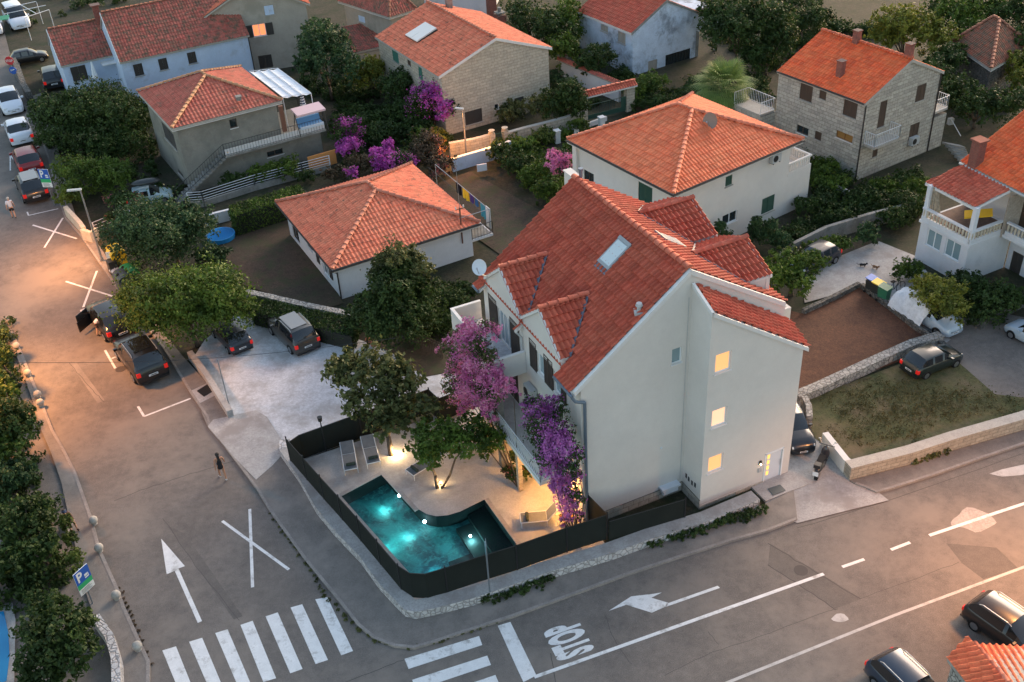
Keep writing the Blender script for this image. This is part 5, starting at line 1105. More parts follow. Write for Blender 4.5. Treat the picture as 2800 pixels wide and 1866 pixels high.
t6, WL6, WR6, c6, e6 = gable('house', 'patchy grey white two storey house with red roof and open ground floor garage', (1731, 86), r3(615, 90), r3(1720, 120), z6, 'wall_patchy', TM['main'], r3(1415, 5), over=.3, verge='bare_concrete',
    wl_=[([r3(815, 220), r3(882, 250), r3(880, 305), r3(815, 280)], 'shutter', 'sand_shutter'), ([r3(972, 285), r3(1042, 310), r3(1042, 412), r3(972, 385)], 'shutter', 'sand_shutter')],
    wr_=[([r3(1250, 565), r3(1335, 545), r3(1333, 640), r3(1250, 650)], 'shutter', 'sand_shutter'), ([r3(1408, 510), r3(1635, 445), r3(1635, 610), r3(1408, 670)], 'glass', 'iron', 'dark_glass', 8)])
f, l, r, rb, A, A2 = c6; eL, eR = e6; z0 = lambda p: p*np.array([1, 1, 0])
ex = z0(r); p2_ = ex+eR*2.4
hc = r[2]*.98; MB().prism([ex, p2_, p2_+eL*5, ex+eL*5], 2.3, hc).build('wing', M_('wall_patchy'), t6)
for q in (ex-eR*.1+eL*.1, p2_-eR*.15+eL*.15, p2_-eR*.15+eL*4.5): MB().box((q[0], q[1], 1.15), (.3, .3, 2.3), RL).build('pillar', M_('bare_concrete'), t6)
rr_ = [([ex+(0, 0, hc+.0)+eR*.1-eL*.2, p2_+(0, 0, hc-.15)-eL*.2, p2_+(0, 0, hc-.15)+eL*1.0, ex+(0, 0, hc)+eR*.1+eL*1.0], eL)]; roof('roof', rr_, TM['mossy'], t6, under=.05)
# --- H4: stone house right
z4 = hgt(G(2338, 501), 2371, 285)
t4, WL4, WR4, c4, e4 = gable('house', 'grey stone block house with bright orange roof and white balconies', (2369.5, 279), r4(105, 640), r4(1590, 655), z4, 'stone_block', TM['bright'], r4(1318, 552), over=.25, cp=.25, rp=.40, verge='stone_trim',
    wl_=[([r4(298, 758), r4(412, 800), r4(402, 950), r4(288, 905)], 'shutter', 'brown_frame'), ([r4(475, 818), r4(540, 838), r4(530, 925), r4(468, 900)], 'shutter', 'brown_frame'), ([r4(700, 898), r4(827, 938), r4(808, 1098), r4(685, 1050)], 'shutter', 'brown_frame'),
         ([r4(265, 1145), r4(372, 1180), r4(368, 1250), r4(262, 1215)], 'glass', 'brown_frame', 'dark_glass'), ([r4(432, 1200), r4(492, 1220), r4(488, 1298), r4(428, 1275)], 'shutter', 'brown_frame'), ([r4(625, 1200), r4(778, 1245), r4(775, 1315), r4(625, 1265)], 'glass', 'stained_wood', 'amber_glass' if 'amber_glass' in MATS else (plain('amber_glass', (.30, .15, .04), .4), 'amber_glass')[1])],
    wr_=[([r4(1033, 932), r4(1095, 925), r4(1070, 1160), r4(1003, 1175)], 'shutter', 'brown_frame'), ([r4(1370, 795), r4(1460, 760), r4(1435, 910), r4(1350, 945)], 'shutter', 'brown_frame'), ([r4(1310, 1155), r4(1395, 1115), r4(1375, 1255), r4(1285, 1295)], 'shutter', 'brown_frame'), ([r4(970, 1330), r4(1015, 1320), r4(1005, 1430), r4(958, 1450)], 'shutter', 'brown_frame')])
f, l, r, rb, A, A2 = c4; eL, eR = e4
ub0, zb0 = WR4.pix(*r4(905, 1280)); ub1, zb1 = WR4.pix(*r4(1250, 1190)); zb = 2.75
def balc4(P0, du, dv, wlen, dlen, zf, parent, rail=True):
    mb = MB(); mb.obox(P0+(0, 0, zf-.16), du*wlen, dv*dlen, (0, 0, .16)); o = mb.build('balcony', M_('stone_trim'), parent)
    railing([P0+(0, 0, zf)+dv*.03, P0+dv*(dlen-.04)+(0, 0, zf), P0+dv*(dlen-.04)+du*wlen+(0, 0, zf), P0+du*wlen+dv*.03+(0, 0, zf)], o, M_('white_metal'), h=.95, pitch=.17, r=.013, bow=.0); return o
balc4(z0(f)+eR*.35, eR, -eL, 2.6, .95, zb, t4)
wg = z0(l); MB().prism([wg, wg-eR*1.5, wg+eL*3-eR*1.5, wg+eL*3], -.2, 2.6).build('wing', M_('stone_block'), t4)
MB().prism([wg, wg-eR*.1+eL*0, wg-eR*.1+eL*1.6, wg+eL*1.6], 2.6, 2.7).build('wing', M_('stone_trim'), t4)
balc4(wg-eR*1.5+eL*.1, eL, -eR*-1, 2.8, 1.5, 2.76, t4)
wr = z0(r); MB().prism([wr, wr+eR*1.6, wr+eR*1.6+eL*3, wr+eL*3], -.2, 2.6).build('wing', M_('stone_block'), t4); balc4(wr+eL*.1+eR*.05, eL, eR, 2.8, 1.7, 2.95, t4)
for k, q in ((0, r4(660, 700)), (1, r4(810, 395)), (2, r4(1290, 520))):
    nn = unit(np.cross(eL, A-f)); nn = nn if nn[2] > 0 else -nn; c = onplane(q, A, nn); hh = (1.1, .9, .9)[k]; cb = MB().box((c[0], c[1], c[2]+hh/2-.25), (.45, .45, hh+.5), math.atan2(eL[1], eL[0])).box((c[0], c[1], c[2]+hh+.02), (.55, .55, .06), math.atan2(eL[1], eL[0])); cb.build('chimney', M_('brick') if 'brick' in MATS else stonemat('brick', (.30, .09, .06), (.22, .07, .05), (.15, .1, .09), .22, .075), t4)
ac_unit(tuple(WR4.at(WR4.pix(*r4(1300, 1400))[0], 1.2, .2)), math.atan2(eR[1], eR[0]), t4)
pipe([f+(0, 0, -.2)-eL*.06-eR*.06, z0(f)-eL*.06-eR*.06], .055, t4); pipe([r+(0, 0, -.2)-eL*.06+eR*.02, z0(r)-eL*.06+eR*.02], .055, t4)
g = f-unit(A-f)*.3; MB().tube([g-eL*.0+(0, 0, .02), g+eL*np.linalg.norm(l-f)+(0, 0, .02)], .06, 6).build('gutter', M_('dark_pipe'), t4)
# --- H1: long whitewashed house top left (eave towards us), with lower annex
def longhouse(name, label, F_, R_, z, rp0, rp1, depth, wallm, tm, wins, lw=[], base=-.3, dirfix=None, cp=.26, rp=.38, chim=None):
    f, r = G(*F_, z), G(*R_, z); u = unit(r-f); b = np.array([-u[1], u[0], 0]); b = b if b[1] > 0 else -b
    # ridge height from its left end pixel, depth/2 back
    c = f+b*depth/2; zr_ = hgt(c, *rp0) if not isinstance(rp0, float) else rp0; L = np.linalg.norm(r-f)
    t = empty(name, (f[0], f[1], 0), label, 'house'); A = np.array([c[0], c[1], zr_]); A2 = A+u*L; bk = f+b*depth; bk2 = bk+u*L; s = unit(A-f)
    e = u*.12
    roof('roof', [([f-s*.25-e, r-s*.25+e, A2+e, A-e], u), ([A-e, A2+e, bk2+e-np.array([-s[0], -s[1], s[2]])*.25*0, bk-e], u)], tm, t, caps=[(A+(0, 0, .09), A2+(0, 0, .09))], cp=cp, rp=rp, ns=4, under=.12)
    W = Wall(f, r, base, z-.04); addwins(W, wins, t); WLs = Wall(bk, f, base, zr_+.2); addwins(WLs, lw, t)
    nf = unit(np.cross(u, A-f)); nf = nf if nf[2] > 0 else -nf; nb = unit(np.cross(u, bk-A)); nb = nb if nb[2] > 0 else -nb; clip = [(tuple(A-(0, 0, .04)), tuple(nf)), (tuple(A-(0, 0, .04)), tuple(nb))]
    mb = MB(); W.mesh(mb); WLs.mesh(mb, clip); Wall(r, bk2, base, zr_+.2).mesh(mb, clip); Wall(bk2, bk, base, z-.04).mesh(mb); mb.build('wall', M_(wallm), t)
    v = MB(); v.obox(f-s*.25-e*1.5+(0, 0, -.1), A-(f-s*.25), e*.6, (0, 0, .2)); v.build('verge', M_('white_trim'), t)
    return t, W, WLs, (f, r, A, A2, bk, bk2), (u, b)
z1 = 4.2
W_ = 'dark_shutter'
t1, W1, W1l, c1, e1 = longhouse('house', 'long whitewashed house with old mottled roof and three small dark windows', (329, 166), (676, 92.5), z1, (268, 37), None, 8.0, 'wall_bluish', TM['old'],
   [([r1(1220, 595), r1(1305, 582), r1(1325, 690), r1(1240, 705)], 'shutter', W_), ([r1(1447, 545), r1(1530, 532), r1(1550, 635), r1(1470, 650)], 'shutter', W_), ([r1(1712, 488), r1(1795, 474), r1(1812, 578), r1(1735, 590)], 'shutter', W_)])
pipe([c1[1]+(0, 0, -.1)-e1[1]*.08, z0(c1[1])-e1[1]*.08], .05, t1)
t1b, W1b, W1bl, c1b, e1b = longhouse('house', 'lower white annex with mottled roof, leftmost of the buildings', (168, 176), (331, 142), 3.6, (120, 83), None, 6.5, 'wall_bluish', TM['old'],
   [([r1(637, 625), r1(778, 595), r1(818, 725), r1(680, 755)], 'shutter', W_)])
q = c1b[3]+e1b[0]*-.1; MB().box((q[0]-.5, q[1]-.6, q[2]+.2), (.55, .55, 2.6), RL).box((q[0]-.5, q[1]-.6, q[2]+1.5), (.85, .85, .08), RL).build('chimney', M_('brick'), t1b)
u1, zc1 = W1b.pix(*r1(965, 580)); MB().obox(W1b.at(min(u1-.3, W1b.L-2), 3.0, 0), W1b.u*1.9, W1b.n*1.1, (0, 0, .08)).build('porch_slab', M_('white_trim'), t1b)
tz_ = 1.0; tt = [W1b.at(.9, 0), W1b.at(W1b.L, 0), W1b.at(W1b.L, 0, 2.2), W1b.at(.9, 0, 2.2)]; to_ = MB().prism(tt, -.2, tz_).build('side_terrace', M_('bare_concrete'), t1b); railing([tt[3]+(0, 0, tz_), tt[2]+(0, 0, tz_)], to_, M_('iron'), h=.9, pitch=.2)
pp = G(*r1(890, 760), tz_+.5); parasol((pp[0], pp[1], tz_), 2.6, 'closed white parasol on the annex terrace', (('awning_cloth',), [0]))
# --- H7 beige house with lit window
def pxwall(F_, R_, z): return G(*F_, z), G(*R_, z)
a7, b7 = G(652, 205), G(862, 172); u7 = unit(b7-a7); n7 = np.array([u7[1], -u7[0], 0])
t7 = empty('house', tuple(a7), 'beige house with a lit window between open dark shutters, top left', 'house'); zt7 = hgt(b7, 858, 12)
W7 = Wall(a7-u7*2.0, b7, -.2, zt7+4); L7 = W7.L; pk, zpk = W7.pix(735, -45); 
addwins(W7, [([r1(2315, 235), r2(85, 210), r2(95, 325), r1(2330, 340)], 'glass', 'white_frame', 'lit_window', 1), ([r2(18, 520), r2(142, 495), r2(158, 615), r2(38, 640)], 'shutter', 'dark_shutter'), ([r2(68, 58), r2(158, 45), r2(170, 130), r2(85, 148)], 'shutter', 'wall_bluish')], t7)
hh = W7.holes[0]; open_shutter(W7, hh[0]-.68, hh[1], .66, hh[3]-hh[1], t7, 'dark_shutter'); open_shutter(W7, hh[2]+.02, hh[1], .66, hh[3]-hh[1], t7, 'dark_shutter')
zE = zt7; m7 = L7*.5; ap = W7.at(m7, zE+2.6); d7 = -n7*9
eR7 = W7.at(L7, zE); eL7 = W7.at(0, zE)
cl = [(tuple(ap-(0, 0, .03)), tuple(unit(np.array([0, 0, 1])*(m7)+u7*2.6))), (tuple(ap-(0, 0, .03)), tuple(unit(np.array([0, 0, 1])*(m7)-u7*2.6)))]
mb = MB(); W7.mesh(mb, cl); Wall(b7, b7+d7, -.2, zE).mesh(mb); mb.build('wall', M_('wall_beige'), t7)
o7 = n7*.3; roof('roof', [([eL7+o7-u7*.4, ap+o7, ap+d7, eL7+d7-u7*.4], d7), ([ap+o7, eR7+o7+u7*.35, eR7+d7+u7*.35, ap+d7], d7)], TM['salmon'], t7, caps=[(ap+o7+(0, 0, .1), ap+d7+(0, 0, .1))], ns=4)
# --- H9 top centre house with hipped corner, H10 lean-to, H14
z9 = 4.6
t9, WL9, WR9, c9, e9 = hip('house', 'beige house with dark red hipped roof at the top edge, behind the lean-to shed', (r2(750, 10), r2(1225, 163), r2(1470, 88)), z9, 'wall_beige', TM['old'], rise=2.4, ridge_dir='FL', ridge=5.0, ov=.4, gut=False, ns=4, wl_=[([r2(940, 140), r2(1000, 160), r2(1000, 215), r2(940, 195)], 'shutter', 'wall_bluish')])
z10 = 2.8; P10 = [G(*r2(780, 255), z10), G(*r2(890, 492), z10-.9), G(*r2(1190, 425), z10-.9), G(*r2(1060, 203), z10)]
t10 = empty('shed', tuple(z0(P10[1])), 'low outbuilding with a mottled red lean-to roof beside the stone house', 'shed'); roof('roof', [(P10, P10[2]-P10[1])], TM['old'], t10, ns=4); MB().prism([z0(p)*.98+z0(sum(P10)/4)*.02 for p in P10], -.2, [z10-.2, z10-1.1, z10-1.1, z10-.2]).build('wall', M_('wall_beige'), t10)
f14, r14 = G(1240, 45), G(1340, 45); t14 = empty('house', tuple(f14), 'white house with brick chimney behind the solar panel roof', 'house'); u14 = unit(r14-f14); b14 = np.array([-u14[1], u14[0], 0]); MB().prism([f14-u14*3, r14, r14+b14*7, f14-u14*3+b14*7], -.2, 4.5).build('wall', M_('wall_white'), t14)
z14 = 4.55; c14 = [f14-u14*3.3-b14*.3, r14+u14*.3-b14*.3, r14+u14*.3+b14*3.5, f14-u14*3.3+b14*3.5]; roof('roof', [([c14[0]+(0, 0, z14), c14[1]+(0, 0, z14), c14[2]+(0, 0, z14+1.6), c14[3]+(0, 0, z14+1.6)], u14)], TM['salmon'], t14, ns=4)
q = G(*r2(2165, 110), 1.5); MB().box((q[0], q[1], 1.5), (.8, .8, 3.4), RL).build('chimney', M_('brick'), t14)
q = G(*r2(2240, 160), 1.5); bq_ = empty('barbecue', (q[0], q[1], 0), 'brick outdoor barbecue with a concrete cap behind the stone house', 'barbecue'); MB().box((q[0], q[1], .9), (1.2, .9, 1.8), RL).build('fireplace', M_('brick'), bq_); MB().box((q[0], q[1], 2.0), (.9, .9, .12), RL).cyl((q[0], q[1], 1.8), (q[0], q[1], 2.5), .2, n=8).build('flue', M_('bare_concrete'), bq_)
# --- H11 top right mossy hip roof
t11, *_ = hip('house', 'small stone house with mossy hipped roof among the trees, top right', (r4(1685, 390), r4(2048, 640), r4(2420, 430)), 3.3, 'rubble_dark', TM['mossy'], rise=2.1, ridge_dir='FL', ridge=.9, ov=.35, gut=False, ns=4)
# --- H12 right house with balcony
z12 = 2.55
F12 = G(*s4(1770, 1040)); L12 = G(*s4(1345, 800)); eL = unit(L12-F12); eR = np.array([-eL[1], eL[0], 0]); eR = eR if eR[0] > 0 else -eR; LL = np.linalg.norm(L12-F12)
t12 = empty('house', tuple(F12), 'white house with tiled porch and balustrade balcony at the right edge', 'house')
WA, WB_ = Wall(L12, F12, -.2, z12), Wall(F12, F12+eR*3.6, -.2, z12)
addwins(WA, [([s4(1462, 530), s4(1600, 590), s4(1575, 740), s4(1448, 690)], 'glass', 'white_frame', 'curtain_glass', 1), ([s4(1635, 620), s4(1775, 680), s4(1745, 835), s4(1615, 775)], 'glass', 'white_frame', 'curtain_glass', 1)], t12)
mb = MB(); WA.mesh(mb); WB_.mesh(mb)
X0 = F12+eR*3.7
WC = Wall(X0, X0-eL*7, -.2, z12)
addwins(WC, [([s4(2045, 660), s4(2150, 690), s4(2110, 910), s4(2000, 900)], 'shutter', 'dark_shutter'), ([s4(2175, 690), s4(2240, 720), s4(2215, 845), s4(2160, 820)], 'glass', 'white_frame', 'lit_door', 0), ([s4(2250, 730), s4(2345, 780), s4(2300, 1010), s4(2200, 950)], 'shutter', 'dark_shutter')], t12)
WC.mesh(mb); Wall(F12+eL*LL+eR*4, L12, -.2, z12).mesh(mb)
mb.build('wall', M_('wall_white'), t12)
MB().prism([L12-eR*.1+eL*.1, F12-eR*.1-eL*.1, F12+eR*2.5-eL*.1, F12+eR*2.5-eL*7, F12+eR*5-eL*7, L12+eL*.1+eR*5], z12, z12+.18).build('floor_slab', M_('wall_white'), t12)
bl = MB(); zf = z12+.18; MB().prism([L12+eR*.1-eL*.05, F12+eR*.1+eL*.1, F12+eR*3.6+eL*.1, L12+eR*3.6-eL*.05], zf+.004, zf+.015).build('floor', surf('dark_floor', (.16, .10, .08), (.11, .075, .06), 2), t12)
def balu(p, q, parent, m='wall_white'):
    mb = MB(); d = unit(q-p); L = np.linalg.norm(q-p); nn = np.array([-d[1], d[0], 0])*.16; mb.obox(p+(0, 0, zf-p[2]), q-p, nn, (0, 0, .28)); mb.obox(p+(0, 0, zf+.78-p[2])-nn*.15, q-p, nn*1.3, (0, 0, .10)); mb.build('balustrade', M_(m), parent); k = int(L/.24); b = MB()
    for i in range(k): c = p+d*(L*(i+.5)/k)+nn/2; b.cyl((c[0], c[1], zf+.28), (c[0], c[1], zf+.53), .05, .085, n=8).cyl((c[0], c[1], zf+.53), (c[0], c[1], zf+.78), .085, .05, n=8)
    b.build('baluster_row', M_('cream_trim'), parent)
bo_ = empty('balcony', tuple(F12+(0, 0, zf)), None, None); bo_.parent = t12; bo_.location = (0, 0, zf)
for k in list(bo_.keys()): del bo_[k]
balu(L12-eR*.08, F12-eR*.08, bo_); balu(F12-eR*.08-eL*.08, F12+eR*2.5-eL*.08, bo_); balu(F12+eR*2.52-eL*.3, F12+eR*2.52-eL*7, bo_)
pz = 5.1
for p in (L12+eR*.1-eL*.15, F12+eR*.1+eL*.1): MB().box((p[0], p[1], (zf+pz)/2), (.28, .28, pz-zf), math.atan2(eL[1], eL[0])).build('pillar', M_('wall_white'), bo_)
pr12 = [G(2530, 501, pz-.1), G(2666, 571, pz-.1), G(2764, 521, pz+.7), G(2635, 452, pz+.7)]
roof('roof', [(pr12, pr12[1]-pr12[0])], TM['main'], t12, cp=.27, rp=.36, amp=.06, label='small tiled porch roof over the balcony')
# upper storey behind the porch and big roof
WU = Wall(X0+eR*.2+eL*(LL+.1), X0+eR*.2-eL*7, zf, pz+.75); addwins(WU, [([s4(2255, 235), s4(2400, 310), s4(2350, 560), s4(2200, 500)], 'shutter', 'brown_frame')], t12); mb = MB(); WU.mesh(mb); mb.build('wall', M_('wall_white'), t12)
br = [G(2625.6, 443.7, 5.9), G(2764+6, 517, 5.9), G(2990, 628, 5.9)]; e1_ = unit(br[1]-br[0]); hh_ = np.array([-e1_[1], e1_[0], 0]); hh_ = hh_ if hh_[0] > 0 else -hh_
wd = 6.5; rs = 3.4; b0, b1 = br[0], br[0]+e1_*np.linalg.norm(br[2]-br[0])
roof('roof', [([b0, b1, b1+hh_*wd+(0, 0, rs), b0+hh_*wd+(0, 0, rs)], e1_)], TM['bright'], t12, cp=.27, rp=.38, amp=.06, under=.2)
MB().prism([X0+eR*.45+eL*(LL+.1), X0+eR*.45-eL*7, X0+eR*6-eL*7, X0+eR*6+eL*(LL+.1)], zf, [6.0, 6.0, 8.4, 8.4]).build('wall', M_('wall_white'), t12)
MB().tube([b0-hh_*.05+(0, 0, -.05), b1-hh_*.05+(0, 0, -.05)], .07, 6).build('gutter', M_('ac_grey'), t12)
c = G(*r4(1935, 1350), 7.2); MB().box((c[0], c[1], c[2]-.5), (.6, .6, 1.8), RL).box((c[0], c[1], c[2]+.45), (.8, .8, .1), RL).build('chimney', M_('brick'), t12)
tag(MB().obox(G(2672, 590, zf+.55)-(.9, .3, 0), (1.5, -.4, .25), (.35, .9, 0), (0, 0, .08)).build('sun_chair', plain('yellow_cloth', (.85, .50, .02), .8)), 'yellow padded deck chair on the right hand balcony', 'chair')
cc = L12+eR*.15-eL*.35; cu = MB(); 
for i in range(5): cu.cyl((cc[0]+.06*i-eL[0]*.12*i, cc[1]-eL[1]*.12*i, zf+.6), (cc[0]+.02*i-eL[0]*.05*i, cc[1]-eL[1]*.05*i, pz-.1), .06, .05, n=6)
tag(cu.build('curtain', surf('striped_cloth', (.42, .36, .28), (.22, .19, .14), 6)), 'striped beige curtain tied to the balcony corner pillar', 'curtain')
c2_ = F12+eR*3.3-eL*.2; cu = MB()
for i in range(9): cu.obox(c2_+eR*(-.9+.15*i)+(0, 0, zf-c2_[2]-.2), eR*.14, eL*(.04 if i % 2 else .08), (0, 0, pz-zf+.3))
tag(cu.build('curtain', surf('beige_curtain', (.40, .35, .30), (.36, .31, .26), 3)), 'tall beige curtain closing the right side of the porch', 'curtain')
# --- H13 bottom right corner building
z13 = 2.4; t13 = empty('house', tuple(z0(G(2640, 1880, z13))), 'low stone building with orange tiled roof, bottom right corner', 'house')
Lp, Bp, Fp = G(2591, 1802, z13), G(2664, 1766, z13), G(2690, 1935, z13); Xp = G(2775, 1895, z13+1.1); Rp = G(2990, 1775, z13+.1); Xr = G(3050, 1930, z13+1.1)
roof('roof', [([Lp, Bp, Xp, Fp], Bp-Lp), ([Bp, Rp, Xr, Xp], Rp-Bp)], TM['orange'], t13, caps=[(Bp+(0, 0, .08), Xp+(0, 0, .08))], cp=.24, rp=.38, amp=.065, capr=.10)
ins = lambda p: z0(p)*.93+z0(G(2800, 1880, z13))*.07
MB().prism([ins(Lp), ins(Bp), ins(Rp), ins(Xr), ins(Fp)], -.1, z13-.15).build('wall', M_('rubble'), t13)
# ================================================================ vegetation: many leaf sized faces per crown, trunks with limbs
def blobs_leaves(blobs, n, size, flat_=.6, clump=.30, core=.0, rng=RNG, up=.25):
    """blobs: (centre, rx, ry, rz). leaf quads gathered in small sprays on and inside lumpy ellipsoids"""
    vol = np.array([b[1]*b[2]*b[3] for b in blobs])**(2/3); cnt = (vol/vol.sum()*n).astype(int)+1; out = []
    for (c, rx, ry, rz), k in zip(blobs, cnt):
        nc = max(10, int(k/26)); d = rng.normal(size=(nc, 3)); d /= np.linalg.norm(d, axis=1)[:, None]; d[:, 2] = np.where(d[:, 2] < -.55, -d[:, 2]*.6, d[:, 2])
        rad = rng.uniform(.45, 1.0, nc)**.6*(1+.16*rng.normal(size=nc)); cc = np.array(c)+d*rad[:, None]*np.array([rx, ry, rz])
        who = rng.integers(0, nc, k); cs = clump*(rx+ry+rz)/3*rng.uniform(.5, 1.3, nc)
        p = cc[who]+rng.normal(size=(k, 3))*cs[who][:, None]*.42
        nrm = d[who]*.8+rng.normal(size=(k, 3))*.75+np.array([0, 0, up]); nrm /= np.linalg.norm(nrm, axis=1)[:, None]; out.append((p, nrm))
    p = np.concatenate([o[0] for o in out]); nn = np.concatenate([o[1] for o in out]); p[:, 2] = np.maximum(p[:, 2], .05)
    k = len(p); t = np.cross(nn, rng.normal(size=(k, 3))); t /= np.linalg.norm(t, axis=1)[:, None]+1e-9; b = np.cross(nn, t); s = size*rng.uniform(.6, 1.35, k)[:, None]
    V = np.stack([p-t*s*.5, p+b*s*flat_*.5, p+t*s*.5, p-b*s*flat_*.5], 1).reshape(-1, 3)
    return V, np.arange(k*4).reshape(-1, 4)
def leafobj(name, V, F_, mat_, parent, kind=None):
    o_ = originof(parent) if parent is not None else np.zeros(3); V = V-o_
    me = bpy.data.meshes.new(name); me.vertices.add(len(V)); me.vertices.foreach_set('co', V.reshape(-1)); n = len(F_)
    me.loops.add(n*4); me.loops.foreach_set('vertex_index', F_.reshape(-1).astype(np.int32)); me.polygons.add(n); me.polygons.foreach_set('loop_start', np.arange(0, n*4, 4, dtype=np.int32)); 
    me.update(calc_edges=True); me.materials.append(mat_); o = bpy.data.objects.new(name, me); o.parent = parent; COL.objects.link(o); return o
def trunk(parent, base, blobs, r, fork=None):
    mb = MB(); mb.smooth = True; base = np.array(base, float); tops = [np.array(b[0]) for b in blobs][:7]; zc = min(t[2] for t in tops); split = base+np.array([0, 0, max(.3, zc*.35)])
    c = sum(tops)/len(tops); split = split+(c-base)*np.array([.12, .12, 0]); mb.cyl(base, split, r*1.25, r*.85, 8)
    for t in tops: m_ = split*.5+t*.5+RNG.normal(size=3)*.12; mb.cyl(split, m_, r*.6, r*.38, 6); mb.cyl(m_, t, r*.38, r*.12, 6)
    return mb.build('trunk', M_('bark'), parent)
def dist(p): return float(RM[2]@(np.array(p)-CAM))
def crownblobs(C, rx, ry, rz, k=7, seed=0, lump=.55):
    rg = np.random.default_rng(seed+int(abs(C[0]*13)+abs(C[1]*7))); out = [(C, rx*.86, ry*.86, rz*.86), (np.array(C)-np.array([0, 0, rz*.4]), rx*.8, ry*.8, rz*.7)]
    for i in range(k):
        t = 2*math.pi*(i+rg.uniform(-.3, .3))/k; e = rg.uniform(-.25, .75); s = rg.uniform(.8, 1.2)*lump
        out.append((np.array(C)+np.array([rx*.62*math.cos(t)*math.cos(e), ry*.62*math.sin(t)*math.cos(e), rz*.62*math.sin(e)]), rx*s*.9, ry*s*.9, rz*s*.85))
    return out
NT = 0
def plant(name, cat, label, specs, leaf, size=.17, dens=1.0, r=.12, group=None, flowers=None, ffrac=.5, trunk_=True, base=None, flat_=.6, clump=.30, lump=.55, k=7, fsize=None, part='crown', ysc=1.0):
    """specs: list of (x, y, rx, ry, zc) in overview pixels (2353 wide), zc = height of the blob centre in m"""
    global NT; NT += 1
    B = []; area = 0; cs = []
    for i, sp in enumerate(specs):
        x, y, rx, ry, zc = sp[:5]; C = Dg(x, y, zc); m_ = dist(C)/FOC*1.19; a, c = rx*m_*1.10, ry*m_*1.10; cs.append(C); rzz = min(c, zc*1.02+.25*c) if zc < 99 else c
        B += crownblobs(C, a, a*ysc if a < c*1.5 else c*1.2, rzz, k, seed=NT*17+i, lump=lump); area += 12.6*((a*c)**1.0)
    C0 = sum(cs)/len(cs) if base is None else np.array(base); t = empty(name, (C0[0], C0[1], 0), label, cat, group)
    size *= 1.12; n = int(min(60000, max(900, dens*area*3.4/(size*size*flat_))))
    V, F_ = blobs_leaves(B, n, size, flat_, clump)
    if flowers:
        kf = int(len(F_)*(1-ffrac)); V = V.reshape(-1, 4, 3); idx = RNG.permutation(len(V)); 
        # blossoms gather in patches
        cen = V.mean(1); ph = np.sin(cen[:, 0]*1.9+NT)+np.sin(cen[:, 1]*2.3+1.3*NT)+np.sin(cen[:, 2]*2.1)+RNG.normal(size=len(V))*.7; order = np.argsort(ph)
        gi, fi = order[:kf], order[kf:]; Vg, Vf = V[gi].reshape(-1, 3), V[fi].reshape(-1, 3)
        leafobj('foliage', Vg, np.arange(len(Vg)).reshape(-1, 4), M_(leaf), t); 
        leafobj('blossom', Vf, np.arange(len(Vf)).reshape(-1, 4), M_(flowers), t)
    else: leafobj(part, V, F_, M_(leaf), t)
    if trunk_: trunk(t, (C0[0], C0[1], 0), B[:1]+B[1::2], r)
    return t
def tree(label, specs, leaf, size=.18, dens=1.0, r=.14, name='tree', **kw): return plant(name, 'tree', label, specs, leaf, size, dens, r, **kw)
def bush(label, specs, leaf, size=.14, dens=1.0, name='bush', **kw): kw.setdefault('trunk_', False); kw.setdefault('part', 'foliage'); return plant(name, 'bush', label, specs, leaf, size, dens, .05, **kw)
# street and lot trees, left
tree('bright green round street tree at the corner of the gravel lot', [(425, 690, 140, 88, 3.3), (340, 700, 60, 60, 2.8), (520, 700, 62, 62, 3.0)], 'leaf_mid', .17, 1.0)
tree('dark green round tree in the garden behind the refuse containers', [(350, 535, 100, 82, 2.8), (430, 520, 60, 55, 2.8)], 'leaf_teal', .17, 1.0)
bush('low dark shrub spreading from the round tree toward the bare soil', [(485, 590, 45, 28, .7)], 'leaf_teal', .15)
tree('big dark evergreen mass in front of the annex, upper left', [(130, 262, 60, 50, 2.3), (210, 255, 80, 58, 2.6), (290, 270, 62, 58, 2.4)], 'leaf_dark', .2, .9)
tree('dark leafy tree below the big evergreen mass', [(150, 320, 70, 35, 1.6), (250, 330, 80, 38, 1.5)], 'leaf_dark', .18, .8)
bush('dark green garden shrubs beside the parking sign', [(200, 400, 80, 42, 1.4), (160, 445, 35, 30, 1.2), (265, 410, 45, 36, 1.4)], 'leaf_mid', .15, .8)
bush('pink flowering oleander by the white fence', [(285, 460, 42, 24, 1.0), (265, 500, 22, 20, .8)], 'leaf_dark', .14, flowers='flower_rose', ffrac=.18)
bush('small yellow green plant inside the white fence', [(275, 520, 18, 14, .5)], 'leaf_yellow', .1)
# left edge plants beside the pavement
tree('dark tree at the left edge beside the third bollard', [(-2, 830, 32, 52, 2.4), (2, 775, 20, 26, 2.2)], 'leaf_dark', .17)
tree('large dark tree at the left edge, middle', [(38, 975, 48, 60, 2.4), (-5, 960, 50, 64, 2.4)], 'leaf_dark', .17)
bush('green shrub at the left edge below the large dark tree', [(38, 1090, 40, 36, 1.2), (0, 1110, 44, 42, 1.2)], 'leaf_teal', .15)
tree('very dark shrubby tree at the left edge above the yellow hedge', [(36, 1200, 56, 60, 2.0), (88, 1180, 38, 46, 1.7), (22, 1290, 54, 36, 1.4)], 'leaf_dark', .17)
bush('narrow yellow green hedge strip along the left pavement', [(150, 1200, 17, 26, 1.3), (160, 1240, 17, 26, 1.3), (170, 1280, 18, 26, 1.3), (180, 1318, 18, 24, 1.2)], 'leaf_bright', .12, name='hedge')
tree('large olive green tree in the bottom left corner', [(130, 1450, 80, 66, 2.0), (100, 1510, 56, 48, 1.8), (172, 1500, 50, 46, 1.7), (125, 1395, 44, 28, 2.0)], 'leaf_dark', .17)
bush('dark hedge patch beside the blue pool, left edge', [(95, 1385, 34, 26, 1.0)], 'leaf_dark', .15)
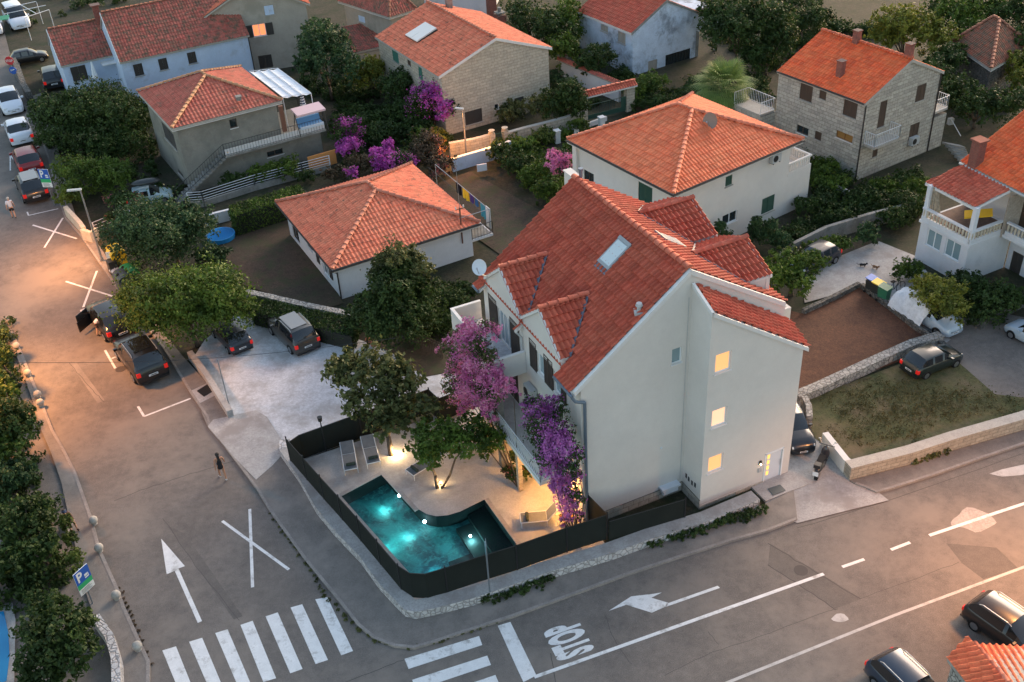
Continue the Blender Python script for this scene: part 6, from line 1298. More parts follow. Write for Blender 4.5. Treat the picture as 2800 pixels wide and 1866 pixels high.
# middle
tree('large conical laurel tree in front of the bungalow, paler at its top', [(905, 735, 80, 62, 2.2), (960, 700, 62, 55, 2.4), (845, 720, 50, 50, 2.0), (915, 660, 70, 55, 3.6)], 'leaf_dark', .16, 1.1)
tree('pale leafed crown rising behind the dark laurel', [(915, 600, 52, 50, 4.4), (880, 620, 34, 30, 4.0), (965, 620, 32, 34, 4.2)], 'leaf_olive', .16, .9)
tree('magnolia tree with broad leaves between gravel lot and pool', [(850, 860, 80, 62, 3.9), (915, 880, 55, 55, 3.8), (790, 850, 42, 42, 3.8), (870, 930, 75, 40, 3.3), (950, 940, 60, 40, 3.0), (900, 975, 50, 34, 2.6)], 'leaf_olive', .22, .95, k=8, clump=.26, base=G(1072, 1250))
tp2 = G(1197, 1345)
tt_ = tree('small twin trunk tree with bright crown by the pool', [(1000, 1005, 55, 45, 2.8), (1075, 1010, 62, 48, 2.8), (1125, 1015, 40, 38, 2.7), (985, 1050, 34, 34, 2.5)], 'leaf_mid', .15, .9, base=tp2, trunk_=False)
mb = MB(); mb.smooth = True; a = tp2; mb.tube([a, G(1190, 1300, .7), G(1165, 1240, 1.6), Dg(1000, 1010, 2.5)], .09, 8, .04).tube([a+(.1, 0, 0), G(1230, 1300, .7), G(1245, 1255, 1.6), Dg(1085, 1010, 2.6)], .07, 8, .03).tube([Dg(1000, 1030, 2.2), Dg(960, 990, 2.9)], .04, 6, .02).tube([Dg(1085, 1020, 2.4), Dg(1130, 1000, 2.9)], .04, 6, .02); mb.build('trunk', M_('bark'), tt_)
bush('dark shrubs under the left wall of the main house', [(1045, 690, 30, 30, .8), (1010, 730, 22, 18, .6)], 'leaf_dark', .14)
# bougainvillea on the main house
def boug(label, pts, leaf, fl, ff, size=.10, dens=1.15, name='bougainvillea', bpx=None):
    global NT; NT += 1; B = []
    for (x, y, rpx, b) in pts: C = MF.w(*MF.on(1, x*1.19, y*1.19, b)); q = rpx*1.19*dist(C)/FOC*1.22; B.append((C, q, q, q*1.15)); 
    C0 = B[0][0]; t = empty(name, (C0[0], C0[1], 0), label, 'climbing plant', 'bougainvilleas'); n = int(dens*sum(12.6*b[1]*b[1] for b in B)*1.9/(size*size*.7))
    V, F_ = blobs_leaves(B, min(n, 90000), size, .7, .34); V = V.reshape(-1, 4, 3); cen = V.mean(1); ph = np.sin(cen[:, 0]*3.1+NT)+np.sin(cen[:, 1]*2.9+1.3*NT)+np.sin(cen[:, 2]*3.3)+RNG.normal(size=len(V))*.8; o = np.argsort(ph); kf = int(len(V)*(1-ff))
    for nm, ii, m_ in (('foliage', o[:kf], leaf), ('blossom', o[kf:], fl)): leafobj(nm, V[ii].reshape(-1, 3), np.arange(len(ii)*4).reshape(-1, 4), M_(m_), t)
    mb = MB(); mb.smooth = True; g0 = np.array([B[-1][0][0], B[-1][0][1], .1]); 
    for q in B[::3]: mb.tube([g0, (g0+q[0])/2+RNG.normal(size=3)*.1, q[0]], .035, 5, .015)
    mb.build('stem', M_('bark'), t); return t
boug('pink bougainvillea pouring over the upper balcony of the main house', [(1085, 765, 24, 12.3), (1125, 765, 22, 12.2), (1060, 775, 22, 12.5), (1030, 790, 15, 12.8), (1012, 805, 9, 13.1), (1085, 800, 32, 12.5), (1065, 830, 30, 12.5), (1110, 830, 28, 12.4), (1050, 860, 26, 12.6), (1090, 870, 32, 12.4), (1130, 870, 26, 12.3), (1045, 895, 20, 12.8), (1075, 910, 28, 12.6), (1115, 910, 28, 12.4), (1150, 895, 22, 12.2), (1040, 925, 13, 13), (1075, 940, 16, 12.8), (1120, 945, 16, 12.5), (1135, 965, 9, 12.5), (1060, 950, 9, 13), (1165, 880, 14, 12), (1180, 900, 12, 11.9)], 'leaf_olive', 'flower_pink', .68)
boug('purple bougainvillea cascading over the corner of the lower balcony', [(1225, 940, 20, 11.6), (1250, 940, 24, 11.5), (1285, 925, 15, 11.0), (1240, 970, 28, 11.8), (1275, 975, 28, 11.5), (1250, 1005, 30, 12), (1290, 1010, 26, 11.4), (1265, 1040, 30, 12), (1305, 1040, 24, 11.4), (1325, 1050, 14, 11.2), (1270, 1075, 26, 12), (1305, 1080, 24, 11.6), (1295, 1110, 24, 11.6), (1325, 1100, 14, 11.2), (1300, 1140, 24, 11.5), (1325, 1145, 16, 11.2), (1310, 1170, 20, 11.4), (1300, 1195, 14, 11.5), (1275, 1115, 14, 12.1), (1205, 935, 10, 12), (1325, 1185, 12, 11.2)], 'leaf_dark', 'flower_purple', .62)
bush('dark climbing shrub on the pillar under the lower balcony', [(1170, 1000, 18, 30, 2.0), (1175, 1085, 22, 18, .8), (1200, 1085, 20, 16, .7), (1180, 1050, 10, 20, 1.4)], 'leaf_dark', .13, flowers='flower_rose', ffrac=.12)
# gardens behind the bungalow
tree('tall grey green tree right of the beige house', [(745, 110, 58, 58, 4.4), (715, 150, 38, 36, 4), (790, 150, 36, 40, 4), (735, 70, 36, 30, 5)], 'leaf_teal', .2)
tree('yellow green tree in front of the lean-to', [(835, 165, 42, 36, 2.6), (870, 150, 26, 24, 2.5)], 'leaf_yellow', .18, .9)
tree('dark round tree left of the stone house wall', [(915, 195, 44, 42, 2.4)], 'leaf_dark', .18)
bush('dark green shrub bank in the garden left of the bougainvillea', [(870, 270, 60, 30, .9), (930, 270, 60, 34, 1.0), (880, 310, 50, 30, .8), (960, 300, 34, 30, .8)], 'leaf_dark', .17)
bush('mid green bush in the dark garden above the bungalow', [(840, 280, 28, 20, .9), (975, 320, 30, 24, .8)], 'leaf_mid', .16)
for lab, sp, fl, ff, sz in (('purple bougainvillea against the corner of the stone house', [(990, 225, 46, 46, 2.8), (960, 245, 28, 26, 2.2), (1025, 245, 24, 32, 2.4), (1000, 195, 30, 22, 3.2)], 'flower_magenta', .55, .14),
     ('magenta bougainvillea bush beside the swing seat terrace', [(795, 300, 38, 26, 1.7), (775, 275, 20, 12, 2.2), (825, 275, 24, 9, 2.0), (805, 330, 30, 20, 1.2), (790, 345, 18, 14, 1)], 'flower_magenta', .6, .14),
     ('bright magenta bougainvillea behind the bungalow roof', [(900, 372, 44, 26, 1.8), (893, 335, 12, 22, 2.4), (865, 350, 18, 12, 2.2), (940, 372, 22, 12, 1.7)], 'flower_magenta', .75, .13),
     ('small magenta bougainvillea left of the bungalow ridge', [(808, 395, 14, 16, 1.8)], 'flower_magenta', .8, .12),
     ('mauve bougainvillea beside the orange roofed house', [(1290, 375, 32, 28, 2.0), (1275, 355, 18, 14, 2.2)], 'flower_pink', .7, .13)):
    plant('bougainvillea', 'bush', lab, sp, 'leaf_dark', sz, 1.0, .06, flowers=fl, ffrac=ff, group='bougainvilleas')
bush('brownish shrub between the grey house and the bougainvillea', [(840, 375, 44, 24, .9), (770, 400, 30, 20, .8)], 'leaf_brown', .15)
bush('russet flowering shrub left of the central lamp post', [(985, 350, 44, 46, 1.5), (1010, 385, 30, 28, 1.1)], 'leaf_brown', .16, flowers='flower_rose', ffrac=.15)
bush('yellowish lamp lit shrub at the foot of the stone house corner', [(1000, 310, 24, 16, 1.3)], 'leaf_yellow', .13)
bush('green shrub under the grey house stair', [(655, 385, 34, 24, 1.0), (600, 400, 30, 22, .8)], 'leaf_mid', .14)
bush('dark shrubs along the foot of the grey house', [(540, 415, 30, 18, .7), (700, 405, 26, 14, .6)], 'leaf_dark', .14)
for i, (x, y, rx, ry, lab, lf) in enumerate([(1150, 350, 32, 24, 'dark green shrub behind the bare soil garden, left', 'leaf_dark'), (1190, 375, 34, 30, 'dark shrub in the row right of the bare soil garden', 'leaf_dark'), (1225, 405, 32, 32, 'mid green shrub in the row right of the bare soil garden', 'leaf_mid'), (1262, 440, 34, 38, 'tall shrub left of the main house chimney', 'leaf_mid'), (1205, 335, 30, 22, 'bright shrub behind the low white wall posts', 'leaf_mid'), (1250, 310, 26, 18, 'pale green shrub at the white wall posts', 'leaf_bright'), (1330, 290, 26, 16, 'low hedge along the wall behind the orange roof', 'leaf_mid')]):
    bush(lab, [(x, y, rx, ry, 1.0)], lf, .15)
tree('tall dark conifer hedge left of the roofed gate', [(1310, 225, 34, 48, 2.2), (1275, 240, 30, 38, 1.8), (1330, 240, 22, 40, 2)], 'leaf_dark', .17, r=.08)
bush('olive green bushes against the stone house gable', [(1240, 245, 28, 30, 1.4), (1175, 258, 34, 26, 1.0)], 'leaf_olive', .15)
bush('grey green plant bed right of the stone house', [(1275, 180, 26, 18, .8), (1300, 190, 22, 14, .7)], 'leaf_teal', .15)
tree('dark green treetops behind the stone house', [(1215, 45, 56, 48, 3.2), (1270, 70, 48, 48, 3.2), (1180, 90, 34, 30, 2.6)], 'leaf_dark', .22, .8)
tree('round dark tree left of the patchy grey white house', [(1300, 45, 44, 48, 3.4), (1290, 110, 40, 40, 2.6)], 'leaf_mid', .22, .8)
tree('dark green tree in front of the patchy grey white house', [(1375, 135, 38, 34, 2.2), (1350, 150, 30, 26, 1.8)], 'leaf_dark', .18)
bush('low tree before the garage opening', [(1490, 195, 38, 30, 1.4), (1455, 215, 26, 20, 1.1)], 'leaf_mid', .17)
bush('dark ground shrubs left of the palm', [(1520, 240, 50, 22, .6), (1580, 225, 46, 20, .6), (1480, 235, 36, 18, .6)], 'leaf_dark', .17)
bush('shrubs between the house and the tile topped wall', [(1425, 180, 34, 18, .7), (1580, 245, 34, 18, .6)], 'leaf_dark', .15)
tree('very dark tree group above the palm', [(1690, 60, 70, 60, 4), (1650, 30, 46, 44, 4.4), (1760, 50, 60, 62, 4)], 'leaf_dark', .22, .9)
tree('dark tree right of the small lamp post', [(1790, 90, 40, 50, 3.0), (1740, 130, 36, 34, 2)], 'leaf_dark', .2, .9)
bush('green ivy mound on the path behind the stone house', [(1850, 45, 46, 30, 1.8)], 'leaf_dark', .18)
tree('large yellow green tree behind the grey stone block house', [(2060, 55, 54, 42, 4.2), (2110, 60, 56, 46, 4.0), (2150, 95, 46, 44, 3.4), (2030, 85, 34, 30, 3.0)], 'leaf_yellow', .22, .8)
tree('green broad tree at the top edge, right', [(2190, 30, 60, 44, 4.4), (2260, 20, 60, 44, 4.4), (2230, 75, 50, 36, 3.6)], 'leaf_mid', .22, .8)
tree('dark green tree at the top right corner', [(2330, 30, 56, 50, 4.4), (2350, 100, 40, 46, 3.6)], 'leaf_dark', .22, .9)
tree('yellow green tree at the right edge beside the mossy roof', [(2345, 145, 34, 42, 3.0), (2350, 190, 30, 30, 2.4)], 'leaf_yellow', .2, .9)
tree('dark tree filling the slope under the mossy roofed house', [(2200, 215, 48, 44, 2.2), (2250, 245, 50, 40, 2.2), (2310, 240, 50, 44, 2.2)], 'leaf_dark', .2, .8)
tree('dark tree right of the stone block house', [(2150, 170, 40, 40, 2.8), (2180, 135, 40, 34, 3)], 'leaf_dark', .2, .8)
bush('bush at the front left foot of the stone block house', [(1810, 300, 34, 22, 1.0), (1770, 330, 24, 16, .6)], 'leaf_mid', .15)
bush('bush row below the stone block house', [(1895, 385, 30, 24, .9), (1920, 420, 30, 24, .8), (1875, 415, 26, 20, .7)], 'leaf_mid', .15)
for x, y, rx, ry, lab, lf in ((1985, 455, 36, 28, 'dark garden bush in the middle of the terraced garden', 'leaf_dark'), (2030, 430, 30, 22, 'green garden bush beside the stone block house corner', 'leaf_mid'), (2085, 470, 38, 34, 'dark garden bush left of the balcony house', 'leaf_dark'), (2110, 430, 34, 26, 'green shrub behind the balcony pillar', 'leaf_mid'), (2060, 500, 40, 24, 'low dark shrub along the rendered garden wall', 'leaf_dark'), (1995, 538, 28, 26, 'round grey green bush on the rendered garden wall', 'leaf_teal'), (1905, 560, 60, 16, 'low green hedge behind the dark parked car', 'leaf_mid'), (1930, 500, 36, 20, 'low dark planting above the rendered garden wall', 'leaf_dark'), (1850, 470, 30, 20, 'low shrubs right of the white house wing', 'leaf_dark')):
    bush(lab, [(x, y, rx, ry, .8)], lf, .14)
for x, y, ry, lab in ((1655, 540, 28, 'small conifer in front of the white house wall, left'), (1740, 535, 32, 'bushy conifer in front of the white house wall'), (1775, 540, 30, 'second conifer by the white house wall corner'), (1800, 560, 22, 'low conifer beside the rendered wall end')):
    plant('conifer', 'bush', lab, [(x, y, 24, ry, 1.1), (x, y-ry*.7, 12, ry*.6, 2.0)], 'leaf_teal', .13, 1, .05, trunk_=False, part='foliage')
tree('dark leafy tree hiding the front of the dark parked car', [(1815, 605, 52, 34, 1.9), (1785, 635, 36, 32, 1.7), (1860, 600, 40, 28, 1.8), (1835, 650, 34, 30, 1.5)], 'leaf_mid', .15, .9)
bush('round dark bush left of the balcony house wall', [(2090, 620, 34, 28, .8)], 'leaf_mid', .13)
tree('yellow green tree over the covered silver car', [(2160, 680, 52, 44, 2.0), (2130, 660, 34, 30, 2.0), (2185, 710, 36, 34, 1.8)], 'leaf_yellow', .14, .8)
bush('big dark shrub mass below the balcony house', [(2225, 660, 46, 40, 1.1), (2275, 690, 52, 46, 1.2), (2315, 690, 36, 44, 1.0), (2240, 720, 40, 26, .8)], 'leaf_dark', .15)
leafmat('leaf_straw', (.12, .10, .04), (.09, .09, .035), (.06, .065, .025))
# weeds along kerbs and wall feet
def weeds(label, pts, leaf='leaf_dark', n=700, h=.12, wd=.16, size=.09, z=KZ, name='ground_cover'):
    P_ = [G(*p, z) for p in pts]; V = []; Ls = [np.linalg.norm(b-a) for a, b in zip(P_[:-1], P_[1:])]; B = []
    for a, b in zip(P_[:-1], P_[1:]):
        k = max(2, int(np.linalg.norm(b-a)/.3))
        for i in range(k+1): B.append((a+(b-a)*i/k+RNG.normal(size=3)*np.array([.04, .04, 0])+np.array([0, 0, h*.4]), wd*RNG.uniform(.7, 1.3), wd*RNG.uniform(.7, 1.3), h))
    V, F_ = blobs_leaves(B, n, size, .6, .35); o = leafobj(name, V, F_, M_(leaf), None); return tag(o, label, 'plants', None, 'stuff')
weeds('dark ground cover along the foot of the white rubble wall', [R3(1300, 320), R3(1500, 250), R3(1750, 190)], n=3000, h=.3, wd=.26, size=.10)
weeds('dark ground cover near the doorstep end of the rubble wall', [R3(1830, 150), R3(2000, 80), R3(2330, 20)], n=3800, h=.32, wd=.28, size=.10)
weeds('dark ground cover around the sign post', [R2(2110, 830), R2(2353, 760), R3(330, 640)], n=3200, h=.28, wd=.24, size=.10)
weeds('dry weeds growing along the corner kerb', [R2(560, 640), R2(640, 780), R2(800, 950), R2(960, 1110), R2(1080, 1190), R2(1400, 1245), R2(1700, 1190), R2(1900, 1120), R2(2200, 1030)], 'leaf_olive', n=2600, h=.07, wd=.10, size=.07, z=0)
weeds('dry weeds along the pool side kerb of the left street', [R2(130, 30), R2(250, 180), R2(400, 400), R2(560, 620)], 'leaf_olive', n=900, h=.06, wd=.09, size=.07, z=0)
weeds('brown weeds along the left kerb', [R1(1100, 700), R1(1180, 880), R1(1240, 1050), R1(1330, 1240), R1(1385, 1400)], 'leaf_brown', n=900, h=.06, wd=.08, size=.07, z=0)
weeds('weeds at the foot of the cream stone wall', [zp(2100, 934, 1360, 1120, .2975), zp(2100, 934, 1500, 1070, .2975), zp(2100, 934, 1620, 1035, .2975)], 'leaf_olive', n=1200, h=.22, wd=.16, size=.10)
weeds('grass tufts on the dry lawn', [(2300, 1180), (2400, 1190), (2500, 1150), (2600, 1110), (2450, 1100), (2350, 1140), (2300, 1100), (2400, 1060), (2700, 1110), (2780, 1120)], 'leaf_straw', n=9000, h=.06, wd=1.3, size=.09, z=.05, name='grass')
# clipped hedges
def boxhedge(name, pts, z, label, leaf='leaf_dark', base=0.0):
    t = G(*pts[0], z); root = empty(name, (t[0], t[1], 0), label, 'hedge'); P_ = [G(*p, z) for p in pts]; a, b, d = P_[0], P_[1], P_[3]; u, v = b-a, d-a; L, W = np.linalg.norm(u), np.linalg.norm(v); k = int((L*W+2*(L+W)*z)*330); V = []; N = []
    fs = [(a, u, v, np.array([0, 0, 1.]), L*W), (a-(0, 0, z), u, np.array([0, 0, z]), None, L*z), (d-(0, 0, z), u, np.array([0, 0, z]), None, L*z), (a-(0, 0, z), v, np.array([0, 0, z]), None, W*z), (b-(0, 0, z), v, np.array([0, 0, z]), None, W*z)]; tot = sum(f[4] for f in fs)
    for o, e1, e2, _, ar in fs:
        n = int(k*ar/tot); q = RNG.uniform(size=(n, 2)); V.append(o+q[:, :1]*e1+q[:, 1:]*e2+RNG.normal(size=(n, 3))*.06)
    p = np.concatenate(V); k = len(p); nn = RNG.normal(size=(k, 3))+np.array([0, 0, .4]); nn /= np.linalg.norm(nn, axis=1)[:, None]; tt = np.cross(nn, RNG.normal(size=(k, 3))); tt /= np.linalg.norm(tt, axis=1)[:, None]; bb = np.cross(nn, tt); s = .14*RNG.uniform(.6, 1.3, k)[:, None]
    VV = np.stack([p-tt*s*.5, p+bb*s*.3, p+tt*s*.5, p-bb*s*.3], 1).reshape(-1, 3); leafobj('foliage', VV, np.arange(k*4).reshape(-1, 4), M_(leaf), root)
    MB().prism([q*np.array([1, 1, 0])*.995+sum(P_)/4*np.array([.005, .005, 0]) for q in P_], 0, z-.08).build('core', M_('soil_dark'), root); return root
boxhedge('hedge', [(625, 565), (815, 505), (845, 525), (640, 590)], 1.6, 'dark clipped box hedge left of the bungalow', 'leaf_mid')
boxhedge('hedge', [(690, 812), (830, 842), (815, 884), (690, 852)], 1.05, 'dark hedge above the gravel lot, left part')
boxhedge('hedge', [(832, 844), (975, 872), (960, 920), (818, 886)], 1.05, 'dark hedge above the gravel lot, right part')
boxhedge('hedge', [(1440, 262), (1560, 300), (1640, 268), (1520, 235)], .5, 'low clipped hedge behind the roofed gate')
# palm
pc = Dg(1662, 200, 3.4); t = empty('palm_tree', (pc[0], pc[1], 0), 'fan palm with bright green fronds behind the orange roofed house', 'palm tree'); mb = MB(); mb.smooth = True; mb.cyl((pc[0], pc[1], 0), (pc[0], pc[1], 3.3), .28, .22, 10).build('trunk', M_('bark'), t)
V = []; F_ = []
for i in range(72):
    az = i*2.4; el = math.radians(78-110*(i/64)**.9); L = 2.35+.35*math.sin(i*1.7); d = np.array([math.cos(az)*math.cos(el), math.sin(az)*math.cos(el), math.sin(el)]); o = np.array([pc[0], pc[1], 3.4]); s = unit(np.cross(d, (0, 0, 1.01))); u_ = np.cross(s, d)
    m_ = o+d*L*.5; base = len(V); V += [o-s*.02, o+s*.02, m_+s*.02, m_-s*.02]; F_.append((base, base+1, base+2, base+3))
    for j in range(17):
        an = math.radians(-75+150*j/16); dd = d*math.cos(an)+s*math.sin(an); ln = L*.62*(.75+.25*math.cos(an)); tip = m_+dd*ln+np.array([0, 0, -.28*ln]); md = m_+dd*ln*.55; w_ = np.cross(dd, u_)*.045; base = len(V); V += [m_, md-w_, tip, md+w_]; F_.append((base, base+1, base+2, base+3))
leafobj('crown', np.array(V, float), np.array(F_), M_('leaf_palm'), t)
# more planting that closes the left edge and the back gardens
tree('dense olive foliage filling the left edge above the green shrub', [(0, 900, 36, 44, 2.0), (20, 1030, 40, 34, 1.8)], 'leaf_mid', .18)
tree('dense dark foliage behind the yellow hedge strip', [(100, 1250, 34, 40, 1.8), (60, 1290, 46, 36, 1.6)], 'leaf_dark', .18)
bush('dark undergrowth at the bottom left corner wall', [(100, 1560, 60, 30, 1.0), (185, 1440, 34, 36, 1.2)], 'leaf_dark', .17)
# low planting that covers the dark garden ground
def thicket(label, poly, n, size=.2, leaf='leaf_dark', h=.7, name='undergrowth'):
    P_ = np.array([Dg(*p)[:2] for p in poly]); mn, mx = P_.min(0), P_.max(0); B = []; rg = np.random.default_rng(len(label))
    while len(B) < n:
        q = rg.uniform(mn, mx); ins = False; j = len(P_)-1
        for i in range(len(P_)):
            if (P_[i][1] > q[1]) != (P_[j][1] > q[1]) and q[0] < (P_[j][0]-P_[i][0])*(q[1]-P_[i][1])/(P_[j][1]-P_[i][1])+P_[i][0]: ins = not ins
            j = i
        if ins: r = rg.uniform(.35, 1.0); B.append((np.array([q[0], q[1], r*.35]), r, r, h*rg.uniform(.5, 1.1)))
    V, F_ = blobs_leaves(B, n*330, size, .6, .4); tag(leafobj(name, V, F_, M_(leaf), None), label, 'plants', None, 'stuff')
thicket('dark low undergrowth in the gardens behind the bungalow', [(770, 230), (1010, 235), (1030, 330), (960, 400), (800, 400), (770, 330)], 60)
thicket('dark low undergrowth under the evergreens, upper left', [(70, 230), (330, 215), (345, 300), (430, 450), (300, 440), (170, 380), (110, 330)], 80)
thicket('undergrowth below the beige house', [(660, 190), (860, 200), (870, 240), (760, 230), (700, 225)], 34)
thicket('dark undergrowth behind the solar panel house', [(1260, 20), (1340, 40), (1340, 130), (1420, 180), (1480, 215), (1440, 180), (1280, 120)], 40)
thicket('undergrowth round the palm tree', [(1460, 225), (1640, 190), (1760, 180), (1760, 260), (1700, 300), (1590, 230)], 60)
thicket('dark undergrowth of the terraced garden, right', [(1870, 360), (1960, 440), (2110, 400), (2120, 500), (1990, 520), (1850, 560), (1790, 580), (1880, 470)], 90)
thicket('undergrowth under the trees, top right', [(1640, 70), (1780, 110), (1830, 60), (2000, 60), (2180, 120), (2353, 180), (2353, 260), (2180, 250), (2170, 110), (1990, 80), (1900, 90), (1760, 170)], 130, leaf='leaf_dark')
thicket('ground ivy around the laurel and conifer hedge', [(1030, 640), (1090, 650), (1040, 760), (990, 770), (820, 770), (760, 740), (830, 720)], 40)
thicket('undergrowth left of the pavement hedges', [(0, 740), (10, 760), (30, 940), (70, 1100), (125, 1260), (165, 1350), (60, 1400), (0, 1380)], 60, leaf='leaf_dark', h=.6)
thicket('green undergrowth between the garden posts and the bare soil', [(1130, 330), (1290, 310), (1330, 290), (1320, 380), (1290, 470), (1200, 420)], 50, leaf='leaf_mid')
thicket('undergrowth along the top edge behind the patchy house', [(1500, -40), (1900, -40), (1900, 90), (1640, 80), (1640, 0)], 70)
thicket('dark undergrowth behind the old roofed houses, top left', [(60, -40), (600, -60), (240, 20), (110, 60), (60, 60)], 40)
thicket('undergrowth between the white house and the stone block house', [(1700, 200), (1745, 215), (1740, 300), (1720, 290)], 16)
# ================================================================ cars
def paintmat(name, col, metal=.0): return plain(name, col, .28, metal, spec=.5, coat=.35)
plain('car_glass', (.012, .015, .018), .06, spec=.9); plain('car_trim', (.015, .015, .016), .5); plain('tyre', (.014, .014, .015), .9, spec=.2); plain('rim', (.42, .43, .45), .3, .9); plain('headlight', (.55, .58, .6), .1, spec=1); plain('taillight', (.42, .01, .01), .2, emit=(1, .03, .02), es=.10); plain('plate', (.70, .71, .72), .5); plain('plate_ink', (.02, .02, .03), .6)
PROF = {  # x from rear(0) to front(1): (x, belt z, half-width factor, roof z or None, roof half-width factor)
 'hatch': dict(L=4.05, W=1.72, H=1.46, st=[(0, .55, .78, None), (.015, .88, .90, None), (.05, .98, .95, None), (.10, .97, .98, 1.20), (.17, .96, 1, 1.42), (.30, .95, 1, 1.46), (.34, .95, 1, 1.46), (.50, .94, 1, 1.46), (.54, .94, 1, 1.45), (.63, .94, 1, 1.30), (.745, .95, .99, None), (.86, .86, .95, None), (.95, .74, .88, None), (1, .52, .72, None)]),
 'sedan': dict(L=4.5, W=1.76, H=1.44, st=[(0, .60, .80, None), (.015, .90, .90, None), (.06, .98, .95, None), (.15, .99, .98, None), (.20, .98, .99, 1.13), (.30, .97, 1, 1.40), (.36, .96, 1, 1.43), (.40, .96, 1, 1.44), (.54, .95, 1, 1.44), (.58, .95, 1, 1.42), (.66, .95, 1, 1.26), (.76, .95, .99, None), (.88, .86, .95, None), (.96, .74, .88, None), (1, .52, .74, None)]),
 'suv': dict(L=4.45, W=1.84, H=1.66, st=[(0, .62, .84, None), (.012, 1.0, .93, None), (.035, 1.10, .96, None), (.07, 1.10, .98, 1.40), (.13, 1.09, 1, 1.62), (.26, 1.08, 1, 1.66), (.31, 1.08, 1, 1.66), (.49, 1.07, 1, 1.66), (.53, 1.07, 1, 1.65), (.64, 1.06, 1, 1.42), (.735, 1.07, .99, None), (.86, 1.0, .95, None), (.955, .88, .89, None), (1, .60, .76, None)]),
 'van': dict(L=4.8, W=1.9, H=1.9, st=[(0, .7, .86, None), (.012, 1.1, .94, None), (.03, 1.15, .97, 1.75), (.07, 1.14, 1, 1.86), (.26, 1.12, 1, 1.9), (.30, 1.12, 1, 1.9), (.50, 1.10, 1, 1.9), (.54, 1.10, 1, 1.88), (.66, 1.08, 1, 1.66), (.80, 1.05, .99, None), (.90, .95, .95, None), (.97, .80, .89, None), (1, .58, .78, None)])}
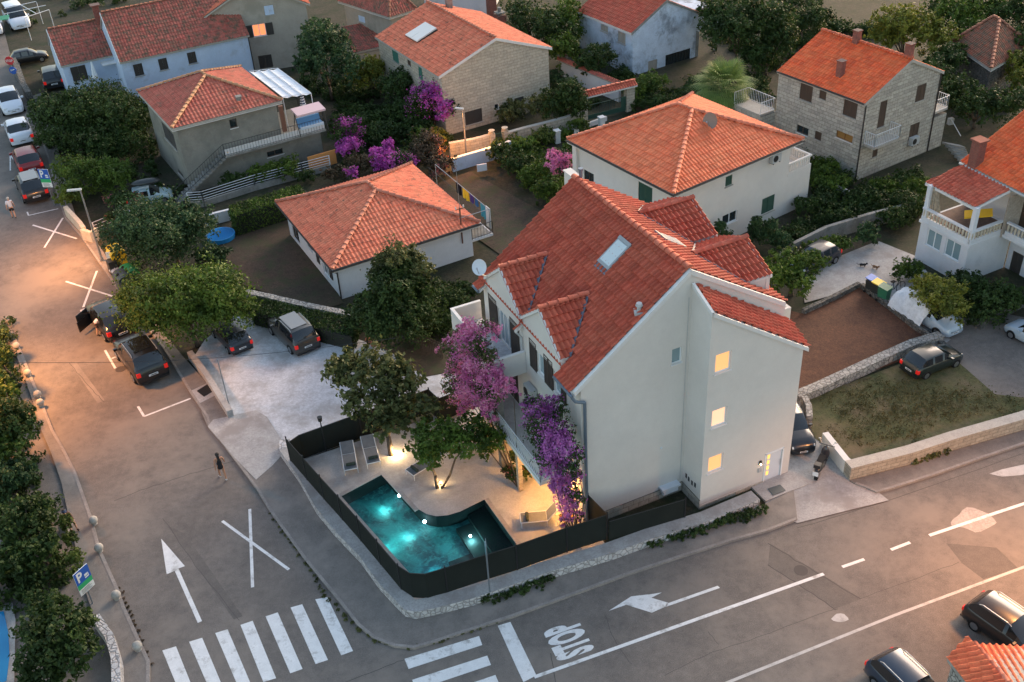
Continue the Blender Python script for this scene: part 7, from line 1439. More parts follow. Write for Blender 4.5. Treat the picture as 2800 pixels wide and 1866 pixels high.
def car(kind, c, head, col, label, group='parked cars', scale=1.0, sunroof=False, rack=False, roofcol=None, openroof=False, opendoor=False, plate_=True, name='parked_car', metal=.0):
    pr = PROF[kind]; L, W = pr['L'], pr['W']; st = pr['st']; d = unit(np.array(head)*np.array([1, 1, 0])); ang = math.atan2(d[1], d[0])
    t = empty(name, (c[0], c[1], c[2]), label, 'car', group, rz=ang); t.scale = (scale,)*3
    pm = paintmat('paint_%d_%d_%d' % tuple(int(q*1000) for q in col), col, metal)
    xs = [s[0]*L-L/2 for s in st]; rings = []
    for (xf, zb, wf, zr_) in st:
        w = W/2*wf; lo = .30 if 0 < xf < 1 else .36
        if zr_ is None: zr_ = zb+.015; wr_ = w*.80; top = [(w*.90, zb), (wr_, zr_+.012), (w*.45, zr_+.03), (0, zr_+.04)]
        else: k = max(0, (zr_-zb))/.5; wr_ = w*(.92-.14*min(1, k)); top = [(w*.93, zb+.02), (wr_, zr_-.05), (wr_*.86, zr_), (0, zr_+.035)]
        half = [(w*.86, lo-.10), (w*.985, lo+.02), (w, lo+.28*(zb-lo)+.08), (w*.985, zb-.05)]+top
        rings.append(half)
    body, ss2, ws, rw, ss = MB(), MB(), MB(), MB(), MB(); n = len(rings[0])
    for side in (1, -1):
        for i in range(len(rings)-1):
            a, b = rings[i], rings[i+1]; za, zb2 = st[i][3], st[i+1][3]
            for j in range(n-1):
                q = [(xs[i], side*a[j][0], a[j][1]), (xs[i+1], side*b[j][0], b[j][1]), (xs[i+1], side*b[j+1][0], b[j+1][1]), (xs[i], side*a[j+1][0], a[j+1][1])]
                if side < 0: q = q[::-1]
                tgt = body
                narrow = (xs[i+1]-xs[i]) < .19 and za is not None and zb2 is not None
                if j == 4 and (za is not None or zb2 is not None) and not (za is not None and zb2 is not None and narrow and True):
                    tgt = (ss if side > 0 else ss2) if (za is not None and zb2 is not None) else body
                if j in (5, 6) or (j == 4 and False):
                    # windscreen / rear window: cells where roof line slopes strongly
                    h0 = za if za is not None else st[i][1]; h1 = zb2 if zb2 is not None else st[i+1][1]
                    if h1-h0 > .10 and (zb2 is not None): tgt = rw
                    elif h0-h1 > .10 and (za is not None): tgt = ws
                tgt.add(q, [(0, 1, 2, 3)])
        for i, e in ((0, 1), (len(rings)-1, -1)):
            rr = rings[i]; vs = [(xs[i], side*p[0], p[1]) for p in rr]+[(xs[i], 0, rr[0][1])]; f = tuple(range(len(vs)))
            body.add(vs, [f if side*e > 0 else f[::-1]])
    def weld(ob):
        bm = bmesh.new(); bm.from_mesh(ob.data); bmesh.ops.remove_doubles(bm, verts=bm.verts, dist=.002); bmesh.ops.recalc_face_normals(bm, faces=bm.faces)
        for f in bm.faces: f.smooth = True
        bm.to_mesh(ob.data); bm.free(); return ob
    bo = weld(body.build('body', pm, t, local=True)); 
    for mbx, nm in ((ws, 'windscreen'), (rw, 'rear_window'), (ss, 'side_window'), (ss2, 'side_window')):
        if mbx.f: weld(mbx.build(nm, M_('car_glass'), t, local=True))
    R_ = .33 if kind in ('suv', 'van') else .30
    for x in (-L/2+.19*L, L/2-.195*L):
        for s in (-1, 1):
            y = s*(W/2-.075); wh = MB(); wh.cyl((x, y-.1*s, R_), (x, y+.085*s, R_), R_, n=22); w_ = wh.build('wheel', M_('tyre'), t, local=True)
            rm = MB(); rm.cyl((x, y+.086*s, R_), (x, y+.094*s, R_), R_*.64, n=18); 
            for k in range(5): a_ = 2*math.pi*k/5; rm.obox((x, y+.094*s, R_), (R_*.6*math.cos(a_), 0, R_*.6*math.sin(a_)), (-.03*math.sin(a_), 0, .03*math.cos(a_)), (0, .008*s, 0))
            r_ = rm.build('rim', M_('rim'), w_, local=True)
            # dark arch
            ar = MB(); k = 14; yy = s*(W/2+.004); vs = [(x+(R_+.065)*math.cos(math.pi*i/k), yy, R_-.02+(R_+.065)*math.sin(math.pi*i/k)) for i in range(k+1)]; vs2 = [(v[0], s*(W/2-.16), v[2]) for v in vs]
            ar.add(vs+vs2, [tuple(range(k+1)), tuple(range(2*k+1, k, -1))]+[(i, i+1, k+2+i, k+1+i) for i in range(k)]); ar.build('wheel_arch', M_('car_trim'), t, local=True)
    zb_ = st[1][1]
    for s in (-1, 1):
        MB().obox((L/2-.30, s*(W/2*.93)-(.02 if s > 0 else -.02), .62 if kind != 'suv' else .72), (.24, -s*.13, -.02), (0, -s*.26, 0), (-.08, 0, .12)).build('headlight', M_('headlight'), t, local=True)
        MB().obox((-L/2-.012, s*W/2*.92, zb_-.26), (.16, s*.02, 0), (0, -s*.20, 0), (.02, 0, .24)).build('taillight', M_('taillight'), t, local=True)
        MB().obox((L*.5-L*.355, s*(W/2-.02), (1.07 if kind == 'suv' else .95)-.03), (.12, 0, 0), (0, s*.20, 0), (0, 0, .13)).build('mirror', pm, t, local=True)
    if plate_:
        for x, z_ in ((-L/2-.014, .56 if kind != 'suv' else .66), (L/2-.004, .42)):
            p_ = MB().box((x, 0, z_), (.022, .50, .11)).build('number_plate', M_('plate'), t, local=True)
            MB().box((x+(.012 if x > 0 else -.012), -.02, z_), (.002, .36, .05)).build('plate_lettering', M_('plate_ink'), p_, local=True)
    MB().box((L/2-.03, 0, .52), (.06, W*.5, .10)).build('grille', M_('car_trim'), t, local=True)
    MB().box((-L/2+.03, 0, .30), (.12, W*.86, .10)).build('bumper_trim', M_('car_trim'), t, local=True)
    H_ = pr['H']
    if sunroof: MB().box((-.12*L, 0, H_+.035), (L*.32, W*.50, .012)).build('roof_window', M_('car_glass'), t, local=True)
    if roofcol: MB().box((-.10*L, 0, H_+.030), (L*.40, W*.58, .016)).build('roof_panel', M_(roofcol), t, local=True)
    if rack or kind == 'suv':
        for s in (-1, 1): MB().tube([(-L*.34, s*W*.37, H_-.04), (-L*.30, s*W*.37, H_+.06), (L*.0, s*W*.37, H_+.06), (L*.05, s*W*.37, H_-.03)], .018, 6).build('roof_rail', M_('alu'), t, local=True)
    if opendoor:
        dr = MB(); s = 1; hx = L*.5-L*.36; 
        dr.obox((hx, W/2-.02, .32), (-.55, .85, 0), (.03, .03, 0), (0, 0, .62)); q = dr.build('door', pm, t, local=True); MB().obox((hx-.05, W/2+.05, .95), (-.48, .74, 0), (.02, .02, 0), (0, 0, .38)).build('pane', M_('car_glass'), q, local=True)
    return t
def carpx(kind, a, b, col, label, sc_=None, **kw):
    """a: rear ground centre, b: front ground centre in photo pixels (2800)"""
    A_, B_ = G(*a), G(*b); c = (A_+B_)/2; d = B_-A_; s = np.linalg.norm(d)/PROF[kind]['L'] if sc_ is None else sc_
    return car(kind, c, d, col, label, scale=float(np.clip(s, .82, 1.12)), **kw)
WHT, BLK, GRY, DBL, SLV, RED = (.62, .66, .74), (.012, .013, .015), (.10, .10, .095), (.018, .028, .048), (.34, .42, .50), (.22, .015, .018)
sd_ = unit(G(446, 952)-G(339, 818))  # street direction (down the street)
def at_street(x, y): return G(x, y)
carpx('van', (30, 40), (74, 98), WHT, 'silver white minivan driving towards us near the top left corner', group='cars on the left street')
carpx('hatch', (-40, 60), (2, 118), WHT, 'white car cut off by the left edge, beside the minivan')
carpx('hatch', (30, 180), (135, 160), BLK, 'black hatchback standing across the junction behind the stop sign')
carpx('hatch', (155, 250), (142, 205), BLK, 'dark car squeezed against the annex wall, half hidden by the evergreens')
carpx('hatch', (18, 262), (50, 334), WHT, 'white hatchback parked facing us, first in the left row', roofcol=None)
carpx('sedan', (72, 412), (44, 342), WHT, 'white sedan parked tail towards us behind the white hatchback')
carpx('hatch', (97, 488), (68, 424), RED, 'red hatchback parked between the white sedan and the black hatchback')
carpx('hatch', (112, 568), (74, 490), BLK, 'black hatchback with pale roof parked beside the parking sign', roofcol='car_roof_pale' if 'car_roof_pale' in MATS else (plain('car_roof_pale', (.20, .21, .22), .3, spec=.8), 'car_roof_pale')[1])
carpx('hatch', (345, 935), (272, 850), BLK, 'black hatchback with its driver door open and a person leaning in', opendoor=True)
carpx('suv', (428, 1050), (352, 950), BLK, 'large black SUV parked last in the left row by the bay marking', rack=True, sunroof=True)
carpx('suv', (845, 968), (765, 890), (.045, .042, .038), 'grey brown SUV parked alone on the gravel lot', roofcol='car_roof_pale', sc_=.93)
carpx('hatch', (668, 970), (605, 900), (.02, .025, .035), 'dark hatchback on the gravel lot half under the bright street tree')
carpx('hatch', (2480, 1030), (2610, 978), (.012, .02, .02), 'dark green black hatchback parked on the edge of the dry lawn', rack=False)
carpx('suv', (2118, 1128), (2196, 1250), (.015, .018, .024), 'dark estate car nosing out beside the tall white wall')
carpx('hatch', (2480, 845), (2610, 925), SLV, 'silver blue car half under the white cover and the yellow green tree')
carpx('hatch', (2890, 975), (2765, 905), SLV, 'silver blue hatchback cut off by the right edge')
carpx('hatch', (2275, 700), (2175, 755), (.012, .014, .024), 'dark blue car half hidden by the leafy tree in the courtyard')
carpx('suv', (2690, 1700), (2830, 1800), BLK, 'black SUV at the right edge above the orange tiled roof')
carpx('suv', (2420, 1850), (2560, 1990), (.02, .035, .06), 'dark blue SUV with roof bars cut off by the bottom edge', rack=True)
cb = carpx('hatch', (370, 560), (455, 545), (.32, .42, .45), 'pale teal car with a black roof box behind the round tree')
p = np.array(cb.location); M = Matrix.Translation(Vector(p)+Vector((0, 0, 1.42))) @ Matrix.Rotation(cb.rotation_euler[2], 4, 'Z'); b_ = MB(M); b_.smooth = True; b_.ball((0, 0, .22), 1, 16, 8, (1.05, .42, .22)); tag(b_.build('roof_box', plain('roof_box_black', (.03, .033, .035), .35)), 'long black roof box on the pale teal car', 'roof box')
# white cover over the rear half of the silver car
q0, q1 = G(2470, 842), G(2545, 892); d = unit(q1-q0); n_ = np.array([-d[1], d[0], 0]); mb = MB(); mb.smooth = True; k = 14; rows = 10
vs = []
for i in range(k+1):
    for j in range(rows+1):
        t_ = j/rows*2-1; x = -.3+2.6*i/k; z_ = (1.55 if .5 < x < 2.2 else 1.2)*(1-abs(t_)**3*.75)+.05*math.sin(i*1.9+j*1.3)+.03*math.sin(j*2.7); vs.append(q0+d*x+n_*t_*.98+np.array([0, 0, max(.1, z_)]))
fs = [(i*(rows+1)+j, (i+1)*(rows+1)+j, (i+1)*(rows+1)+j+1, i*(rows+1)+j+1) for i in range(k) for j in range(rows)]
tag(mb.add(vs, fs).build('car_cover', surf('cover_cloth', (.72, .74, .78), (.55, .58, .62), 3, fine=8, famt=.12)), 'crumpled white sheet covering the rear of the silver blue car', 'car cover')

# ================================================================ scooter, bicycle, cats
def motor(c, ang, label):
    t = empty('scooter', c, label, 'scooter', rz=ang); t.scale = (1.2,)*3; b = MB(); b.smooth = True; b.ball((-.45, 0, .55), 1, 12, 7, (.45, .17, .18)); b.ball((.35, 0, .62), 1, 10, 6, (.12, .18, .36)); b.ball((0, 0, .30), 1, 10, 5, (.45, .15, .08)); b.build('body', paintmat('scooter_paint', (.02, .02, .026)), t, local=True)
    MB().box((-.38, 0, .78), (.72, .26, .09)).build('seat', M_('tyre'), t, local=True); MB().box((-.80, 0, .86), (.24, .26, .16)).build('top_box', M_('car_trim'), t, local=True)
    for x in (-.62, .62): w = MB().cyl((x, -.06, .24), (x, .06, .24), .24, n=18).build('wheel', M_('tyre'), t, local=True); MB().cyl((x, -.065, .24), (x, .065, .24), .13, n=14).build('rim', M_('rim'), w, local=True)
    MB().tube([(.60, 0, .3), (.42, 0, .98)], .03, 6).tube([(.40, -.32, 1.0), (.42, 0, .97), (.40, .32, 1.0)], .018, 6).build('handlebar', M_('iron'), t, local=True)
    for s in (-1, 1): MB().tube([(.42, s*.2, 1.0), (.46, s*.30, 1.16)], .01, 5).ball((.46, s*.32, 1.18), .06, 8, 5, (.4, 1, .7)).build('mirror', M_('alu'), t, local=True)
    MB().box((-.99, 0, .55), (.02, .22, .20)).build('number_plate', M_('plate'), t, local=True); MB().ball((.50, 0, .82), .08, 8, 6).build('headlight', M_('headlight'), t, local=True); return t
sp0, sp1 = G(2228, 1320), G(2262, 1250); sdir = sp1-sp0; motor(tuple((sp0+sp1)/2), math.atan2(sdir[1], sdir[0]), 'dark motor scooter parked tail to the road at the end of the white wall')
sp0 = G(2142, 118); motor((sp0[0], sp0[1], 0), .6, 'motorcycle parked in the dark under the trees behind the stone block house')
def bicycle(c, ang, label):
    t = empty('bicycle', c, label, 'bicycle', rz=ang)
    for x in (-.52, .52):
        w = MB(); n = 24
        for i in range(n): a, b = 2*math.pi*i/n, 2*math.pi*(i+1)/n; w.cyl((x+.34*math.cos(a), 0, .34+.34*math.sin(a)), (x+.34*math.cos(b), 0, .34+.34*math.sin(b)), .02, n=5)
        for i in range(8): a = math.pi*i/4; w.cyl((x, 0, .34), (x+.33*math.cos(a), 0, .34+.33*math.sin(a)), .004, n=3)
        w.build('wheel', M_('tyre'), t, local=True)
    MB().tube([(-.52, 0, .34), (0, 0, .32), (.36, 0, .85), (-.15, 0, .80), (0, 0, .32)], .02, 6).tube([(-.15, 0, .8), (-.52, 0, .34)], .014, 6).tube([(.52, 0, .34), (.36, 0, .85), (.34, 0, 1.0)], .018, 6).build('frame', M_('iron'), t, local=True)
    MB().tube([(.30, -.28, 1.0), (.36, 0, 1.0), (.30, .28, 1.0)], .014, 6).build('handlebar', M_('iron'), t, local=True); MB().box((-.2, 0, .92), (.26, .15, .05)).build('saddle', M_('tyre'), t, local=True)
b0_, b1_ = G(*s4(1195, 1150)), G(*s4(1150, 1020)); bicycle(tuple(G(*s4(1150, 1130))), math.radians(25), 'black bicycle leaning beside the recycling bins')
def bin_(p, col, label, ang, lid):
    t = empty('bin', p, label, 'bin', 'household recycling bins', rz=ang); mb = MB(); mb.add([(-.24, -.26, .08), (.24, -.26, .08), (.24, .26, .08), (-.24, .26, .08), (-.29, -.30, .9), (.29, -.30, .9), (.29, .30, .9), (-.29, .30, .9)], [(3, 2, 1, 0), (4, 5, 6, 7), (0, 1, 5, 4), (1, 2, 6, 5), (2, 3, 7, 6), (3, 0, 4, 7)]); mb.build('body', M_(col), t, local=True)
    MB().add([(-.32, -.33, .91), (.32, -.33, .91), (.32, .33, 1.0), (-.32, .33, 1.0), (-.32, -.33, .96), (.32, -.33, .96), (.32, .33, 1.05), (-.32, .33, 1.05)], [(3, 2, 1, 0), (4, 5, 6, 7), (0, 1, 5, 4), (1, 2, 6, 5), (2, 3, 7, 6), (3, 0, 4, 7)]).build('lid', M_(lid), t, local=True)
    for s in (-1, 1): MB().cyl((s*.26, .26, .09), (s*.32, .26, .09), .09, n=10).build('wheel', M_('tyre'), t, local=True)
plain('bin_blue', (.03, .16, .55), .5); plain('bin_yellow', (.80, .55, .03), .5); plain('bin_green', (.03, .16, .09), .5); plain('bin_dark', (.03, .035, .035), .5); plain('bin_grey', (.07, .085, .09), .6)
for (a, b), lid, lab in (((965, 990), 'bin_blue', 'recycling bin with a blue lid, furthest of three in the row'), ((1020, 1028), 'bin_yellow', 'recycling bin with a yellow lid, middle of three in the row'), ((1078, 1068), 'bin_green', 'dark green bin nearest the bicycle')):
    p = G(*s4(a, b), 1.0); bin_((p[0], p[1], .03), 'bin_dark' if lid != 'bin_green' else 'bin_green', lab, math.radians(40), lid)
def cat(c, ang, label, m1, m2):
    t = empty('cat', c, label, 'cat', rz=ang); sk = MB(); sk.smooth = True
    sk.ball((-.09, 0, .17), 1, 12, 8, (.13, .075, .085)).ball((.07, 0, .18), 1, 12, 8, (.12, .07, .08)).ball((.21, 0, .26), 1, 10, 7, (.07, .055, .055)).cyl((.12, 0, .20), (.20, 0, .25), .05, .04, 8)
    for x in (-.14, .12):
        for s in (-1, 1): sk.tube([(x, s*.045, .15), (x-.02, s*.045, .08), (x+.01, s*.045, .005)], .022, 6, .014)
    for s in (-1, 1): sk.add([(.19, s*.02, .30), (.19, s*.055, .29), (.20, s*.042, .345), (.215, s*.035, .30)], [(0, 1, 2), (1, 3, 2), (3, 0, 2)])
    sk.tube([(-.2, 0, .18), (-.32, .03, .16), (-.40, .07, .22)], .018, 6, .01); sk.build('body', M_(m1), t, local=True)
    MB().ball((.08, 0, .135), 1, 10, 6, (.09, .055, .05)).ball((.25, 0, .245), 1, 8, 6, (.035, .03, .028)).build('white_fur', M_(m2), t, local=True)
plain('fur_black', (.015, .014, .014), .9); plain('fur_white', (.60, .58, .55), .9); plain('fur_brown', (.20, .11, .06), .9)
cat(tuple(G(*s4(870, 885))), math.radians(-15), 'black and white cat on the paved courtyard', 'fur_black', 'fur_white'); cat(tuple(G(*s4(985, 905))), math.radians(-50), 'brown and white cat on the paved courtyard, right of the black one', 'fur_brown', 'fur_white')

# ================================================================ people: one skinned surface per body, clothes and hair as children
plain('skin', (.48, .27, .18), .6); plain('skin_tan', (.40, .20, .12), .6); plain('hair_dark', (.018, .014, .012), .7); plain('hair_grey', (.42, .40, .37), .8)
def person(c, ang, label, joints, cloth, group=None, hair='hair_dark', long_hair=False, skin='skin', hscale=1.0, extra=None):
    """joints: dict of points in local coords (x forward, y left, z up) for a body of about 1.7 m"""
    t = empty('person', c, label, 'person', group, rz=ang); t.scale = (hscale,)*3; J = joints
    def chain(pts, radii, name, m, parent=t, sub=2, bridge=None):
        """one skinned surface from branches sharing vertices"""
        V = []; E = []; RR = []
        key = {}
        for br, rr in zip(pts, radii):
            prev = None
            for p, r in zip(br, rr):
                kk = tuple(round(q, 4) for q in p)
                if kk not in key: key[kk] = len(V); V.append(p); RR.append(r)
                if prev is not None and prev != key[kk]: E.append((prev, key[kk]))
                prev = key[kk]
        me = bpy.data.meshes.new(name); me.from_pydata([tuple(v) for v in V], E, []); o = bpy.data.objects.new(name, me); COL.objects.link(o); me.materials.append(M_(m)); s = o.modifiers.new('skin', 'SKIN'); s.use_smooth_shade = True
        if not me.skin_vertices: me.skin_vertices.new() if hasattr(me.skin_vertices, 'new') else None
        for i, r in enumerate(RR): me.skin_vertices[0].data[i].radius = (r, r); me.skin_vertices[0].data[i].use_root = (i == 0)
        o.modifiers.new('sub', 'SUBSURF').levels = sub; o.modifiers['sub'].render_levels = sub; o.parent = parent
        dg = bpy.context.evaluated_depsgraph_get(); ev = o.evaluated_get(dg); m2 = bpy.data.meshes.new_from_object(ev); o.modifiers.clear(); o.data = m2
        for p in m2.polygons: p.use_smooth = True
        return o
    L = lambda a, b, f: tuple(a[i]+(b[i]-a[i])*f for i in range(3))
    pel, ch, nk, hd = J['pelvis'], J['chest'], J['neck'], J['head']; br = [[pel, L(pel, ch, .5), ch, nk, L(nk, hd, .5), hd, (hd[0]+.01, hd[1], hd[2]+.07)]]; rr = [[.125, .115, .125, .055, .06, .088, .07]]
    for s in ('l', 'r'):
        br.append([pel, J['hip'+s], J['knee'+s], L(J['knee'+s], J['ank'+s], .4), J['ank'+s], J['toe'+s]]); rr.append([.125, .085, .055, .055, .035, .035])
        br.append([ch, J['sh'+s], J['el'+s], J['wr'+s], J['ha'+s]]); rr.append([.125, .055, .038, .026, .030])
    bo = chain(br, rr, 'body', skin)
    for s in ('l', 'r'):   # fingers: five short tapering ones fanned from the palm, part of the body
        h, w = np.array(J['ha'+s]), np.array(J['wr'+s]); d = unit(h-w); sd2 = unit(np.cross(d, (0.3, 1, 0.1))); mb = MB()
        for k in range(4): q = h+sd2*(-.027+.018*k); mb.tube([q, q+d*(.035+.006*(k in (1, 2))), q+d*.055+np.array([.012, 0, -.006])], .0085, 6, .006)
        q = h-d*.03+sd2*.03; mb.tube([q, q+sd2*.025+d*.02, q+sd2*.03+d*.045], .010, 6, .007); me2 = mb.build('hand', M_(skin), t, local=True)
    # face
    f = MB(); hx, hy, hz = hd; fx, fy = J.get('face', (1, 0)); f.ball((hx+.095*fx, hy+.095*fy, hz), .016, 6, 4)
    for s in (-1, 1): f.ball((hx+.02*-fy*0+.0-.09*fy*s, hy+.09*fx*s, hz), .022, 6, 4, (.5, .5, 1))
    f.build('nose_and_ears', M_(skin), t, local=True); ey = MB()
    for s in (-1, 1): ey.ball((hx+.082*fx-.03*fy*s, hy+.082*fy+.03*fx*s, hz+.02), .010, 6, 4)
    ey.build('eyes', M_('hair_dark'), t, local=True)
    hr = MB(); hr.smooth = True; hr.ball((hx-.022*fx, hy-.022*fy, hz+.045), 1, 14, 8, (.105, .105, .10))
    if long_hair:
        hr.tube([(hx-.06*fx, hy-.06*fy, hz+.03), (hx-.10*fx, hy-.10*fy, hz-.14), (hx-.11*fx, hy-.11*fy, hz-.32), (hx-.09*fx, hy-.09*fy, hz-.50)], .085, 10, .03)
    hr.build('hair', M_(hair), t, local=True)
    for nm, m_, parts, grow in cloth:
        b2, r2_ = [], []
        for kind in parts:
            if kind == 'torso': b2.append([pel, L(pel, ch, .5), ch, L(ch, nk, .75)]); r2_.append([.145+grow, .135+grow, .142+grow, .075+grow])
            if kind == 'sleeves':
                for s in ('l', 'r'): b2.append([ch, J['sh'+s], L(J['sh'+s], J['el'+s], .7)]); r2_.append([.14+grow, .075+grow, .052+grow])
            if kind == 'longsleeves':
                for s in ('l', 'r'): b2.append([ch, J['sh'+s], J['el'+s], L(J['el'+s], J['wr'+s], .9)]); r2_.append([.14+grow, .075+grow, .055+grow, .045+grow])
            if kind == 'shorts':
                b2.append([L(pel, ch, .1), pel]); r2_.append([.135+grow, .15+grow])
                for s in ('l', 'r'): b2.append([pel, J['hip'+s], L(J['hip'+s], J['knee'+s], .65)]); r2_.append([.15+grow, .105+grow, .085+grow])
            if kind == 'trousers':
                b2.append([L(pel, ch, .1), pel]); r2_.append([.135+grow, .15+grow])
                for s in ('l', 'r'): b2.append([pel, J['hip'+s], J['knee'+s], L(J['knee'+s], J['ank'+s], .92)]); r2_.append([.15+grow, .10+grow, .075+grow, .06+grow])
            if kind == 'skirt': b2.append([L(pel, ch, .3), pel, L(pel, (L(J['kneel'], J['kneer'], .5)), .55)]); r2_.append([.135+grow, .165+grow, .17+grow])
            if kind == 'shoes':
                for s in ('l', 'r'): b2.append([L(J['ank'+s], J['toe'+s], -.2), J['toe'+s]]); r2_.append([.05, .045])
        if 'shoes' in parts:
            for q, w_ in zip(b2, r2_): chain([q], [w_], nm, m_)
        else: chain(b2, r2_, nm, m_)
    if extra: extra(t)
    return t
def stand(stride=.0, arm=.0, bend=0.0, sit=0):
    J = dict(pelvis=(0, 0, .92), chest=(.02, 0, 1.28), neck=(.02, 0, 1.47), head=(.04, 0, 1.60))
    for s, k in (('l', 1), ('r', -1)):
        st_ = stride*k; J['hip'+s] = (.0, .09*k, .86); J['knee'+s] = (.04+st_*.5, .10*k, .48); J['ank'+s] = (st_, .10*k, .08+(.07 if st_ < 0 else 0)); J['toe'+s] = (st_+.16, .11*k, .035)
        J['sh'+s] = (.01, .18*k, 1.40); J['el'+s] = (-.02-st_*.4, .25*k, 1.12); J['wr'+s] = (.06-st_*.7, .27*k, .90); J['ha'+s] = (.10-st_*.8, .27*k, .83)
    return J
plain('cloth_white', (.62, .62, .66), .9); plain('cloth_dark', (.015, .014, .016), .9); plain('cloth_denim', (.08, .12, .22), .9); plain('cloth_brown', (.12, .07, .05), .9); plain('cloth_navy2', (.05, .07, .13), .9)
wp = G(612, 1312); hdw = unit(G(560, 1200)-wp)
person((wp[0], wp[1], 0), math.atan2(hdw[1], hdw[0]), 'woman with long dark hair in a black dress and white shoes walking up the street', stand(.24), [('dress', 'cloth_dark', ['torso', 'skirt'], .012), ('shoe', 'cloth_white', ['shoes'], 0)], long_hair=True, skin='skin_tan')
mp = G(40, 598); 
def bag(t): MB().tube([(.0, .16, 1.44), (.17, 0, 1.25), (.12, -.2, 1.0)], .012, 5).build('strap', M_('cloth_brown'), t, local=True)
person((mp[0], mp[1], 0), math.radians(115), 'grey haired man in a white shirt and dark shorts walking at the left edge', stand(.18), [('shirt', 'cloth_white', ['torso', 'sleeves'], .008), ('shorts', 'cloth_dark', ['shorts'], .004), ('shoe', 'cloth_dark', ['shoes'], 0)], hair='hair_grey', extra=bag)
J = stand(.10); J.update(pelvis=(-.05, 0, .88), chest=(.22, 0, 1.14), neck=(.37, 0, 1.22), head=(.49, 0, 1.25), shl=(.30, .17, 1.18), shr=(.30, -.17, 1.18), ell=(.48, .20, 1.0), elr=(.48, -.20, 1.0), wrl=(.68, .18, .95), wrr=(.68, -.18, .95), hal=(.75, .17, .94), har=(.75, -.17, .94))
cp_ = G(272, 918); person((cp_[0], cp_[1], 0), math.radians(20), 'person in a white shirt bending into the open door of the black hatchback', J, [('shirt', 'cloth_white', ['torso', 'sleeves'], .008), ('shorts', 'cloth_brown', ['shorts'], .004), ('shoe', 'cloth_dark', ['shoes'], 0)])
J = stand(.0); J.update(pelvis=(-.05, 0, .50), chest=(.08, 0, .86), neck=(.14, 0, 1.03), head=(.19, 0, 1.16), hipl=(0, .1, .46), hipr=(0, -.1, .46), kneel=(.42, .14, .50), kneer=(.42, -.14, .50), ankl=(.48, .14, .08), ankr=(.48, -.14, .08), toel=(.62, .15, .035), toer=(.62, -.15, .035), shl=(.1, .18, .97), shr=(.1, -.18, .97), ell=(.20, .24, .72), elr=(.26, -.22, .78), wrl=(.40, .18, .62), wrr=(.42, -.10, 1.0), hal=(.46, .15, .60), har=(.44, -.06, 1.08))
def cap(t): MB().ball((.18, 0, 1.22), 1, 12, 6, (.115, .115, .07)).box((.29, 0, 1.21), (.12, .14, .012)).build('cap', M_('cloth_navy2'), t, local=True)
lp = G(190, 1450); seat = empty('bench_block', (lp[0]-.1, lp[1]+.0, KZ), 'low concrete block under the seated person', 'block'); MB().box((lp[0]-.12, lp[1], KZ+.2), (.4, .6, .4)).build('block', M_('concrete'), seat)
person((lp[0], lp[1], KZ), math.radians(-35), 'person in a dark cap and blue shorts sitting beside the left hedge', J, [('shirt', 'cloth_brown', ['torso', 'longsleeves'], .008), ('shorts', 'cloth_denim', ['shorts'], .004), ('shoe', 'cloth_dark', ['shoes'], 0)], extra=cap)

# ================================================================ street lamps, signs, bollards, containers
def streetlamp(base, top, label, armlen=.9, dirv=(-1, 0), r=.08, lit=True):
    b = G(*base, 0); h = hgt(b, *top); t = empty('street_lamp', tuple(b), label, 'street lamp', 'street lamps'); d = unit(np.array([dirv[0], dirv[1], 0.]))
    tp = MM = G(*top, h) if False else b+np.array([0, 0, h]); MB().cyl(b, tp, r, r*.55, 12).build('pole', M_('lamp_pole'), t); MB().cyl(b, b+(0, 0, .35), r*1.4, n=12).build('base', M_('lamp_pole'), t)
    a = MB(); a.obox(tp-np.cross(d, (0, 0, 1))*.11-d*.08, d*armlen, np.cross(d, (0, 0, 1))*.22, (0, 0, .09)); hd_ = a.build('lamp_head', M_('ac_grey'), t)
    MB().obox(tp-np.cross(d, (0, 0, 1))*.08+d*.08-(0, 0, .012), d*(armlen-.2), np.cross(d, (0, 0, 1))*.16, (0, 0, .012)).build('lens', M_('sodium_lens'), hd_)
    return tp, d
tpL, dL = streetlamp((281, 717), (214, 520), 'tall street lamp with a flat white head beside the refuse containers', .9, G(180, 520, 5.5)[:2]-G(214, 517, 5.5)[:2])
light('street_light', 'SPOT', tpL+dL*1.6-(0, 0, .0), 1500, (1, .38, .10), .4, aim=tpL+dL*4.5-(0, 0, 6), spot=140, blend=.9)
tpC, dC = streetlamp((1276, 432), (1262, 300), 'grey street lamp in front of the stone block gable', .7, (-.6, .3)); light('street_light', 'SPOT', tpC-(0, 0, .1)+dC*.3, 300, (1, .42, .12), .12, aim=tpC-(0, 0, 5), spot=140, blend=.7)
light('wall_light', 'POINT', G(1225, 405, 1.6), 50, (1, .36, .08), .1); light('wall_light', 'POINT', G(1330, 380, 1.9), 55, (1, .40, .12), .1)
streetlamp((2028, 175), (2026, 133), 'small street lamp beside the palm tree', .5, (-.4, -.6), r=.06)
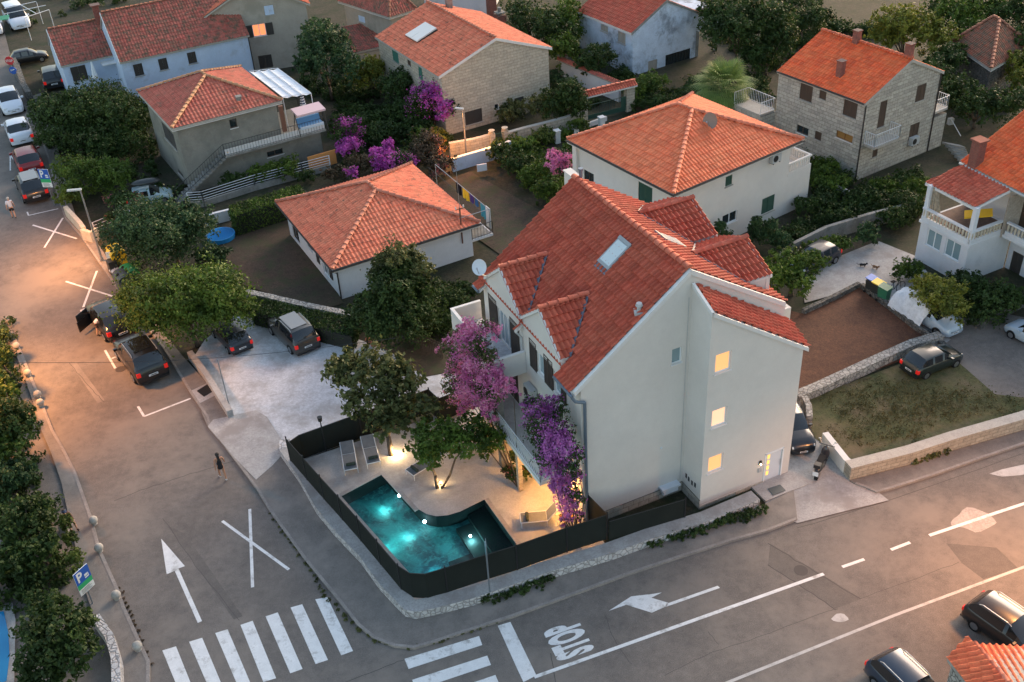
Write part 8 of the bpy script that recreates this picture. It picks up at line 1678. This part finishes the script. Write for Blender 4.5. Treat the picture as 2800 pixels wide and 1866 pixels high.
# lamp of the left pavement (its glow falls on the street by the bay marks) and lamp outside the right edge
def outlamp(b, h, d, label, e):
    b = np.array(b); t = empty('street_lamp', tuple(b), label, 'street lamp', 'street lamps'); d = unit(np.array([d[0], d[1], 0.])); tp = b+np.array([0, 0, h]); MB().cyl(b, tp, .08, .05, 12).build('pole', M_('lamp_pole'), t); MB().obox(tp-np.cross(d, (0, 0, 1))*.11, d*.9, np.cross(d, (0, 0, 1))*.22, (0, 0, .09)).build('lamp_head', M_('ac_grey'), t)
    light('street_light', 'SPOT', tp+d*.7-(0, 0, .1), e, (1, .40, .12), .6, aim=tp+d*2.5-(0, 0, 8), spot=140, blend=1.0)
outlamp(G(-60, 1080), 9.0, (1, 0), 'street lamp on the left pavement, just outside the photograph', 4600)
outlamp(G(2900, 1640), 8.0, (-.5, .6), 'street lamp at the right end of the main road, just outside the photograph', 2000)
def post(base, top, label, plate=None, name='sign_post', r=.035, z=KZ):
    b = G(*base, z); h = hgt(b, *top); t = empty(name, tuple(b), label, 'post'); MB().cyl(b, (b[0], b[1], h), r, n=8).build('pole', M_('galvanised'), t); return t, b, h
t, b, h = post(R2(2155, 800), R2(2130, 275), 'grey sign post with a narrow sign seen edge on, at the pool corner'); MB().obox((b[0]+.02, b[1]-.25, h-1.5), (.02, 0, 0), (-.02, .5, 0), (0, 0, 1.45)).build('sign_plate', M_('galvanised'), t)
t, b, h = post(L1(2105, 580), L1(2000, 165), 'thin leaning metal pole on the low wall of the gravel lot')
plain('sign_blue', (.02, .10, .42), .5); plain('sign_green', (.03, .38, .14), .5); plain('sign_white', (.72, .75, .74), .5); plain('sign_red', (.50, .02, .03), .5)
def psign(c, uvec, wvec, w, h, label, post_z):
    """parking board: blue top with P, green band, white lower part; c = bottom left corner"""
    c = np.array(c); u = unit(uvec); z = np.array([0, 0, 1.]); n = np.cross(u, z); t = empty('parking_sign', (c[0]+u[0]*w/2, c[1]+u[1]*w/2, 0), label, 'sign', 'parking signs')
    MB().obox(c, u*w, n*.03, z*h).build('board', M_('sign_white'), t); MB().obox(c+z*h*.46+n*.031, u*w, n*.004, z*h*.54).build('blue_panel', M_('sign_blue'), t); MB().obox(c+z*h*.26+n*.031, u*w, n*.004, z*h*.20).build('green_panel', M_('sign_green'), t)
    textmesh('P', c+u*w*.14+z*h*.54+n*.038, u*w*.36, z*h*.40, off=.03).build('lettering', M_('sign_white'), t)
    g = MB(); o_ = c+u*w*.60+z*h*.53+n*.036; g.obox(o_, u*w*.28, n*.002, z*h*.05).obox(o_+z*h*.08, u*w*.20, n*.002, z*h*.09).obox(o_+u*w*.22+z*h*.06, u*w*.05, n*.002, z*h*.10); g.build('symbol', M_('sign_white'), t)
    g = MB()
    for k in range(4): g.obox(c+u*w*.12+z*h*(.04+.05*k)+n*.031, u*w*(.7-.1*(k % 2)), n*.003, z*h*.018)
    g.build('small_print', M_('bin_grey'), t); MB().cyl((c[0]+u[0]*w/2-n[0]*.03, c[1]+u[1]*w/2-n[1]*.03, 0), (c[0]+u[0]*w/2-n[0]*.03, c[1]+u[1]*w/2-n[1]*.03, c[2]+h), .035, n=8).build('pole', M_('galvanised'), t)
bz = 1.35; c = G(*R1(745, 778), .95); psign(c, np.array([.50, .866, 0]), None, .78, 1.3, 'blue and green parking sign at the left pavement, lower left', 0)
c = G(*s1(428, 148), 1.5); psign(c-(.25, 0, 0), np.array([.98, -.18, 0]), None, .80, 1.45, 'blue and green parking sign beside the black hatchback, upper left', 0)
c = G(*r1(85, 560), 2.1); t = empty('stop_sign', (c[0], c[1], 0), 'red octagonal stop sign above a round blue arrow sign', 'sign'); n = np.array([0, -1, 0]); mk = MB(); vs = [(c[0]+.42*math.cos(math.pi/8+math.pi/4*i), c[1], c[2]+.42*math.sin(math.pi/8+math.pi/4*i)) for i in range(8)]; mk.add(vs+[(v[0], v[1]+.03, v[2]) for v in vs], [tuple(range(8)), tuple(range(15, 7, -1))]+[(i, i+8, (i+1) % 8+8, (i+1) % 8) for i in range(8)]); mk.build('red_plate', M_('sign_red'), t)
textmesh('STOP', (c[0]-.32, c[1]-.012, c[2]-.12), (.64, 0, 0), (0, 0, .24), off=.02).build('lettering', M_('sign_white'), t)
MB().cyl((c[0]+.05, c[1]-.01, c[2]-.95), (c[0]+.05, c[1]+.02, c[2]-.95), .36, n=24).build('blue_disc', M_('sign_blue'), t); MB().obox((c[0]-.18, c[1]-.016, c[2]-1.0), (.40, 0, .12), (0, -.004, 0), (0, 0, .07)).obox((c[0]-.20, c[1]-.016, c[2]-1.0), (.05, 0, .16), (0, -.004, 0), (.12, 0, -.02)).build('white_arrow', M_('sign_white'), t); MB().cyl((c[0], c[1]+.05, 0), (c[0], c[1]+.05, c[2]+.3), .035, n=8).build('pole', M_('galvanised'), t)
BO = [R1(910, 335), R1(1068, 770), R1(1262, 1240), L1(860+0, 1650), L1(152, 45), L1(255, 295), L1(345, 490), L1(372, 568), K1(65, 1380)]
BL = ['stone ball bollard fourth from the bottom on the left kerb', 'stone ball bollard opposite the arrow marking', 'stone ball bollard nearest the zebra crossing', 'stone ball bollard on the left kerb beside the seated person', 'stone ball bollard on the left kerb, second from the top', 'stone ball bollard on the left kerb in the orange light, upper', 'small stone ball bollard in the orange light, next to the lowest of that group', 'stone ball bollard in the orange light, lowest of its group', 'topmost stone ball bollard on the left kerb']
for q, lb_ in zip(BO, BL): p = G(*q, .3); t = empty('bollard', (p[0], p[1], KZ), lb_, 'bollard', 'stone ball bollards on the left kerb'); mb = MB(); mb.smooth = True; mb.ball((p[0], p[1], .36), .21, 16, 10).build('ball', M_('stone_trim'), t); MB().cyl((p[0], p[1], KZ), (p[0], p[1], .22), .14, .11, 12).build('base', M_('stone_trim'), t)
def container(p, col, label, w=1.25, d=1.0, h=1.25, ang=0., holes=2):
    t = empty('refuse_container', (p[0], p[1], KZ), label, 'container', 'refuse containers', rz=ang); mb = MB(); mb.add([(-w*.42, -d*.42, .12), (w*.42, -d*.42, .12), (w*.42, d*.42, .12), (-w*.42, d*.42, .12), (-w/2, -d/2, h), (w/2, -d/2, h), (w/2, d/2, h), (-w/2, d/2, h)], [(3, 2, 1, 0), (4, 5, 6, 7), (0, 1, 5, 4), (1, 2, 6, 5), (2, 3, 7, 6), (3, 0, 4, 7)]).build('body', M_(col[0]), t, local=True)
    l = MB(); k = 8; l.smooth = True; vs = []
    for i in range(k+1): a = math.pi*i/k; vs += [(-w/2-.02, -d/2*math.cos(a), h+.30*math.sin(a)), (w/2+.02, -d/2*math.cos(a), h+.30*math.sin(a))]
    l.add(vs, [(2*i, 2*i+1, 2*i+3, 2*i+2) for i in range(k)]+[tuple(2*i for i in range(k+1))[::-1], tuple(2*i+1 for i in range(k+1))]); lo_ = l.build('lid', M_(col[1]), t, local=True)
    for i in range(holes): x = (-.25+.5*i)*w if holes > 1 else 0; MB().cyl((x, -d*.28, h+.22), (x, -d*.33, h+.28), .11, n=14).build('opening', M_('tyre'), lo_, local=True)
    for x in (-w*.36, w*.36):
        for y in (-d*.34, d*.34): MB().cyl((x-.03, y, .08), (x+.03, y, .08), .08, n=10).build('wheel', M_('tyre'), t, local=True)
    return t
sa = math.atan2(sd_[1], sd_[0])
container(G(*s1(1110, 900)), ('bin_yellow', 'bin_yellow'), 'yellow refuse container at the foot of the street lamp', ang=sa)
container(G(*s1(1240, 1090)), ('bin_grey', 'bin_green2' if 'bin_green2' in MATS else (plain('bin_green2', (.04, .30, .10), .5), 'bin_green2')[1]), 'green lidded refuse container half under the bright street tree', ang=sa)
container(G(*s1(1180, 1140)), ('bin_grey', 'bin_grey'), 'dark grey refuse container with square lid opening in front of the green one', ang=sa, holes=1)
p = G(*s1(1035, 880), .6); t = empty('open_bin', (p[0], p[1], KZ), 'dark open bin left of the yellow refuse container', 'bin'); MB().box((p[0], p[1], .6), (.6, .55, .95), sa).build('body', M_('bin_dark'), t); MB().obox((p[0]-.3, p[1]+.2, 1.1), (.6, .1, 0), (0, .04, 0), (0, 0, .45)).build('lid', M_('sign_white'), t)
plain('bag_black', (.02, .018, .018), .35); plain('bag_white', (.55, .55, .56), .4); plain('bag_brown', (.10, .05, .035), .6)
for (a, b, s, m_, lab) in ((1060, 925, .34, 'bag_white', 'white rubbish bag between the refuse containers'), (1110, 905, .36, 'bag_brown', 'brown rubbish bag on the pile between the refuse containers'), (1090, 970, .30, 'bag_black', 'black rubbish bag on the kerb between the refuse containers'), (1140, 925, .28, 'bag_black', 'black rubbish bag behind the brown one')):
    q = G(*s1(a, b), .3); mb = MB(); mb.smooth = True; n = 14; mm = 8; vs = []
    for j in range(mm+1):
        ph = math.pi*j/mm
        for i in range(n): th = 2*math.pi*i/n; r_ = s*(1+.15*math.sin(5*th+j)+.1*math.sin(3*ph+a)); vs.append((q[0]+r_*math.sin(ph)*math.cos(th), q[1]+r_*math.sin(ph)*math.sin(th), KZ+.25+r_*.8*math.cos(ph)))
    mb.add(vs, [(j*n+i, (j+1)*n+i, (j+1)*n+(i+1) % n, j*n+(i+1) % n) for j in range(mm) for i in range(n)]); tag(mb.build('rubbish_bag', M_(m_)), lab, 'rubbish bag', 'rubbish bags by the containers')
# drain grates, mat, kiddie pool
gt = MB(); Pq = [G(*L1(1808, 455), .13), G(*L1(1912, 390), .13), G(*L1(1985, 440), .13), G(*L1(1875, 508), .13)]; gt.prism(Pq, .12, .135); tag(gt.build('drain_grate', M_('iron')), 'black square drain grate in the pale pavement patch', 'drain')
gt = MB(); Pq = [G(*zp(2100, 934, a, b, .2975), .12) for a, b in ((0, 1352), (112, 1315), (162, 1368), (45, 1415))]; gt.prism(Pq, .10, .125); tag(gt.build('door_mat', M_('bin_grey')), 'dark grey door mat on the concrete doorstep of the main house', 'mat')
kp = G(*s1(2030, 610), .1); tk = empty('paddling_pool', (kp[0], kp[1], 0), 'small round bright blue paddling pool left of the bungalow garden', 'paddling pool'); mb = MB(); mb.cyl((kp[0], kp[1], 0), (kp[0], kp[1], .35), .95, 1.0, 24).build('wall', plain('pool_blue', (.03, .28, .62), .4), tk); MB().cyl((kp[0], kp[1], .36), (kp[0], kp[1], .365), .9, n=24).build('water', plain('water_blue', (.02, .22, .55), .1), tk)
bpz = [G(*p) for p in ((-160, 1700), (12, 1676), (25, 1735), (28, 1800), (20, 1866), (-200, 1950))]; sheet('pool_surround', [p for p in [G(-160, 1680), G(36, 1652), G(44, 1700), G(40, 1900), G(-200, 1980)]], .08, M_('concrete')); tb2 = empty('swimming_pool', tuple(bpz[3]*np.array([1, 1, 0])), 'blue swimming pool cut off by the bottom left edge', 'swimming pool'); MB().prism(bpz, .085, .10).build('water', plain('water_blue2', (.015, .20, .42), .08), tb2)
# fences of the left gardens
def railfence(pts, z0, label, posts=2.4, h=.9, m='white_metal', bars=3, wallh=0, wallm='wall_white', name='fence', zp_=0.0):
    P_ = [G(*p, zp_) for p in pts]; t = empty(name, tuple(P_[0]), label, 'fence')
    if wallh:
        mb = MB()
        for a, b in zip(P_[:-1], P_[1:]): d = unit(b-a); n = np.array([-d[1], d[0], 0])*.2; mb.obox(a-n/2-(0, 0, a[2]), b-a, n, (0, 0, wallh))
        mb.build('wall', M_(wallm), t)
    r = MB()
    for a, b in zip(P_[:-1], P_[1:]):
        a2, b2 = a*np.array([1, 1, 0]), b*np.array([1, 1, 0])
        for k in range(bars): z_ = wallh+.15+(h-.15)*k/(bars-1); r.cyl(a2+(0, 0, z_), b2+(0, 0, z_), .022, n=5)
    r.build('rails', M_(m), t)
    for a, b in zip(P_[:-1], P_[1:]):
        k = max(1, int(np.linalg.norm(b-a)/posts))
        for i in range(k+1): q = a+(b-a)*i/k; MB().box((q[0], q[1], wallh+h/2), (.06, .06, h), 0).build('post', M_(m), t)
    return t
railfence([(520, 568), (560, 565), (700, 520), (830, 485), (905, 465)], 0, 'long white metal rail fence on a low wall behind the clipped hedge', wallh=.45, h=.75, bars=4, wallm='bare_concrete')
railfence([(262, 640), (330, 612), (362, 604)], 0, 'white metal gate fence beside the street lamp', wallh=.0, h=.9, bars=4)
for pts, lab in (([(182, 596), (222, 640), (232, 655)], 'ochre rendered wall corner at the left street garden'), ([(228, 660), (255, 668), (275, 655)], 'rounded ochre wall end beside the street lamp')): wallrib(pts, .9, .3, 'cream_trim', lab, side=1)
wallrib([(38, 190), (50, 215), (66, 262), (80, 285)], 1.1, .5, 'rubble_dark', 'old stone wall with shrubs behind the stop sign', side=1)
# stone front wall, gate piers and gates of the stone house
wallrib([(1233, 432), (1300, 420), (1345, 408)], 1.15, .35, 'stone_ashlar', 'stone block garden wall lit orange in front of the stone house', side=1, top='stone_trim')
wallrib([(1380, 402), (1440, 385), (1530, 362), (1605, 340)], 1.05, .35, 'stone_ashlar', 'stone block garden wall right of the small garden gate', side=1, top='stone_trim')
for x, y, lab in ((1347, 408, 'left'), (1383, 400, 'right')):
    p = G(x, y, 0); t = empty('gate_pier', tuple(p), 'stone gate pier with a round planter on top, %s of the small gate' % lab, 'gate pier'); MB().box((p[0], p[1]+.2, .65), (.42, .42, 1.3), RL).build('pier', M_('stone_ashlar'), t); MB().cyl((p[0], p[1]+.2, 1.3), (p[0], p[1]+.2, 1.5), .16, .26, 14).build('planter', M_('cream_trim'), t)
def gate(a, b, h, label, m, n=10, z=0):
    a, b = G(*a, z), G(*b, z); t = empty('gate', tuple(a), label, 'gate'); u = b-a; f = MB(); L = np.linalg.norm(u); f.cyl(a+(0, 0, .1), a+(0, 0, h), .03, n=6).cyl(b+(0, 0, .1), b+(0, 0, h), .03, n=6).cyl(a+(0, 0, h), b+(0, 0, h), .025, n=6).cyl(a+(0, 0, .12), b+(0, 0, .12), .025, n=6); f.build('frame', M_(m), t); g = MB()
    for i in range(1, n): q = a+u*i/n; g.cyl(q+(0, 0, .12), q+(0, 0, h), .012, n=4)
    g.build('bars', M_(m), t); return t, a, b
gate((1351, 407), (1379, 401), 1.2, 'small dark green wrought iron gate between the stone piers', 'green_shutter')
tg, a, b = gate((1607, 332), (1712, 306), 1.35, 'wide green iron sliding gate under the tiled gate roof', 'green_shutter', 16); d = unit(b-a); MB().obox(a+(0, 0, .15), b-a, np.array([-d[1], d[0], 0])*.02, (0, 0, .35)).obox(a+(b-a)*.86+(0, 0, .5), (b-a)*.14, np.array([-d[1], d[0], 0])*.02, (0, 0, .85)).build('panel', M_('green_shutter'), tg)
dd = np.array([-d[1], d[0], 0]); tr_ = empty('gateway', tuple(b), 'gateway with a long red tiled canopy and square pillars', 'gateway'); hp = hgt(b, *r3(1080, 790))
for q, w_ in ((a-d*.25, .4), (b+d*.35, .75)): MB().box((q[0]+dd[0]*.1, q[1]+dd[1]*.1, hp/2), (w_, .5, hp), math.atan2(d[1], d[0])).build('pillar', M_('stone_ashlar'), tr_)
c0, c1_ = a-d*.5+(0, 0, hp), b+d*.8+(0, 0, hp); roof('roof', [([c0-dd*.45+(0, 0, 0), c1_-dd*.45, c1_+(0, 0, .28)+dd*.0, c0+(0, 0, .28)], d), ([c0+dd*.45, c1_+dd*.45, c1_+(0, 0, .28), c0+(0, 0, .28)], d)], TM['main'], tr_, caps=[(c0+(0, 0, .36), c1_+(0, 0, .36))], under=.08, cp=.24, rp=.3)
w_ = wallrib([r3(470, 700), r3(700, 800), r3(1000, 930)], 1.5, .25, 'wall_white', 'white boundary wall with a tiled coping behind the roofed gate', side=-1)
pa, pb = G(*r3(430, 690)), G(*r3(980, 925)); dw = unit(pb-pa); nw = np.array([-dw[1], dw[0], 0]); tcp = roof('tiled_coping', [([pa+(0, 0, 1.5)-nw*.3, pb+(0, 0, 1.5)-nw*.3, pb+(0, 0, 1.68), pa+(0, 0, 1.68)], dw), ([pa+(0, 0, 1.5)+nw*.3, pb+(0, 0, 1.5)+nw*.3, pb+(0, 0, 1.68), pa+(0, 0, 1.68)], dw)], TM['worn'], w_, under=.05, cp=.22, rp=.25)
wallrib([(1240, 470), (1290, 455), (1370, 432), (1400, 420)], 1.0, .3, 'wall_bluish', 'low pale blue wall with a meter box in front of the street lamp', side=1, top='white_trim'); p = G(1318, 462, .5); MB().box((p[0], p[1], .6), (.75, .1, .55), math.radians(15)).build('meter_box', M_('plastic_white'), None); tag(bpy.data.objects['meter_box.001'] if 'meter_box.001' in bpy.data.objects else COL.objects[-1], 'white meter cabinet on the low pale blue wall', 'meter box')
ribbon('garden_wall', [G(*q) for q in ((1405, 405), (1520, 378), (1600, 352), (1660, 330))], .35, .2, M_('white_trim'), h=.45, kind=None, label='thin white coping wall behind the orange roof, left of the white posts', cat='wall')
for q, lab in ((r3(413, 1270), 'nearest the main roof'), (r3(583, 1225), 'middle'), (r3(822, 1145), 'furthest right')): p = G(*q, .4); MB().box((p[0], p[1], .5), (.42, .42, 1.0), RL).box((p[0], p[1], 1.04), (.52, .52, .08), RL).build('wall_post', M_('white_trim'), None, loc=(p[0], p[1], 0)); tag(COL.objects[-1], 'square white garden wall post, '+lab+' of three behind the orange roof', 'post', 'square white wall posts')
for i in range(6): a_, b_ = s4(430+75*i, 90+38*i), s4(495+75*i, 122+38*i); A_, B_ = G(*a_), G(*b_); MB().obox(A_, B_-A_, (.1, .15, 0), (0, 0, .45)).build('coping_stone', M_('white_trim'), None); tag(COL.objects[-1], ('first', 'second', 'third', 'fourth', 'fifth', 'last')[i]+' white coping piece, counted from the white house, in the broken row', 'coping', 'white coping pieces among the shrubs')
for (a, b), lab, s in (((1130, 50-0), 0, 0),): pass
PT = [(1085, 40, .22), (1045, 22, .18), (790, 1540, .15), (862, 1560, .15)]
for i, ((x, y), lab) in enumerate([((1022, 945), 'terracotta flower pot by the gravel lot edge, right'), ((1010, 938), 'terracotta flower pot by the gravel lot edge, left'), ((940, 920), 'small terracotta pot at the hedge foot above the gravel lot')]):
    p = G(x, y, .1); t = empty('flower_pot', (p[0], p[1], .05), lab, 'flower pot', 'terracotta pots'); MB().cyl((p[0], p[1], .05), (p[0], p[1], .38), .15, .22, 14).build('pot', plain('terracotta', (.30, .10, .06), .8), t); V, F_ = blobs_leaves([((p[0], p[1], .5), .2, .2, .18)], 160, .1); leafobj('foliage', V, F_, M_('leaf_mid'), t)
# picket fence and yellow bags behind the laurel, overhead cable
pf = empty('picket_fence', tuple(G(1118, 940)), 'dark wooden picket fence between the laurel and the bougainvillea', 'fence'); a, b = G(1112, 935), G(1215, 985); mb = MB(); k = 22
for i in range(k): q = a+(b-a)*i/k; mb.box((q[0], q[1], .55), (.07, .03, 1.1), math.atan2((b-a)[1], (b-a)[0]))
mb.build('pickets', M_('brown_frame'), pf); MB().cyl(a+(0, 0, .3), b+(0, 0, .3), .025, n=5).cyl(a+(0, 0, .9), b+(0, 0, .9), .025, n=5).build('rails', M_('brown_frame'), pf)
for i, (x, y) in enumerate(((1175, 880), (1200, 862), (1165, 888))): p = G(x, y, .3); mb = MB(); mb.cyl((p[0], p[1], 0), (p[0], p[1], .7), .38, .05, 5); tag(mb.build('yellow_sack', plain('sack_yellow', (.40, .30, .04), .7), None, loc=(p[0], p[1], 0)), ('dark yellow sack furthest left', 'dark yellow sack in the middle', 'dark yellow sack furthest right')[(1, 2, 0)[i]]+' of three beside the laurel', 'sack', 'yellow sacks under the laurel')
wr_ = empty('overhead_cable', tuple(G(20, 990, 6)), 'thin overhead cable crossing the left street', 'cable'); a, b = G(20, 992, 6), G(1080, 925, 6); pts = [a+(b-a)*i/16-np.array([0, 0, .5*math.sin(math.pi*i/16)]) for i in range(17)]; MB().tube(pts, .012, 4).build('wire', M_('iron'), wr_)
st_ = empty('garden_stair', tuple(G(*r4(1720, 1330))), 'curved concrete garden steps right of the stone block house', 'stair'); 
for i in range(6): a, b = G(*r4(1600+28*i, 1300+32*i), .9-.15*i), G(*r4(1760+10*i, 1330+22*i), .9-.15*i); MB().obox(a-(0, 0, .16), b-a, (.25, -.45, 0), (0, 0, .15)).build('step', M_('bare_concrete'), st_)
p = G(*r4(1665, 1170)); t = empty('garden_tap', tuple(p), 'white leaning pole with a small box behind the stone block house', 'pole'); MB().box((p[0], p[1], .5), (.4, .3, .5), .3).build('box', M_('ac_grey'), t); MB().cyl((p[0], p[1], .7), G(*r4(1770, 1250), .2), .03, n=6).build('pole', M_('white_metal'), t)
fr0 = empty('pergola_frame', tuple(G(60, 35)), 'white metal pergola frame at the top left corner', 'pergola'); mb = MB()
for (a, b) in (((40, 80), (330, 15)), ((40, 130), (420, 50)), ((190, 45), (330, 125)), ((225, 165), (450, 90))): mb.cyl(G(*r1(*a), 2.4), G(*r1(*b), 2.4), .035, n=6)
mb.build('beams', M_('white_metal'), fr0)
for q in ((335, 20), (450, 90), (225, 165)): p = G(*r1(*q), 2.4); MB().cyl((p[0], p[1], 0), p, .03, n=6).build('post', M_('white_metal'), fr0)
sw_ = G(*r1(40, 170), 2.3); tag(MB().box((sw_[0]-.8, sw_[1], 2.3), (2.4, 1.6, .05), .3).build('shade_cloth', plain('green_cloth', (.02, .22, .13), .8)), 'green shade cloth beside the pergola frame, top left', 'shade cloth')
